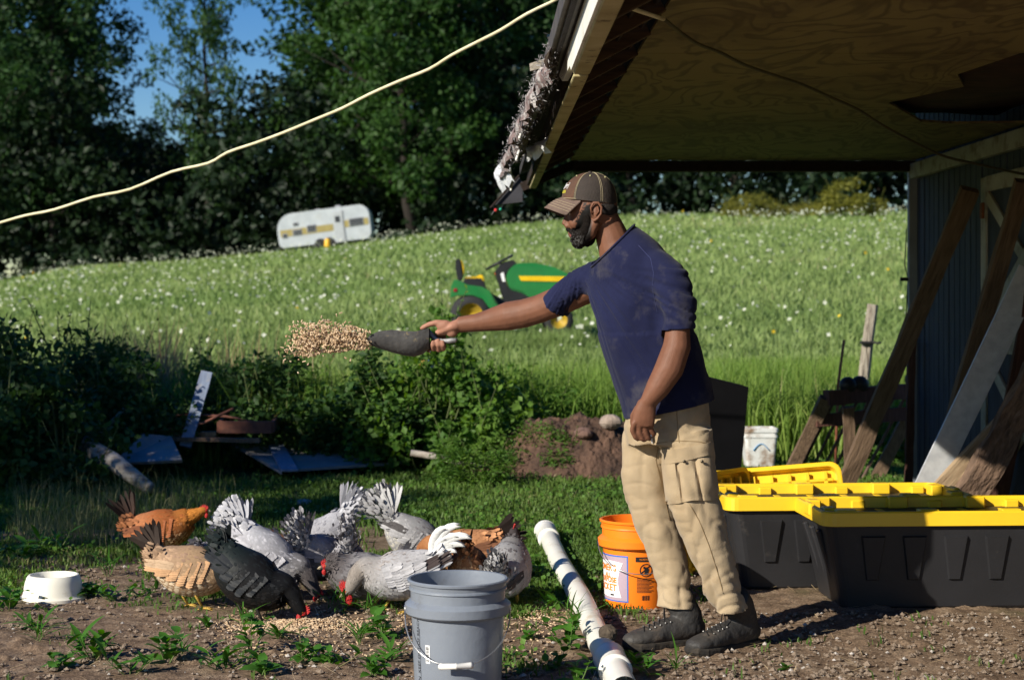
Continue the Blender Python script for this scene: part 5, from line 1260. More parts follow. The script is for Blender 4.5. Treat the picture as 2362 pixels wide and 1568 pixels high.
def laid(bvh, fu, nu, nv, off, name, mat, parent, base=0.0):
    """a cloth patch laid on a garment: fu(s,t) -> (u,v); off(s,t) -> stand-off"""
    P = []; B = []
    for j in range(nv+1):
        for i in range(nu+1):
            s_, t_ = i/nu, j/nv; u, v = fu(s_, t_); P.append(hit(bvh, u, v, off(s_, t_))); B.append(hit(bvh, u, v, base-.003))
    n = nu+1; fs = [[j*n+i, (j+1)*n+i, (j+1)*n+i+1, j*n+i+1] for j in range(nv) for i in range(nu)]
    rim = [i for i in range(n)]+[j*n+nu for j in range(1, nv+1)]+[nv*n+i for i in range(nu-1, -1, -1)]+[j*n for j in range(nv-1, 0, -1)]
    V = P+[B[i] for i in rim]; N0 = len(P); m_ = len(rim)
    fs += [[rim[k], rim[(k+1) % m_], N0+(k+1) % m_, N0+k] for k in range(m_)]
    mb = MB(); mb.add([tuple(v) for v in V], fs); o = part(name, mb, mat, parent, True); sharp(o, 50); return o
def pk(s, t):
    uL = 1523+12*t; uR = 1642+10*t; return uL+(uR-uL)*s, 1058+8*s*(1-t)-12*s+(104)*t+2*math.sin(s*9)*t
def pko(s, t):
    o = .014-.004*math.cos(t*6.2)+.003*math.sin(s*7+t*4)
    for c in (.30, .66): o -= .013*math.exp(-((s-c-.06*t)/.028)**2)
    return max(o, .002)
pocket = laid(bvh_t, pk, 30, 16, pko, 'cargo_pocket', M_khaki, trou)
laid(bvh_t, lambda s, t: (1519+126*s, 1036-13*s+(34-6*s)*t+3*math.sin(s*5)), 20, 6, lambda s, t: .020+.003*math.sin(s*8)-.006*t, 'pocket_flap', M_khaki, trou)
for u in (1578, 1619):
    mb = MB(); p = hit(bvh_t, u, 1064, .020); mb.lathe([(0, .002), (.0045, .002), (.006, 0), (.0045, -.002)], p, 12, axis=Euler((R(90), 0, 0)).to_matrix()); part('snap', mb, pm('snap', (.12, .10, .07), rough=.3, metal=.8) if u == 1578 else bpy.data.materials['snap'], pocket, True)
M_thk = pm('khaki_thread', (.26, .18, .09), rough=.9)
seam(bvh_t, [(1560, 938), (1562, 985), (1566, 1020)], trou, M_thk, .0014); seam(bvh_t, [(1512, 1022), (1560, 1016), (1610, 1018), (1646, 1026)], trou, M_thk, .0014)
seam(bvh_t, [(1590, 1162), (1612, 1200), (1636, 1260), (1655, 1320), (1668, 1368)], trou, M_thk, .0018)
seam(bvh_t, [(1518, 1028), (1512, 1060), (1524, 1110), (1535, 1160), (1545, 1200)], trou, M_thk, .0012)
# white rag edge sticking out of the hip pocket
mb = MB(); mb.beam(hit(bvh_t, 1499, 985, .01), hit(bvh_t, 1504, 1022, .008), .006, .004); part('pocket_rag', mb, M_white, trou)
# ------- boots
M_boot = pm('boot_leather', (.028, .027, .027), (.05, .045, .04), rough=.6, scale=14, bump=.35, bscale=70, dirt=(.12, .09, .065), dscale=9, dlo=.55, dhi=.72, spec=.4)
M_sole = pm('boot_sole', (.02, .019, .018), (.05, .04, .03), rough=.9, scale=25, bump=.5)
M_lace = pm('boot_lace', (.02, .018, .016), rough=.9); M_eyelet = pm('boot_eyelet', (.35, .34, .32), rough=.3, metal=.9)
def boot(H_, T_, shaft, name='boot'):
    H_ = Vector((H_[0], H_[1], hz(H_[0], H_[1])-.004)); T_ = Vector((T_[0], T_[1], hz(T_[0], T_[1])-.004)); d = T_-H_; L_ = d.length; d.normalize(); up = Vector((0, 0, 1)); sx = up.cross(d).normalized()
    P = lambda t, s_, z: H_+d*(L_*t)+sx*s_+up*z
    b = MB()
    b.tube([P(.03, 0, .055), P(.12, 0, .062), P(.3, 0, .066), P(.5, 0, .060), P(.68, 0, .050), P(.84, 0, .044), P(.94, 0, .040), P(.985, 0, .036)], [(.022, .028), (.038, .044), (.042, .052), (.043, .046), (.049, .036), (.048, .030), (.038, .024), (.018, .014)], 18)
    for (t, z, r1_, r2_) in [(0, 0, 0, 0)]: pass
    b.tube([P(.20, 0, .055), P(.22, 0, .11), Vector(shaft)*.5+P(.22, 0, .13)*.5, Vector(shaft)], [(.042, .058), (.044, .056), (.047, .056), (.050, .056)], 18, up=d)
    V, NR, q = fuse(b, .006, 4); V += NR*((np.abs(fbm(V*20, 3, 61)-.5))*.010)[:, None]
    V[:, 2] = np.maximum(V[:, 2], min(H_.z, T_.z)+.016)
    mb = MB(); mb.add(V, q); o = part(name, mb, M_boot, man, True)
    bv = BVHTree.FromPolygons([tuple(v) for v in V], [tuple(f) for f in q])
    out = [(0, .0), (.02, .024), (.10, .037), (.3, .036), (.5, .040), (.7, .052), (.85, .050), (.95, .036), (1.0, .0)]
    ring = [(t, w) for t, w in out]+[(t, -w*.94) for t, w in out[-2:0:-1]]
    mb = MB(); V = []; n = len(ring)
    for z, k in ((0, .98), (.012, 1.03), (.024, 1.03), (.030, .99)):
        for t, w in ring: V.append(tuple(P(.5+(t-.5)*k, w*k, z+(.012*max(0, t-.8)/.2))))
    fs = [[i*n+k, i*n+(k+1) % n, (i+1)*n+(k+1) % n, (i+1)*n+k] for i in range(3) for k in range(n)]+[list(range(n))[::-1], [3*n+k for k in range(n)]]
    mb.add(V, fs); part('sole', mb, M_sole, o, False)
    def top(t, s_, off=.003):
        p = P(t, s_, .30); h = bv.ray_cast(p, Vector((0, 0, -1))); 
        return (h[0] if h[0] is not None else P(t, s_, .09))+up*off
    for k in range(5):
        t = .47+.062*k; mb = MB(); mb.tube([top(t, -.026), top(t+.015, -.008), top(t+.02, .008), top(t, .026)], .0022, 6); mb.tube([top(t, -.026), top(t+.04, 0, .004), top(t+.075, .026)], .002, 6); part('lace', mb, M_lace, o, True)
        for s_ in (-.027, .027): mb = MB(); mb.ball(top(t, s_, .002), .0045, 8, 6); part('eyelet', mb, M_eyelet, o, True)
    return o
boot((.712, 6.285), (.402, 6.155), Qh(1558, 1378, .065))
boot((.905, 6.265), (.625, 6.045), Qh(1690, 1375, -.045))
seamr = None

# ------- scoop held in the outstretched hand, and the feed leaving it
scp = thing('feed_scoop', 'dark dusty feed scoop in the man\'s outstretched hand', 'scoop', H(930, 790))
M_scoop = pm('scoop_metal', (.045, .044, .045), (.085, .082, .08), rough=.55, scale=12, dirt=(.34, .26, .12), dscale=26, dlo=.60, dhi=.74, bump=.3, bscale=60)
st = [(846, 781, 790, .028), (858, 771, 798, .046), (874, 764, 804, .054), (900, 761, 812, .058), (930, 764, 820, .060), (955, 765, 823, .060), (975, 760, 817, .056), (990, 757, 804, .050)]
mb = MB(); n = 16
for layer, k in ((0, 1.0), (1, .955)):
    V = []
    for (u, vt, vb, hw) in st:
        cz = H(u, vt).z; dz = cz-H(u, vb).z; x = H(u, vt).x
        for i in range(n+1):
            a = math.pi*i/n; V.append((x, Y0+HA-math.cos(a)*hw*k+.012, cz-math.sin(a)**.8*dz*k-(0)))
    m_ = n+1; fs = [[j*m_+i, j*m_+i+1, (j+1)*m_+i+1, (j+1)*m_+i] for j in range(len(st)-1) for i in range(n)]
    back = [(len(st)-1)*m_+i for i in range(m_)]
    mb.add(V, [f[::-1] for f in fs]+[back] if layer == 0 else fs+[back[::-1]])
part('scoop_bowl', mb, M_scoop, scp, True).modifiers.new('e', 'EDGE_SPLIT').split_angle = R(50)
mb = MB(); mb.tube([H(988, 768, .012), H(998, 776, .010), H(1006, 783, .006), H(1020, 787, .004), H(1038, 786, 0), H(1050, 784, -.002), H(1054, 783, -.002)], [.013, .011, .0095, .0095, .0105, .0095, .004], 12); part('scoop_handle', mb, pm('worn_alu', (.42, .42, .42), (.16, .16, .16), rough=.5, metal=.4, scale=30), scp, True)
def pellets(P, D, ln, r, name, label, mat, seed):
    n = len(P); g = np.random.default_rng(seed); D = D/np.linalg.norm(D, axis=1, keepdims=True)
    a = g.normal(size=(n, 3)); a -= D*(a*D).sum(1, keepdims=True); a /= np.linalg.norm(a, axis=1, keepdims=True); b_ = np.cross(D, a)
    ln = ln*(.6+.7*g.random((n, 1))); V = []
    for e in (-1, 1):
        for k in range(5):
            t = 2*math.pi*k/5; V.append(P+D*ln*.5*e+(a*math.cos(t)+b_*math.sin(t))*r)
    V = np.stack(V, 1).reshape(-1, 3); i = np.arange(n)[:, None]*10
    q = np.concatenate([i+np.array([k, (k+1) % 5, 5+(k+1) % 5, 5+k]) for k in range(5)]); t = np.concatenate([i+np.array(f) for f in ([0, 2, 1], [0, 3, 2], [0, 4, 3], [5, 6, 7], [5, 7, 8], [5, 8, 9])])
    rn = g.random(n); mb = MB(); mb.add(V, q, np.tile(rn, 5)); mb.F[3].append(t); mb.rnd[3].append(np.tile(rn, 6))
    o = link(name, mb.mesh(name), mat); return tag(o, label, 'feed', kind='stuff')
M_feed = leafm('feed', (.42, .27, .15), (.74, .57, .38), .08, .8)
g = np.random.default_rng(77); n = 2000; t = g.random(n)**.85
u = 852-t*168+g.normal(size=n)*(4+13*t**3); wv = 15+13*np.clip(t*1.6, 0, 1); v = 787-6*np.sin(t*3)+2*t+np.clip(g.normal(size=n), -2.1, 1.6)*wv*.70+4*np.sin(u*.09)*t
v = np.where((t > .88) & (g.random(n) < .45), v+g.random(n)*22, v); sparse = g.random(n) < .035; u = np.where(sparse, u-g.random(n)*14, u); v = np.where(sparse, v+g.normal(size=n)*22, v)
Yp = Y0+HA+g.normal(size=n)*.028; P = np.stack([(u-1180.5)*Yp/F, Yp, CAMH-(v-699)*Yp/F], 1)
pellets(P, g.normal(size=(n, 3))*np.array([1, .8, .9]), .0115, .0026, 'airborne_feed', 'stream of pale feed pellets flying left out of the scoop', M_feed, 78)
n = 900; t = g.random(n); u = 990-t*130; v = 772+g.random(n)*10; Yp = Y0+HA+.012+g.uniform(-.040, .040, n); P = np.stack([(u-1180.5)*Yp/F, Yp, CAMH-(v-699)*Yp/F-.004], 1)
pellets(P[t > .45], g.normal(size=((t > .45).sum(), 3)), .0115, .0026, 'scoop_feed', 'feed pellets left inside the scoop', M_feed, 79)
# ------------------------------------------------------------------ hens and rooster
M_plume = vcolm('plumage', .75, .15, 300, .10, .12, 90)
M_plume_gloss = vcolm('plumage_glossy', .50, .15, 300, .14, .12, 90)
M_comb = pm('comb_red', (.50, .022, .020), (.36, .014, .014), rough=.5, scale=30, bump=.5, bscale=160)
M_leg = pm('yellow_leg', (.58, .38, .08), (.42, .26, .05), rough=.6, scale=40, bump=.4, bscale=160)
M_legd = pm('dark_leg', (.05, .045, .04), rough=.6, scale=40)
M_beak = pm('beak', (.42, .34, .22), (.2, .17, .13), rough=.4, scale=40)
M_heye = pm('hen_eye', (.5, .16, .02), rough=.1); M_pup = pm('pupil', (.005, .005, .005), rough=.05)
def feathers(mb, B, D, Nn, L_, Wd, C0, C1, lift=.12, cur=.0):
    """many feathers at once. B base, D direction, Nn outward normal, L length, Wd width, C0/C1 colours at root and tip"""
    n = len(B); D = D/(np.linalg.norm(D, axis=1, keepdims=True)+1e-9); Nn = Nn-D*(Nn*D).sum(1, keepdims=True); Nn /= np.linalg.norm(Nn, axis=1, keepdims=True)+1e-9
    S_ = np.cross(D, Nn); L_ = L_[:, None]; Wd = Wd[:, None]; V = []; Cc = []
    for t, w in ((0, .6), (.5, 1.0), (.90, .68)):
        c = B+D*L_*t+Nn*L_*(lift*t+cur*t*t); k = C0+(C1-C0)*t
        V += [c-S_*Wd*w*.5-Nn*Wd*.03, c+Nn*Wd*.02, c+S_*Wd*w*.5-Nn*Wd*.03]; Cc += [k, k*.95, k]
    V.append(B+D*L_+Nn*L_*(lift+cur)); Cc.append(C1*1.05)
    V = np.stack(V, 1).reshape(-1, 3); Cc = np.stack(Cc, 1).reshape(-1, 3); i = np.arange(n)[:, None]*10
    q = np.concatenate([i+np.array(f) for f in ([0, 1, 4, 3], [1, 2, 5, 4], [3, 4, 7, 6], [4, 5, 8, 7])]); t = np.concatenate([i+np.array(f) for f in ([6, 7, 9], [7, 8, 9])])
    n0 = mb.n; gn = np.random.default_rng(n); nv = np.repeat(Nn*.9+gn.normal(size=Nn.shape)*.10+D*.25, 10, 0); mb.nrm = nv if mb.nrm is None else np.concatenate([mb.nrm, nv])
    mb.add(V, q, col=np.clip(Cc, 0, 1)); mb.F[3].append(t+n0); mb.rnd[3].append(np.full(len(t), .5)); mb.hascol = True
def hen(label, u, Y, yaw, pitch, head, pal, s=1.0, tail_el=60, tail_len=.13, bz=.165, seed=0, rooster=False, gloss=False, legs=True, comb=.6, neck_r=1.0, fluff=.5, head_dir=None, name='hen', wingspread=0, darkleg=False, tail_n=7):
    g = np.random.default_rng(seed); x0 = (u-1180.5)*Y/F
    t = thing(name, label, 'rooster' if rooster else 'hen', (x0, Y, hz(x0, Y)), R(yaw), 'chickens feeding in the yard'); s = s*.83; bz = bz+(.022 if pitch < 15 else .012); t.scale = (s, s, s)
    M = M_plume_gloss if gloss else M_plume
    pr = R(pitch); cp, sp = math.cos(pr), math.sin(pr)
    def rp(x, z): return (x*cp+z*sp, -x*sp+z*cp+bz)
    st = [(-.19, .066, .014, .018), (-.155, .042, .054, .064), (-.105, .012, .088, .098), (-.04, -.010, .104, .118), (.04, -.012, .100, .114), (.10, .002, .082, .096), (.145, .028, .058, .068)]
    ctr = [rp(a, b) for a, b, c, d in st]; rad = [(c, d) for a, b, c, d in st]
    nb = ctr[-1]; hx, hzz = head; d0 = (cp, -sp)
    nl = math.hypot(hx-nb[0], hzz-nb[1])
    c1 = (nb[0]+d0[0]*nl*.35, nb[1]+d0[1]*nl*.35+.01); c2 = (hx-(hx-nb[0])*.3, hzz-(hzz-nb[1])*.35)
    for k in range(1, 6):
        tt = k/5; bx_ = (1-tt)**3*nb[0]+3*(1-tt)**2*tt*c1[0]+3*(1-tt)*tt*tt*c2[0]+tt**3*hx; bz_ = (1-tt)**3*nb[1]+3*(1-tt)**2*tt*c1[1]+3*(1-tt)*tt*tt*c2[1]+tt**3*hzz
        r = (.054-.030*tt)*(neck_r if tt < .9 else 1); ctr.append((bx_, bz_)); rad.append((r*.9, r))
    hd = head_dir if head_dir is not None else math.degrees(math.atan2(hzz-ctr[-3][1], hx-ctr[-3][0]))*.5-8
    hdv = Vector((math.cos(R(hd)), 0, math.sin(R(hd)))); tip = Vector((hx, 0, hzz))+hdv*.030
    ctr.append((tip.x, tip.z)); rad.append((.010, .011))
    # dense stations
    m = len(ctr); tt = np.linspace(0, m-1, 44); A = np.array([(a, 0, b, c, d) for (a, b), (c, d) in zip(ctr, rad)]); out = []
    for q_ in tt:
        i = min(int(q_), m-2); f = q_-i; p0, p1, p2, p3 = A[max(i-1, 0)], A[i], A[i+1], A[min(i+2, m-1)]
        out.append(.5*((2*p1)+(p2-p0)*f+(2*p0-5*p1+4*p2-p3)*f*f+(3*p1-p0-3*p2+p3)*f**3))
    out = np.array(out); n = 28; b = MB()
    def colr(f, z):       # f: 0 tail root .. 1 head, z: -1 belly .. 1 back
        P_ = {k: np.array(pal[k], float) for k in ('neck', 'breast', 'belly', 'rump', 'back', 'side')}
        ss = lambda a_, b_, x_: (lambda q: q*q*(3-2*q))(min(1, max(0, (x_-a_)/(b_-a_))))
        c = P_['side']+(P_['back']-P_['side'])*ss(.05, .6, z); c = c+(P_['belly']-c)*ss(-.05, -.65, z)
        c = c+(P_['rump']-c)*ss(.30, .10, f)*ss(-.7, -.1, z); br = P_['breast']+(P_['back']-P_['breast'])*ss(.1, .7, z)
        c = c+(br-c)*ss(.36, .50, f); return c+(P_['neck']-c)*ss(.50, .64, f)
    cols = [colr(i/43, 0)*.8 for i in range(44)]
    b.tube([(o[0], 0, o[2]) for o in out], [(max(.004, o[3]), max(.004, o[4])) for o in out], n, up=(0, 0, 1), col=cols)
    gridV = b.V[0].reshape(44, n, 3); cen = np.array([(o[0], 0, o[2]) for o in out])
    body = part('body', b, M, t, True, local=True)
    # plumage
    pb = MB(); B = []; D = []; Nn = []; Ls = []; Ws = []; C0 = []; C1 = []
    for i in range(39, 0, -1):
        f = i/43; r = float(out[i][3]+out[i][4])/2
        nf = int(np.clip(2*math.pi*r/(.0090 if f < .6 else .0072), 8, 70))
        for k in range(nf):
            a = (k+g.random())/nf*n; k0 = int(a) % n; k1 = (k0+1) % n; w = a-int(a)
            p = gridV[i, k0]*(1-w)+gridV[i, k1]*w; p2 = gridV[i-1, k0]*(1-w)+gridV[i-1, k1]*w
            nn = p-cen[i]; nn = nn/(np.linalg.norm(nn)+1e-9); c = colr(f+g.normal()*.02, nn[2]+g.normal()*.12)*(1+.14*(g.random()-.5))
            L1 = (.021 if f < .55 else .020-.008*(f-.55)/.4)*(.8+.45*g.random()); W1 = L1*(.72 if f < .55 else .30)
            if f > .86: L1 *= .55; W1 *= .6
            B.append(p-nn*.0005); d = p2-p+g.normal(size=3)*.0012; d = d/(np.linalg.norm(d)+1e-9)+np.array([0, 0, -.10 if f < .6 else -.05]); D.append(d); Nn.append(nn); Ls.append(L1); Ws.append(W1)
            e_ = pal.get('edge', 1.3); C0.append(c*.84); C1.append(c*(1+(e_-1)*.35))
    feathers(pb, np.array(B), np.array(D), np.array(Nn), np.array(Ls), np.array(Ws), np.array(C0), np.array(C1), .006)
    o = part('plumage', pb, M, t, True, local=True); o['kind'] = 'stuff'
    # wings
    for sd_ in (-1, 1):
        wb = MB(); B = []; D = []; Nn = []; Ls = []; Ws = []; C0 = []; C1 = []
        bd = np.array([-cp, 0, sp]); side = np.array([0, sd_, 0.]); upv = np.array([sp, 0, cp])
        for row in range(6):
            nj = [9, 10, 10, 9, 8, 6][row]
            for j in range(nj):
                px = .080-.040*row-.003*j; pz = .052-[.0105, .0115, .0105, .009, .0075, .007][row]*j-.004*row
                ry = .104*math.sqrt(max(.10, 1-((px-.0)/.185)**2*.9-((pz+.012)/.125)**2*.85))
                X_, Z_ = rp(px, pz-.01)
                p = np.array([X_, sd_*(ry+.0015+.0008*row), Z_]); wl = [.042, .046, .055, .072, .095, .112][row]*(1-.035*j)
                wc = np.array(pal['wing'] if row < 4 or j > 3 else pal.get('primary', pal['wing']))*(1+.22*(g.random()-.5))
                dd = bd*1.0+upv*(.06-.022*j+wingspread*(.55+.10*row))-side*(.10+.05*row)*(1-wingspread)+side*wingspread*.30+g.normal(size=3)*.025
                B.append(p); D.append(dd); Nn.append(side+upv*.35); Ls.append(wl*(1+wingspread*.9)); Ws.append([.021, .021, .020, .018, .016, .015][row]); C0.append(wc*.85); C1.append(wc*(1+(pal.get('edge', 1.25)-1)*.5))
        feathers(wb, np.array(B), np.array(D), np.array(Nn), np.array(Ls), np.array(Ws), np.array(C0), np.array(C1), .004, -.02); part('wing', wb, M, t, True, local=True)['kind'] = 'stuff'
    # tail
    tb = MB(); B = []; D = []; Nn = []; Ls = []; Ws = []; C0 = []; C1 = []
    rx, rz_ = rp(-.165, .045); root = np.array([rx, 0, rz_])
    if not rooster:
        for sd_ in (-1, 1):
            for j in range(tail_n):
                el = R(tail_el-26+j*9+pitch*.0+g.normal()*2); d = np.array([-math.cos(el), sd_*(.10+.05*(tail_n-j)/tail_n), math.sin(el)])
                c = np.array(pal['tail'])*(1+.4*(g.random()-.5)); B.append(root+np.array([0, sd_*.012, 0])+g.normal(size=3)*.004); D.append(d); Nn.append(np.array([-math.sin(el)*.3, sd_*1.0, -math.cos(el)*.2])); Ls.append(tail_len*(.85+.25*g.random())*(.86 if fluff > .85 else 1)); Ws.append(.027 if fluff < .85 else .021); C0.append(c); C1.append(np.array(pal.get('tailtip', pal['tail']))*(1+.3*(g.random()-.5)))
        feathers(tb, np.array(B), np.array(D), np.array(Nn), np.array(Ls), np.array(Ws), np.array(C0), np.array(C1), .0, .10)
    else:
        for sd_ in (-1, 1):
            for j in range(8):
                el = R(48+j*7); P_ = root+np.array([0, sd_*.012, 0]); dv = np.array([-math.cos(el), sd_*.14, math.sin(el)]); Lt = tail_len*(.8+.32*(j % 3)); pts = []
                for k in range(9):
                    pts.append(P_.copy()); P_ = P_+dv*Lt/8; dv = dv+np.array([-.10, 0, -.05-.075*k*.55]); dv /= np.linalg.norm(dv)
                c = np.array(pal['tail'])*(1+.3*(g.random()-.5)); tb.tube([tuple(p) for p in pts], [(.012, .004), (.016, .005), (.019, .005), (.020, .005), (.019, .004), (.017, .004), (.014, .003), (.009, .002), (.002, .001)], 8, up=(0, 1, 0), col=c)
    # soft feathers wrapping the tail root
    B = []; D = []; Nn = []; Ls = []; Ws = []; C0 = []; C1 = []
    for k in range(int(460*fluff)+60):
        w = g.random(); el = R(tail_el)*(.25+.8*w); dv = np.array([-math.cos(el), 0, math.sin(el)]); lat = g.normal(); off = np.array([0, lat*.026, 0])+np.array([math.sin(el), 0, math.cos(el)])*g.uniform(-.055, .045)
        P_ = root+dv*g.uniform(-.05, .055 if fluff < .85 else tail_len*.85)+off*(1.15-.5*w); c = np.array(pal['rump'])*(1+.35*(g.random()-.5))
        B.append(P_); D.append(dv+np.array([0, lat*.12, 0])+g.normal(size=3)*.05); Nn.append(off+np.array([0, 0, .002])); Ls.append(.024+.012*g.random()); Ws.append(.0185); C0.append(c*.80); C1.append(c*1.12)
    feathers(tb, np.array(B), np.array(D), np.array(Nn), np.array(Ls), np.array(Ws), np.array(C0), np.array(C1), .008)
    part('tail', tb, M, t, True, local=True)['kind'] = 'stuff'
    # head details
    hc = Vector((hx, 0, hzz)); hu = Vector((-hdv.z, 0, hdv.x))
    mb = MB(); mb.ball(hc+hdv*.012+hu*.001, (.021, .0165, .017), 12, 8, rot=Matrix(((hdv.x, 0, hu.x), (0, 1, 0), (hdv.z, 0, hu.z))))
    face = part('face', mb, M_comb, t, True, local=True)
    mb = MB(); b0 = hc+hdv*.028; mb.tube([b0, b0+hdv*.012-hu*.001, b0+hdv*.024-hu*.006], [(.007, .008), (.005, .006), (.0012, .0012)], 8); mb.tube([b0-hu*.004, b0+hdv*.010-hu*.007, b0+hdv*.018-hu*.009], [(.005, .004), (.0035, .003), (.001, .001)], 7); part('beak', mb, M_beak, t, True, local=True)
    mb = MB(); n_c = 6; cs_ = comb*(1.5 if rooster else .8); prof = []
    for k in range(n_c*2+1):
        f = k/(n_c*2); hh = (.016+.024*math.sin(math.pi*min(1, f*1.0+.08)))*cs_*(1 if k % 2 else .55); prof.append((hc+hdv*(.030-.052*f)+hu*(.014+hh), hc+hdv*(.030-.050*f)+hu*.010))
    V = []
    for y_ in (-.003, .003):
        for a, c in prof: V += [(a.x, y_*.5, a.z), (c.x, y_*1.3, c.z)]
    K = len(prof)*2; fs = []
    for k in range(len(prof)-1): fs += [[2*k, 2*k+1, 2*k+3, 2*k+2], [K+2*k, K+2*k+2, K+2*k+3, K+2*k+1], [2*k, 2*k+2, K+2*k+2, K+2*k]]
    mb.add(V, fs); part('comb', mb, M_comb, t, False, local=True)
    for sd_ in (-1, 1):
        ww = comb*(1.7 if rooster else 1.0); mb = MB(); mb.ball(hc+hdv*.020-hu*(.014+.014*ww)+Vector((0, sd_*.007, 0)), (.010*ww+.003, .004, .017*ww+.003), 10, 7); part('wattle', mb, M_comb, t, True, local=True)
        mb = MB(); mb.ball(hc-hdv*.006-hu*.004+Vector((0, sd_*.0165, 0)), (.006, .003, .008), 8, 6); part('earlobe', mb, M_comb if not rooster else M_white, t, True, local=True)
        mb = MB(); mb.ball(hc+hdv*.010+hu*.004+Vector((0, sd_*.0150, 0)), (.0045, .003, .0045), 10, 6); e = part('eye', mb, M_heye, t, True, local=True)
        mb = MB(); mb.ball(hc+hdv*.010+hu*.004+Vector((0, sd_*.0168, 0)), (.0022, .0018, .0022), 8, 5); part('pupil', mb, M_pup, e, True, local=True)
    if legs:
        for sd_, fx_ in ((-1, .02+.05*g.random()), (1, -.03-.04*g.random())):
            lg = MB(); y_ = sd_*.045; hip = (-.005, y_, bz-.06); kn = (fx_-.035, y_, .075); ft = (fx_, y_, .010)
            lg.tube([hip, kn, ft], [.018, .0080, .0058], 8)
            for a in (-32, 0, 32): lg.tube([ft, (fx_+.028*math.cos(R(a)), y_+.028*math.sin(R(a)), .010), (fx_+.056*math.cos(R(a)), y_+.056*math.sin(R(a)), .003)], [.0052, .0045, .0015], 6)
            lg.tube([ft, (fx_-.026, y_, .003)], [.0045, .0015], 6); part('leg', lg, M_legd if darkleg else M_leg, t, True, local=True)
            th = MB(); th.tube([(-.01, sd_*.04, bz-.03), (-.01, sd_*.045, bz-.075), (kn[0]*.7, y_, .078)], [.045, .036, .010], 12, col=np.array(pal['belly'])); part('thigh', th, M, t, True, local=True)
    return t
RUST = dict(neck=(.50, .19, .035), breast=(.36, .13, .03), back=(.27, .075, .022), side=(.33, .11, .035), wing=(.30, .10, .04), rump=(.40, .16, .07), belly=(.58, .36, .20), tail=(.05, .025, .018), tailtip=(.02, .015, .013), primary=(.16, .06, .03))
TAN = dict(neck=(.42, .22, .10), breast=(.48, .30, .16), back=(.25, .16, .11), side=(.44, .29, .17), wing=(.44, .26, .14), rump=(.38, .25, .16), belly=(.64, .52, .37), tail=(.045, .032, .026), tailtip=(.03, .022, .018), primary=(.40, .28, .18))
BLACK = dict(neck=(.010, .010, .011), breast=(.011, .011, .012), back=(.011, .013, .014), side=(.012, .012, .013), wing=(.013, .015, .018), rump=(.013, .019, .019), belly=(.016, .014, .014), tail=(.011, .014, .015), edge=1.5)
LAV = dict(neck=(.10, .088, .088), breast=(.22, .21, .215), back=(.34, .335, .36), side=(.36, .355, .38), wing=(.36, .355, .38), rump=(.44, .44, .47), belly=(.40, .39, .40), tail=(.38, .38, .41), tailtip=(.34, .34, .37))
LAVD = dict(neck=(.085, .074, .074), breast=(.12, .105, .105), back=(.20, .19, .20), side=(.26, .25, .26), wing=(.25, .24, .255), rump=(.36, .35, .37), belly=(.22, .21, .21), tail=(.30, .29, .31), tailtip=(.13, .12, .12))
SILV = dict(neck=(.055, .045, .045), breast=(.22, .21, .21), back=(.12, .11, .115), side=(.34, .335, .34), wing=(.30, .295, .30), rump=(.36, .355, .36), belly=(.42, .40, .35), tail=(.28, .27, .27), tailtip=(.5, .5, .5), primary=(.07, .065, .065), edge=1.5)
PART = dict(neck=(.085, .040, .025), breast=(.12, .06, .035), back=(.20, .09, .045), side=(.22, .22, .25), wing=(.26, .27, .31), rump=(.20, .10, .055), belly=(.14, .10, .08), tail=(.20, .10, .06), tailtip=(.09, .05, .035))
ORNG = dict(neck=(.30, .12, .045), breast=(.40, .18, .075), back=(.40, .18, .085), side=(.48, .23, .10), wing=(.38, .18, .09), rump=(.48, .23, .11), belly=(.58, .36, .19), tail=(.020, .014, .012), primary=(.24, .11, .06), edge=1.2)
ROO = dict(neck=(.28, .245, .215), breast=(.33, .31, .30), back=(.40, .36, .34), side=(.42, .41, .42), wing=(.50, .49, .50), rump=(.58, .57, .58), belly=(.60, .59, .58), tail=(.76, .76, .74), primary=(.075, .058, .055), edge=1.3)
hen('rust-brown hen at the back left, walking right with its neck out', 374, 8.25, 3, -8, (.235, .300), RUST, 1.0, 64, .19, .185, 1, comb=.8, head_dir=0)
hen('tan and cream hen with dark tail, pecking behind the black hen', 446, 6.98, 4, 6, (.28, .08), TAN, 1.06, 60, .16, .165, 2, head_dir=-40)
hen('glossy black hen bent down to the feed in front', 582, 6.70, -8, 29, (.215, .055), BLACK, 1.10, 66, .10, .180, 3, gloss=True, comb=.8, head_dir=-55, darkleg=True, fluff=.5)
hen('pale grey hen with a tall upright tail fan, behind the black hen', 584, 7.62, 52, 26, (.20, .07), LAV, .88, 86, .24, .19, 4, fluff=1.0, head_dir=-55)
hen('pale grey hen with its back sloping down right beside the black hen', 622, 7.12, -6, 33, (.215, .05), LAV, 1.10, 72, .16, .195, 5, fluff=.9, head_dir=-50)
hen('small dark brown hen with blue-grey wing, head low behind the pale grey hen', 606, 7.95, 4, 12, (.155, .135), PART, .90, 80, .16, .155, 6, comb=.4, head_dir=-18)
hen('grey hen with pale rump, only its rear showing left of the tall tail fan', 492, 7.42, 70, 8, (.22, .08), LAVD, .90, 50, .07, .16, 7, fluff=.9, head_dir=-50)
hen('grey hen with raised tail pointing up right, farthest back of the grey group', 738, 7.95, 186, 30, (.22, .05), LAV, .98, 62, .22, .185, 8, fluff=1.0, head_dir=-50)
hen('grey hen seen from behind at the left of the grey group, pointed tail', 742, 7.40, 62, 10, (.22, .07), LAVD, 1.04, 74, .19, .165, 9, fluff=.9, head_dir=-50)
hen('grey hen with fluffy upright tail between the dark-faced hen and the rearmost one', 802, 7.28, 96, 24, (.21, .06), LAVD, .95, 78, .19, .17, 10, fluff=1.0, head_dir=-50)
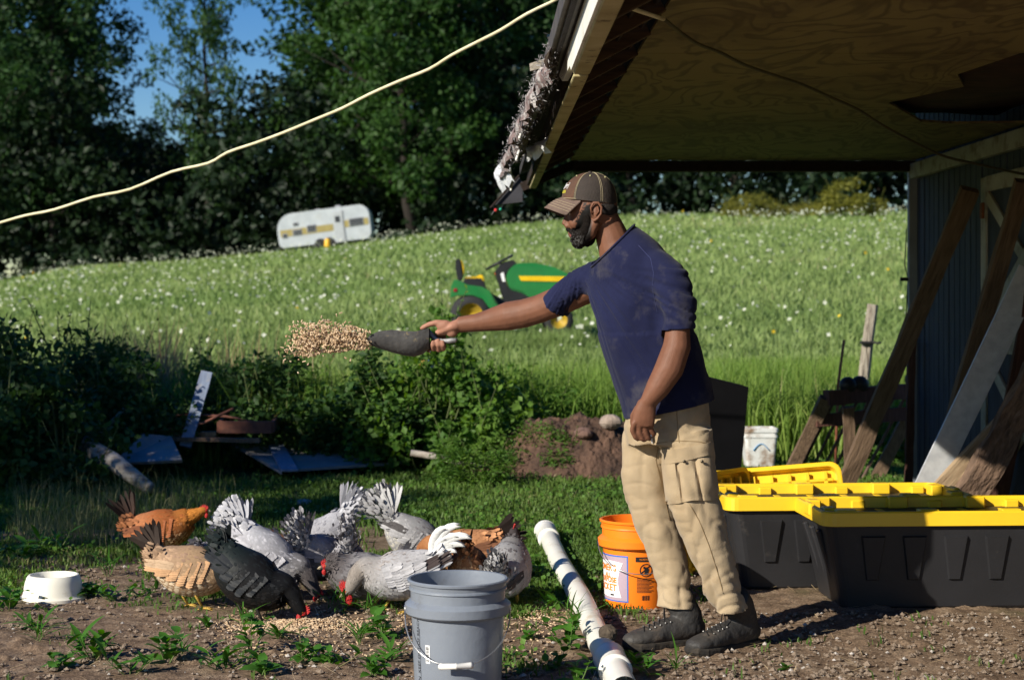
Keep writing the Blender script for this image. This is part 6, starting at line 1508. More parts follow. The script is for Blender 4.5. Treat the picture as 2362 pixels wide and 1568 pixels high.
hen('dark grey hen looking left with bright red face above the rooster\'s comb', 836, 7.02, 194, -8, (.175, .215), LAVD, 1.0, 50, .14, .15, 11, comb=.8, head_dir=-8, neck_r=1.25, fluff=.8)
hen('white and grey rooster with curled white tail, lowering its big red comb to the left', 920, 6.90, 184, 6, (.235, .105), ROO, 1.04, 60, .16, .165, 12, rooster=True, comb=.9, head_dir=-30, wingspread=.38, neck_r=1.1, name='rooster', fluff=.8)
hen('grey hen with black shoulders and steep tail, behind the rooster', 962, 7.85, 12, 24, (.21, .06), SILV, 1.02, 78, .22, .19, 13, fluff=1.0, head_dir=-50)
hen('rust hen with tail feathers pointing right, behind the grey bucket', 1062, 7.55, 172, 6, (.24, .07), ORNG, 1.06, 24, .17, .16, 14, head_dir=-45)
hen('orange hen with a black tail seen from behind, between bucket rim and rust hen', 1082, 7.12, 84, 22, (.21, .05), ORNG, 1.0, 72, .11, .17, 15, head_dir=-50)
hen('silver and black hen standing upright on the right, facing away', 1170, 7.02, 78, -22, (.150, .335), SILV, 1.08, 66, .13, .175, 16, comb=.7, head_dir=5, neck_r=1.0, fluff=.9)

# ------------------------------------------------------------------ feed on the ground
g = np.random.default_rng(90)
n = 2600; u = np.concatenate([g.normal(700, 85, 1500), g.normal(1250, 40, 250), g.uniform(500, 1300, 850)]); v = np.concatenate([g.normal(1448, 9, 1500), g.normal(1425, 14, 250), g.uniform(1370, 1520, 850)])
Yg = CAMH*F/(v-699); Xg = (u-1180.5)*Yg/F; P = np.stack([Xg, Yg, hgt(Xg, Yg)+.007+.022*np.exp(-(((u-710)/90)**2+((v-1446)/9)**2))*g.random(n)], 1)
pellets(P, g.normal(size=(n, 3))*np.array([1, 1, .25]), .0110, .0026, 'spilled_feed', 'pale feed pellets spilled on the soil in front of the hens', M_feed, 91)
# ------------------------------------------------------------------ brush between yard and meadow
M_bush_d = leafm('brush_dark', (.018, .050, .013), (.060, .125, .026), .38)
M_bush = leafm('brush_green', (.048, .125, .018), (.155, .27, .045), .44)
M_bush_y = leafm('brush_olive', (.12, .13, .02), (.26, .25, .045), .4)
M_stem = pm('stem', (.10, .13, .04), (.07, .09, .03), rough=.8)
def bush_mesh(seed, leaf=.055, per=900, nc=26, elong=1.0):
    """one metre wide, one metre high shrub"""
    g = np.random.default_rng(seed); cs = []; rs_ = []; st = MB()
    for k in range(nc):
        a = g.random()*6.28; r = .42*math.sqrt(g.random()); h = .12+.80*g.random()*(1-.55*r/.42)
        c = np.array([r*math.cos(a), r*math.sin(a), h]); cs.append(c); rs_.append(.09+.10*g.random())
        st.tube([(c[0]*.25, c[1]*.25, -.03), (c[0]*.6, c[1]*.6, h*.55), tuple(c+np.array([0, 0, .05]))], [.008, .006, .003], 4, cap=False)
    P, S, RN, NM = clouds(cs, rs_, per*4, leaf, seed, 1.0, .25)
    for k in range(14):      # shoots sticking out
        a = g.random()*6.28; b0 = cs[k % nc]; d = np.array([math.cos(a)*.5, math.sin(a)*.5, 1.2]); m = 12; tt = np.linspace(0, 1, m)[:, None]
        pp = b0+d*tt*.26+g.normal(size=(m, 3))*.012; P = np.concatenate([P, pp]); S = np.concatenate([S, leaf*(1.1-.5*tt[:, 0])]); RN = np.concatenate([RN, .5+.4*g.random(m)]); NM = np.concatenate([NM, np.tile([0, 0, 1.], (m, 1))])
        st.tube([tuple(b0), tuple(b0+d*.26)], [.004, .002], 4, cap=False)
    V, q = quads(P, S, NM*.5+np.array([-.1, -.15, .55]), seed, 1.15 if seed in (101, 103) else .5); mb = MB(); mb.add(V, q, RN)
    return st.mesh('stems', True), mb.mesh('foliage')
BM = [bush_mesh(s, lf, per) for s, lf, per in ((101, .042, 1500), (102, .055, 1500), (103, .050, 1200), (104, .050, 1600))]
for a, c in BM: a.materials.append(M_stem)
def put_bush(u, Y, w, h, var, mat, label, group, name='shrub', cat='shrub', d=None, rz=0.0, sink=0):
    x = (u-1180.5)*Y/F; o = thing(name, label, cat, (x, Y, hz(x, Y)-.03-sink), rz, group); o.scale = (w, d or w, h)
    s_, f = BM[var]; key = (var, mat.name); me = BMC.get(key)
    if me is None: me = f.copy(); me.materials.clear(); me.materials.append(mat); BMC[key] = me
    link('stems', s_, None, o); link('foliage', me, None, o); return o
BMC = {}
GB = 'brush along the back of the yard'
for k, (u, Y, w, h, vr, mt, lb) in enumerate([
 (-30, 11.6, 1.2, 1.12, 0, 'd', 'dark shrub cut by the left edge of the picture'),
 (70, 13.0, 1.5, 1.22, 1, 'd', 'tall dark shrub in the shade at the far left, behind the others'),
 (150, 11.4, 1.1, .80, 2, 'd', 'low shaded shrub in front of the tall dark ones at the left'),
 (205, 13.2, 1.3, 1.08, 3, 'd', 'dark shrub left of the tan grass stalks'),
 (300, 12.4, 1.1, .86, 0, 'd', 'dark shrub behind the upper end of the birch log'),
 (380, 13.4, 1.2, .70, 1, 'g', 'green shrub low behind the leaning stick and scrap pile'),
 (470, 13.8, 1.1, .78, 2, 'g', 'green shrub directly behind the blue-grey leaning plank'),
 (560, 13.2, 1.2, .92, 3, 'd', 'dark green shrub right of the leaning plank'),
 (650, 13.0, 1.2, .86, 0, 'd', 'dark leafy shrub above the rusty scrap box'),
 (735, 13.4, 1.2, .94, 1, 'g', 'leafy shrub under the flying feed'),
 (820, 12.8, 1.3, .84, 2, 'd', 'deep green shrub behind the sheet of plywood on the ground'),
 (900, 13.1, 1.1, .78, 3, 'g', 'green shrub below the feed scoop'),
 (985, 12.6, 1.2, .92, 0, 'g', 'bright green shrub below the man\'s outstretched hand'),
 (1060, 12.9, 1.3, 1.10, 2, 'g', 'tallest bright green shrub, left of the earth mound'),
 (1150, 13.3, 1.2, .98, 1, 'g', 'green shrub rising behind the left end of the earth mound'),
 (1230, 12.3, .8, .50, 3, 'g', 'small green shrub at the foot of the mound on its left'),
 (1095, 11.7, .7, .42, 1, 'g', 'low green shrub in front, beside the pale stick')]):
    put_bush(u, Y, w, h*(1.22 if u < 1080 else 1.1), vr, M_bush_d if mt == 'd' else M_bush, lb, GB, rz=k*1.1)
for k, (u, Y, w, h, vr) in enumerate([(1320, 14.6, 1.2, .9, 3), (1400, 15.4, 1.2, .8, 1), (1700, 14.6, 1.3, .62, 3), (1790, 14.2, 1.2, .55, 1), (1870, 14.5, 1.3, .62, 0), (1960, 14.8, 1.3, .75, 3), (2060, 14.2, 1.3, .8, 1), (2140, 13.2, 1.1, .8, 2)]):
    lb = ['tall green weeds behind the right end of the mound', 'tall green weeds just left of the man\'s waist', 'leafy weeds right of the black tub', 'leafy weeds above the white square pail', 'leafy weeds left of the rusty rod', 'leafy weeds at the foot of the split post', 'green weeds seen between panel and shed corner', 'green weeds close to the shed corner post'][k]
    put_bush(u, Y, w, h, vr, M_bush, lb, 'leafy weeds at the foot of the slope', 'weeds', 'weeds', rz=k*.9)
GC = 'round bushes on the crest'
put_bush(1727, 88, 3.4, 2.1, 3, M_bush_y, 'low round olive bush on the crest, left of the larger one', GC, rz=1, sink=.2)
put_bush(1835, 89, 2.4, 1.6, 1, M_bush_y, 'smallest olive bush on the crest between the two bigger ones', GC, rz=2, sink=.2)
put_bush(1955, 87, 3.9, 2.6, 0, M_bush_y, 'largest yellow-green bush on the crest', GC, rz=3, sink=.2)
for (u, h) in [(1440, .8), (1480, .6), (1530, .9), (1600, .7)]: pass
# tan stalks standing above the left brush
def stalks():
    g = np.random.default_rng(121); n = 420; u = np.concatenate([g.normal(270, 45, n//2), g.normal(370, 16, n//4), g.normal(520, 90, n//4)]); Y = g.uniform(13.8, 16, len(u)); X = (u-1180.5)*Y/F; Z = hill(X, Y)
    V, q, t = blades(X, Y, Z, g.uniform(.7, 1.15, len(u)), np.full(len(u), .012), 4, 122, .28, .05); rn = g.random(len(u)*4)
    mb = MB(); mb.add(V, q, rn); mb.F[3].append(t); mb.rnd[3].append(rn); o = link('dry_stalks', mb.mesh('dry_stalks'), leafm('dry_stalk', (.20, .14, .07), (.38, .29, .15), .25)); tag(o, 'dry tan stalks standing above the left brush', 'stalks', kind='stuff')
stalks()
# ------------------------------------------------------------------ scrap, log, sheets
M_birch = pm('birch_bark', (.46, .42, .36), (.20, .16, .13), rough=.85, scale=9, stretch=(1, 1, 3), bump=.5, bscale=20, dirt=(.09, .07, .05), dscale=11, dlo=.52, dhi=.6)
def logt(name, label, cat, pts, rad, mat, n=12, group=None):
    mb = MB(); mb.tube(pts, rad, n); V = mb.V[0]; c = V.mean(0); mb.V[0] = V+(vn(V*14, 5)-.5)[:, None]*.012
    o = link(name, mb.mesh(name, True), mat); return tag(o, label, cat, group)
logt('birch_log', 'pale birch log lying in the shade at the left, its end raised', 'log', [W(165, 1012, 12.0)+Vector((0, 0, .02)), W(205, 1035, 11.6), W(262, 1066, 11.2), W(345, 1126, 10.9)], [.075, .07, .058, .04], M_birch)
logt('dead_branch', 'thin pale branch lying in front of the bright green shrub', 'branch', [W(948, 1042, 12.0), W(1010, 1052, 12.0), W(1060, 1066, 11.9), W(1122, 1076, 11.8)], [.022, .024, .018, .010], M_birch, 8)
logt('stick', 'thin brown stick leaning at the left of the scrap pile', 'stick', [W(228, 1005, 12.2), W(290, 940, 12.5)], [.02, .014], M_tan, 7)
o = log_thing('blue_plank', 'weathered blue-grey plank standing tilted in the scrap pile', 'plank', W(427, 1030, 12.2), W(477, 858, 12.5), .085, .022, pm('blue_paint', (.22, .27, .36), (.14, .17, .24), rough=.7, scale=6, stretch=(6, 6, 1), dirt=(.3, .28, .25), dscale=8, dlo=.55, dhi=.65), (0, 1, 0), .002)
M_rust2 = pm('rusted_metal', (.20, .075, .045), (.09, .04, .03), rough=.85, scale=12, bump=.4, bscale=40)
sc_ = thing('scrap_pile', 'rusty curved bands and open box in the scrap pile behind the plywood sheets', 'scrap', W(460, 1005, 12.4))
mb = MB(); mb.tube([W(300, 985, 12.6), W(350, 968, 12.5), W(430, 955, 12.4), (W(520, 960, 12.4)), W(600, 975, 12.5)], [(.03, .010)]*5, 6); part('curved_band', mb, M_rust2, sc_, True)
mb = MB(); mb.tube([W(330, 1000, 12.3), W(400, 988, 12.3), W(470, 975, 12.3), W(538, 942, 12.3)], [(.022, .012)]*4, 6); part('curved_band', mb, M_rust2, sc_, True)
for a, b_, w, h in [((505, 985, 12.3), (628, 985, 12.3), .03, .09), ((505, 985, 12.3), (520, 968, 12.9), .03, .08), ((628, 985, 12.3), (640, 968, 12.9), .03, .08), ((520, 966, 12.9), (640, 966, 12.9), .03, .08)]:
    mb = MB(); mb.beam(W(*a), W(*b_), w, h, up=(0, 0, 1)); part('box_side', mb, M_rust2, sc_)
for k, (a, b_) in enumerate([((285, 1005, 12.5), (500, 1000, 12.5)), ((380, 1012, 12.2), (600, 1015, 12.2)), ((410, 1002, 12.7), (470, 965, 12.9))]):
    mb = MB(); mb.beam(W(*a), W(*b_), .08, .03, up=(0, 0, 1), wob=.004, seg=5); part('scrap_board', mb, M_old if k else M_tan, sc_)
M_plysh = pm('grey_ply', (.26, .26, .27), (.16, .16, .17), rough=.85, scale=4, dirt=(.33, .27, .19), dscale=5, dlo=.5, dhi=.7, bump=.3)
GS = 'weathered sheets lying in front of the scrap pile'
def sheet(label, pts, th=.018, mat=None):
    P = [G(u, v) for u, v in pts]; P = [Vector((p.x, p.y, .07 if p.y < 13.0 else .24)) for k, p in enumerate(P)]
    mb = slab(P, (0, 0, th)); o = link('plywood_board', mb.mesh('plywood_board'), mat or M_plysh); tag(o, label, 'plywood sheet', GS)
sheet('large grey plywood sheet lying flat, right part of the two', [(655, 1112), (940, 1092), (905, 1044), (630, 1034)])
sheet('grey plywood sheet lying flat under the blue strip, left part', [(470, 1060), (650, 1118), (632, 1042), (500, 1020)])
mb = MB(); a, b_ = G(668, 1118), G(600, 1040); mb.beam((a.x, a.y, .10), (b_.x, b_.y, .28), .12, .02, up=(0, 0, 1)); o = link('blue_strip', mb.mesh('blue_strip'), bpy.data.materials['blue_paint']); tag(o, 'blue-grey strip lying across the plywood sheets', 'plank')
mb = MB(); a = W(360, 1020, 11.9); mb.add([tuple(W(260, 1068, 11.6)), tuple(W(330, 1000, 12.0)), tuple(W(395, 1005, 12.1)), tuple(W(420, 1060, 11.6))], [[0, 3, 2, 1]]); V = mb.V[0]; V2 = V+np.array([0, .02, -.02]); mb.add(V2, [[0, 1, 2, 3], ]); mb.add(np.concatenate([V, V2]), [[0, 1, 5, 4], [1, 2, 6, 5], [2, 3, 7, 6], [3, 0, 4, 7]]); o = link('tilted_sheet', mb.mesh('tilted_sheet'), M_plysh); tag(o, 'small grey sheet tilted against the scrap pile at the left', 'sheet')

# ------------------------------------------------------------------ tractor
def tractor():
    Y = 23.5; base = W(1085, 768, Y); S_ = Y/F
    t = thing('garden_tractor', 'green garden tractor with yellow seat standing in the meadow behind the man\'s arm', 'tractor', (base.x, Y, base.z-.02), R(2))
    Mg = pm('green_paint', (.008, .17, .035), (.007, .14, .03), rough=.28, spec=.6, coat=.4); My = pm('tractor_yellow', (.78, .50, .01), rough=.35); Mr = pm('rim_yellow', (.42, .27, .012), (.25, .17, .02), rough=.5, scale=8); Mb = pm('rubber', (.025, .025, .027), rough=.8, bump=.4, bscale=40); Mk = pm('black_trim', (.018, .018, .02), rough=.5)
    x = lambda u: (u-1085)*S_; z = lambda v: (768-v)*S_+.02
    def wheel(cx, cy, r, w, rim):
        wb = MB(); A = Euler((R(90), 0, 0)).to_matrix(); wb.lathe([(r*.58, -w/2), (r*.9, -w/2), (r, -w*.3), (r*1.01, 0), (r, w*.3), (r*.9, w/2), (r*.58, w/2)], (cx, cy, r), 30, axis=A); o = part('wheel', wb, Mb, t, True, local=True)
        for k in range(22):
            pass
        rb = MB(); rb.lathe([(0, -w*.10), (r*.2, -w*.14), (r*.22, -w*.22), (r*.5, -w*.26), (r*.56, -w*.46), (r*.6, -w*.48), (r*.6, w*.4), (0, w*.4)], (cx, cy, r), 26, axis=Euler((R(90), 0, 0)).to_matrix() if False else Euler((R(-90), 0, 0)).to_matrix()); part('rim', rb, Mr, o, True, local=True)
    wheel(0, -.34, .275, .25, 1); wheel(0, .40, .275, .25, 1); wheel(x(1285), -.32, .20, .16, 1); wheel(x(1285), .38, .20, .16, 1)
    def prof(name, pts, y0, y1, mat, par=None, bev=0):
        n = len(pts); V = [(x(u), y0, z(v)) for u, v in pts]+[(x(u), y1, z(v)) for u, v in pts]
        mb = MB(); mb.add(V, [list(range(n)), [n+k for k in range(n)][::-1]]+[[k, n+k, n+(k+1) % n, (k+1) % n] for k in range(n)][::1]); me = mb.mesh(name)
        bm = bmesh.new(); bm.from_mesh(me); bmesh.ops.recalc_face_normals(bm, faces=bm.faces)
        if bev: bmesh.ops.bevel(bm, geom=list(bm.edges), offset=bev, segments=2, affect='EDGES')
        bm.to_mesh(me); bm.free()
        o = link(name, me, mat, par or t); WM[o.name] = WM[t.name]; return o
    hood = prof('hood', [(1165, 640), (1172, 622), (1190, 608), (1230, 607), (1275, 616), (1312, 634), (1322, 660), (1318, 700), (1240, 700), (1205, 676), (1175, 668)], -.21, .27, Mg, bev=.02)
    prof('hood_stripe', [(1194, 637), (1300, 638), (1298, 650), (1200, 648)], -.222, -.205, My, hood)
    prof('dash', [(1140, 628), (1158, 606), (1182, 600), (1192, 608), (1172, 622), (1163, 642), (1180, 690), (1160, 690), (1150, 655)], -.16, .22, Mk, bev=.008)
    prof('sticker', [(1153, 632), (1160, 628), (1164, 650), (1158, 650)], -.175, -.155, M_white)
    prof('engine_guard', [(1170, 660), (1215, 672), (1240, 700), (1238, 715), (1180, 712)], -.18, .24, Mk, bev=.005)
    prof('fender', [(1040, 660), (1048, 645), (1062, 650), (1078, 658), (1110, 662), (1128, 672), (1142, 700), (1160, 716), (1240, 705), (1240, 716), (1150, 728), (1128, 712), (1112, 690), (1090, 682), (1055, 682), (1038, 688), (1040, 672)], -.48, .54, Mg, bev=.008)
    prof('chassis', [(1060, 690), (1130, 676), (1160, 690), (1290, 694), (1292, 724), (1060, 730)], -.16, .22, Mk, bev=.01)
    prof('side_step', [(1118, 672), (1132, 676), (1150, 704), (1205, 698), (1215, 712), (1146, 722), (1124, 704)], -.36, .42, Mg, bev=.008)
    prof('seat_post', [(1072, 658), (1118, 658), (1130, 684), (1070, 684)], -.22, .28, Mk, bev=.01)
    seat = prof('seat', [(1066, 655), (1072, 640), (1110, 640), (1118, 652), (1118, 662), (1070, 662)], -.20, .26, Mk, bev=.015)
    prof('seat_cushion', [(1070, 648), (1072, 639), (1102, 638), (1107, 632), (1114, 638), (1118, 650), (1110, 654)], -.19, .25, My, seat, bev=.015)
    prof('backrest', [(1050, 600), (1056, 596), (1063, 602), (1068, 640), (1062, 650), (1055, 645), (1050, 620)], -.20, .26, Mk, bev=.014)
    prof('back_cushion', [(1060, 600), (1066, 602), (1071, 618), (1070, 634), (1064, 638), (1061, 615)], -.18, .24, My, seat, bev=.01)
    sw = MB(); c = Vector((x(1152), .03, z(605))); ax = Euler((0, R(-28), 0)).to_matrix(); ring = [c+ax@Vector((.20*math.cos(2*math.pi*k/28), .20*math.sin(2*math.pi*k/28), 0)) for k in range(28)]
    sw.tube(ring, .018, 8, closed=True); sw.tube([ring[0], c, ring[14]], .014, 6); sw.tube([ring[7], c, ring[21]], .014, 6); sw.tube([c, (x(1165), .03, z(640))], .02, 8); part('steering_wheel', sw, Mk, t, True, local=True)
    for (u, v) in ((1163, 610), (1145, 631)): mb = MB(); mb.ball((x(u), -.12, z(v)), (.03, .025, .028), 10, 7); part('lever_knob', mb, pm('orange_knob', (.8, .14, .01), rough=.4) if u == 1163 else bpy.data.materials['orange_knob'], t, True, local=True)
    mb = MB(); mb.box((x(1050), -.485, z(670)), (.05, .015, .05), None, .008); part('tail_lamp', mb, pm('lamp_red', (.25, .01, .02), rough=.2), t, local=True)
tractor()
# ------------------------------------------------------------------ caravan on the crest
def caravan():
    Y = 92.0; c = W(757, 567, Y); t = thing('caravan', 'old white travel trailer with tan stripe on the crest of the field', 'caravan', c, 0, rot=(0, R(-7.5), 0))
    k = Y/F; L2, H = 106*k, 82*k; r = .62
    out = []
    def arc(cx, cz, r_, a0, a1, n=7):
        for i in range(n+1): a = R(a0+(a1-a0)*i/n); out.append((cx+r_*math.cos(a), cz+r_*math.sin(a)))
    arc(L2-.5, .5, .5, -60, 0, 3); arc(L2-.55, H-.55, .55, 0, 90); arc(-L2+.85, H-.85, .85, 90, 180); arc(-L2+.35, .45, .35, 180, 240, 3)
    n = len(out); Mw = pm('caravan_white', (.46, .49, .52), (.38, .41, .44), rough=.45, scale=2, dirt=(.40, .40, .38), dscale=1.3, dlo=.55, dhi=.8)
    V = [(x, -1.1, z) for x, z in out]+[(x, 1.1, z) for x, z in out]; mb = MB(); mb.add(V, [list(range(n)), [n+i for i in range(n)][::-1]]+[[i, n+i, n+(i+1) % n, (i+1) % n] for i in range(n)])
    o = part('shell', mb, Mw, t, local=True); me = o.data; bm = bmesh.new(); bm.from_mesh(me); bmesh.ops.recalc_face_normals(bm, faces=bm.faces); bm.to_mesh(me); bm.free()
    Mt = pm('tan_stripe', (.34, .28, .10), (.28, .22, .08), rough=.6); Mwin = pm('caravan_glass', (.06, .065, .075), (.03, .03, .035), rough=.15); Mfr = pm('alu_frame', (.35, .36, .38), rough=.4)
    def bx(name, u0, u1, z0, z1, y, th, mat, par=None):
        mb = MB(); mb.box(((u0+u1)/2*k, y, (z0+z1)/2*k), ((u1-u0)*k, th, (z1-z0)*k), None, .01); return part(name, mb, mat, par or t, local=True)
    bx('stripe', -100, 22, 30, 46, -1.105, .02, Mt); bx('stripe', 48, 103, 34, 50, -1.105, .02, Mt)
    for (a, b_, z0, z1) in [(-96, -84, 27, 38), (-72, -50, 30, 44), (-39, -17, 33, 50), (-69, -56, 52, 60), (58, 92, 34, 53)]:
        w = bx('window', a, b_, z0, z1, -1.12, .03, Mfr); bx('pane', a+1.5, b_-1.5, z0+1.5, z1-1.5, -1.135, .02, Mwin, w)
        if b_-a > 20:
            for q_ in (1, 2): bx('louvre', a+1, b_-1, z0+(z1-z0)*q_/3-.4, z0+(z1-z0)*q_/3+.4, -1.15, .02, Mfr, w)
    d = bx('door', 23, 44, 2, 72, -1.12, .04, pm('caravan_door', (.42, .44, .46), (.36, .38, .40), rough=.5)); bx('pane', 28, 39, 48, 62, -1.15, .02, Mwin, d)
    bx('door_frame', 44, 47, 0, 74, -1.12, .05, Mfr)
    bx('roof_vent', 28, 40, 81, 89, 0, .4, Mfr); bx('roof_vent', -18, -6, 81, 86, -.2, .4, Mfr); bx('roof_rail', -60, 60, 81, 82.5, -.8, .05, Mfr); bx('roof_vent', -60, -48, 81, 84.5, 0, .4, Mfr)
    for u in (-12, 8):
        mb = MB(); mb.lathe([(0, -.12), (.33, -.12), (.36, 0), (.33, .12), (0, .12)], (u*k, -1.02, .05), 20, axis=Euler((R(90), 0, 0)).to_matrix()); part('wheel', mb, pm('tyre', (.03, .03, .03), rough=.9) if u < 0 else bpy.data.materials['tyre'], t, local=True)
    y = thing('yellow_drum', 'small yellow drum beside the caravan', 'drum', W(755, 563, 90)); mb = MB(); mb.lathe([(0, -.4), (.15, -.4), (.17, -.3), (.17, .05), (.12, .15), (.05, .2), (0, .2)], (0, 0, .1), 16); part('drum_body', mb, pm('drum_yellow', (.8, .45, .03), rough=.4), y, True, local=True)
caravan()
# small tool and blue cloth behind the hand
mb = MB(); mb.tube([W(1003, 806, 14), W(962, 852, 14)], .018, 8); o = link('tool_handle', mb.mesh('tool_handle', True), pm('yellow_wood', (.62, .38, .08), (.5, .3, .07), rough=.6)); tag(o, 'yellow wooden tool handle leaning in the brush below the scoop', 'tool handle')
nx = 9; V = []
for j in range(nx):
    for i in range(nx): V.append(tuple(W(985+i*6.5, 800+j*7, 14.1)+Vector((.015*math.sin(j*1.7+i), .06*math.sin(i*1.1+j*.7), 0))))
idx = np.arange(nx*nx).reshape(nx, nx); q = np.stack([idx[:-1, :-1].ravel(), idx[1:, :-1].ravel(), idx[1:, 1:].ravel(), idx[:-1, 1:].ravel()], 1); g = np.random.default_rng(4); q = q[g.random(len(q)) > .25]
mb = MB(); mb.add(V, q); o = link('blue_tarp', mb.mesh('blue_tarp', True), pm('blue_tarp', (.06, .17, .38), (.04, .12, .28), rough=.5)); tag(o, 'scrap of blue tarp caught in the brush below the hand', 'tarp'); so = o.modifiers.new('t', 'SOLIDIFY'); so.thickness = .004

# ------------------------------------------------------------------ weeds in the foreground, each a plant with its leaves
M_weed = leafm('weed_leaf', (.045, .14, .016), (.085, .22, .030), .4, .45)
M_wstem = pm('weed_stem', (.10, .20, .05), (.16, .12, .06), rough=.7)
def leaf_mesh(name, L_, w, teeth=0, droop=.25, seed=0):
    g = random.Random(seed); n = 7; V = []; fs = []
    for i in range(n+1):
        t = i/n; ww = w*math.sin(math.pi*min(1, t**.75*.97+.02))**.8*(1+(.22*(i % 2) if teeth else 0)); z = L_*(.25*t-droop*t*t)
        V += [(L_*t, -ww, z+ww*.25), (L_*t, 0, z), (L_*t, ww, z+ww*.25)]
    for i in range(n):
        for k in range(2): a = i*3+k; fs.append([a, a+3, a+4, a+1])
    mb = MB(); mb.add(V, fs); return mb
LM = {}
def leafvar(kind, j):
    key = (kind, j)
    if key not in LM:
        L_, w, te, dr = dict(broad=(.052, .017, 1, .30), lance=(.075, .009, 0, .22), round=(.034, .014, 0, .2), grass=(.11, .0035, 0, .45))[kind]
        mb = leaf_mesh('leaf', L_*(1+.12*j), w, te, dr); r_ = [.1, .35, .6, .9][j % 4]; mb.rnd = {3: [], 4: [np.full(len(f), r_) for f in mb.F[4]]}
        me = mb.mesh('leaf', True); me.materials.append(M_weed); LM[key] = me
    return LM[key]
def weed(u, v, kind, n, h, label, seed, sc=1.0, spread=.03, group='weeds growing in the bare soil'):
    g = random.Random(seed); p = G(u, v); x, y = p.x, p.y
    o = thing('weed_plant', label, 'weed', (x, y, hz(x, y)-.004), g.random()*6, group); o.scale = (sc*.84,)*3
    st = MB(); nst = max(1, n//6)
    tops = []
    for k in range(nst):
        a = k*2.4+g.random(); r = spread*(k > 0)*g.uniform(.5, 1.3); hh = h*g.uniform(.6, 1.1); tx, ty = r*1.8*math.cos(a), r*1.8*math.sin(a)
        st.tube([(0, 0, -.01), (tx*.6, ty*.6, hh*.5), (tx, ty, hh)], [.0022, .0018, .001], 5, cap=False); tops.append((tx, ty, hh))
    part('stem', st, M_wstem, o, True, local=True)
    for k in range(n):
        tx, ty, hh = tops[k % nst]; f = .15+.85*((k//nst)+.5)/max(1, (n//nst)); f = min(f, 1)
        me = leafvar(kind, g.randrange(4)); l = bpy.data.objects.new('leaf', me); C.objects.link(l); l.parent = o
        l.location = (tx*f, ty*f, hh*f); a = k*2.4+g.random()*.8; l.rotation_euler = (g.uniform(-.3, .3), g.uniform(-.75, .1) if kind != 'grass' else g.uniform(-1.2, -.3), a); s_ = g.uniform(.65, 1.15)*(1.15-.4*f if kind == 'broad' else 1); l.scale = (s_, s_, s_)
    return o
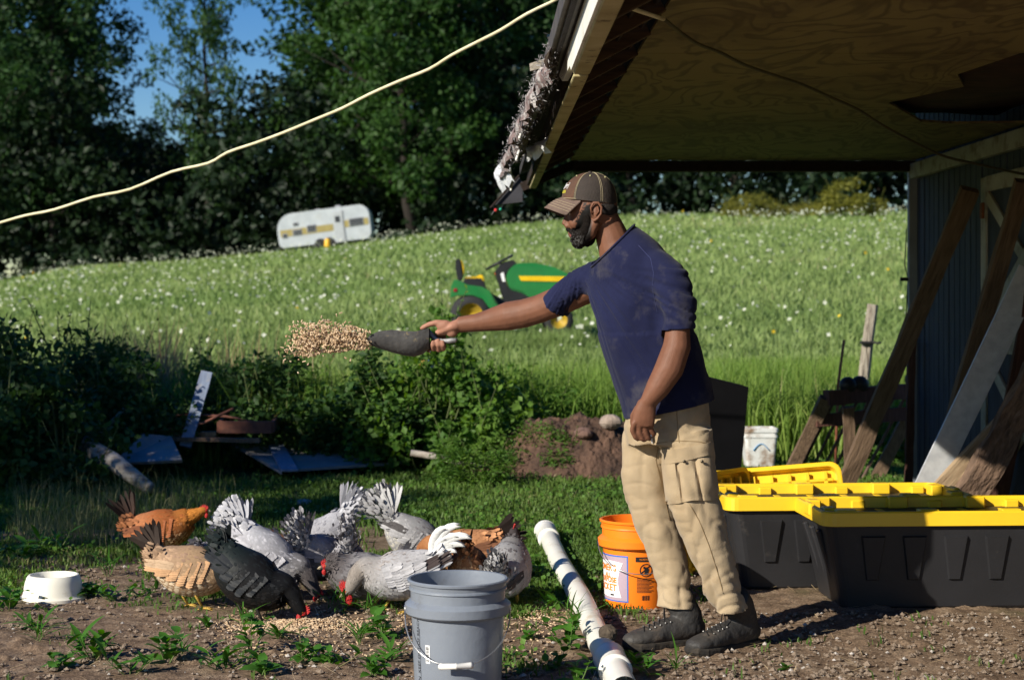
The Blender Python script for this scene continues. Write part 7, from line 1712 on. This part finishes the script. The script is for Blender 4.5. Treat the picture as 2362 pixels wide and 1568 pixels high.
WD = [
 (215, 1520, 'lance', 34, .09, 'big feathery weed at the lower left', 1.4, .06), (150, 1540, 'broad', 16, .07, 'broad-leaved weed at the left of the big feathery one', 1.2, .03),
 (385, 1530, 'broad', 26, .10, 'toothed weed at the bottom, third from the left', 1.35, .04), (300, 1555, 'lance', 22, .07, 'spiky weed at the bottom between feathery and toothed weeds', 1.2, .05),
 (60, 1450, 'lance', 22, .05, 'low spiky weed in front of the bowl', 1.1, .05), (85, 1480, 'grass', 18, .03, 'flat grass tuft below the white bowl', 1.1, .03), (20, 1408, 'broad', 24, .09, 'leafy weed left of the white bowl', 1.3, .04),
 (210, 1375, 'broad', 24, .08, 'leafy weed touching the right side of the white bowl', 1.2, .04), (265, 1385, 'round', 26, .06, 'round-leaved weed right of the bowl', 1.2, .05), (330, 1375, 'lance', 20, .05, 'spiky low weed left of the tan hen', 1.1, .05),
 (420, 1510, 'grass', 14, .03, 'grass tuft on bare soil left of the feed', 1.1, .03), (580, 1510, 'broad', 20, .12, 'tall toothed weed below the black hen', 1.3, .03), (600, 1560, 'broad', 18, .08, 'broad weed at the bottom edge below the tall toothed weed', 1.3, .04), (520, 1545, 'lance', 24, .05, 'spreading spiky weed at the bottom, left of the tall toothed weed', 1.3, .07),
 (700, 1530, 'broad', 24, .09, 'leafy weed in front of the feed, left part', 1.3, .05), (760, 1540, 'round', 26, .07, 'dense round-leaved weed left of the bucket', 1.3, .06), (830, 1490, 'grass', 20, .07, 'grass tuft in the feed left of the bucket', 1.2, .03), (880, 1470, 'broad', 22, .10, 'broad weed against the left side of the grey bucket', 1.35, .04),
 (900, 1525, 'lance', 22, .06, 'spiky weed beside the lower left of the grey bucket', 1.2, .05), (855, 1560, 'broad', 16, .06, 'weed at the bottom edge just left of the bucket', 1.2, .04), (790, 1415, 'grass', 22, .07, 'grass tuft below the rooster', 1.2, .03), (860, 1420, 'grass', 18, .06, 'grass tuft at the rooster\'s feet', 1.1, .03),
 (1215, 1480, 'round', 16, .05, 'small round-leaved weed right of the bucket', 1.1, .04), (1310, 1500, 'broad', 26, .12, 'tall weed growing up against the left of the pipe', 1.3, .04), (1330, 1455, 'grass', 22, .09, 'upright grass tuft touching the pipe', 1.2, .03), (1285, 1545, 'round', 20, .06, 'weed left of the lower pipe joint', 1.2, .04),
 (1330, 1585, 'broad', 14, .08, 'shaded weed at the bottom edge below the pipe joint', 1.4, .04), (1260, 1410, 'lance', 18, .07, 'spiky weed left of the pipe above the tall weed', 1.2, .03), (1490, 1560, 'lance', 16, .06, 'weed at the bottom edge right of the pipe', 1.2, .05), (1460, 1530, 'round', 12, .05, 'small weed between pipe and boot', 1.1, .03),
 (1430, 1300, 'round', 14, .04, 'small weed left of the orange bucket', 1.1, .03), (1240, 1330, 'broad', 20, .06, 'leafy weed left of the pipe behind the hen', 1.2, .04), (480, 1450, 'round', 12, .04, 'tiny weed below the tan hen\'s feet', 1.0, .03), (560, 1445, 'grass', 16, .04, 'grass tuft at the black hen\'s foot', 1.0, .03), (640, 1478, 'lance', 16, .04, 'low weed growing through the spilled feed', 1.0, .04),
 (1560, 1545, 'grass', 12, .03, 'small grass tuft in front of the boots', 1.0, .03), (1810, 1545, 'round', 9, .03, 'tiny weed on the bare soil right of the boots', 1.0, .03), (250, 1330, 'grass', 22, .07, 'grass tuft behind the bowl', 1.2, .03), (60, 1290, 'broad', 26, .10, 'leafy weed at the left edge behind the bowl', 1.5, .05), (130, 1275, 'lance', 26, .10, 'spiky tall weed left behind the bowl', 1.4, .05)]
for k, (u, v, kd, n, h, lb, sc, sp) in enumerate(WD): weed(u, v, kd, n, h, lb, 200+k, sc, sp)
# seed-head grass at the edge of the shade on the left
def wisps():
    g = np.random.default_rng(131); n = 900; u = g.uniform(40, 620, n); Y = g.uniform(8.6, 11.2, n)+.0; X = (u-1180.5)*Y/F; keep = g.random(n) < n2(X, Y, 1.2, 2, 5)*1.1*sst(600, 260, u+np.asarray(n2(X, Y, 2, 2, 6))*200-100); X, Y = X[keep], Y[keep]
    V, q, t = blades(X, Y, hgt(X, Y), g.uniform(.10, .24, len(X)), np.full(len(X), .0032), 7, 132, .5, .04); rn = g.random(len(X)*7)
    mb = MB(); mb.add(V, q, rn); mb.F[3].append(t); mb.rnd[3].append(rn); o = link('wispy_grass', mb.mesh('wispy_grass'), leafm('wisp', (.11, .15, .04), (.30, .28, .14), .35)); tag(o, 'wispy seeding grass at the left edge of the shade', 'grass', kind='stuff')
wisps()
# clods, pebbles and straw on the bare soil
def litter():
    g = np.random.default_rng(141)
    def chunks(n, smin, smax, mat, name, label, cat, y0=5.4, y1=8.2, seed=1, fl=.75):
        g = np.random.default_rng(seed); iy = g.uniform(1/y1, 1/y0, n*2); Y = 1/iy; u = g.uniform(-60, 2420, n*2); X = (u-1180.5)*Y/F; k = (g.random(n*2) < soilmask(X, Y)**2*np.clip((n2(X, Y, 2.3, 3, 88)-.3)*3.2, .12, 1))&~((X > .98) & (Y > 6.85)); X, Y = X[k][:n], Y[k][:n]; m = len(X)
        ic = np.array([(0, 0, 1), (1, 0, .1), (.3, .95, .2), (-.8, .6, -.1), (-.8, -.6, .1), (.3, -.95, -.1), (0, 0, -1)])
        fs = np.array([(0, 1, 2), (0, 2, 3), (0, 3, 4), (0, 4, 5), (0, 5, 1), (6, 2, 1), (6, 3, 2), (6, 4, 3), (6, 5, 4), (6, 1, 5)])
        s = (smin+(smax-smin)*g.random(m)**3)[:, None, None]; J = ic[None]*(1+.12*g.normal(size=(m, 7, 3))); a = g.random(m)*6.28; ca, sa = np.cos(a)[:, None], np.sin(a)[:, None]
        V = np.stack([J[:, :, 0]*ca-J[:, :, 1]*sa, J[:, :, 0]*sa+J[:, :, 1]*ca, J[:, :, 2]*fl], 2)*s; V += np.stack([X, Y, hgt(X, Y)+s[:, 0, 0]*.25+.006], 1)[:, None]
        i = np.arange(m)[:, None, None]*7; mb = MB(); mb.add(V.reshape(-1, 3), (i+fs[None]).reshape(-1, 3)); o = link(name, mb.mesh(name, False), mat); tag(o, label, cat, kind='stuff')
    chunks(7500, .0025, .015, pm('clod_soil', (.27, .205, .152), (.16, .12, .087), rough=.95, scale=40, bump=.8, bscale=120), 'soil_clods', 'loose clods of dry earth on the bare soil', 'soil', seed=142)
    chunks(700, .003, .012, pm('pebble', (.48, .44, .40), (.28, .25, .22), rough=.8, scale=30), 'pebbles', 'small pale pebbles scattered on the soil', 'pebbles', seed=143)
    n = 420; Y = 1/g.uniform(1/8.0, 1/5.5, n); u = g.uniform(0, 2400, n); X = (u-1180.5)*Y/F; Z = hgt(X, Y)+.014; a = g.random(n)*6.28; l = .015+.035*g.random(n); mb = MB()
    dx, dy = np.cos(a)*l, np.sin(a)*l; w = .0012; V = np.stack([np.stack([X-dx-dy/l*w, Y-dy+dx/l*w, Z], 1), np.stack([X-dx+dy/l*w, Y-dy-dx/l*w, Z], 1), np.stack([X+dx+dy/l*w, Y+dy-dx/l*w, Z+.008], 1), np.stack([X+dx-dy/l*w, Y+dy+dx/l*w, Z+.008], 1)], 1).reshape(-1, 3)
    mb.add(V, np.arange(n*4).reshape(n, 4), g.random(n)); o = link('straw_bits', mb.mesh('straw_bits'), leafm('straw', (.30, .20, .11), (.62, .48, .28), .1)); tag(o, 'bits of straw and dry stems on the soil', 'straw', kind='stuff')
litter()
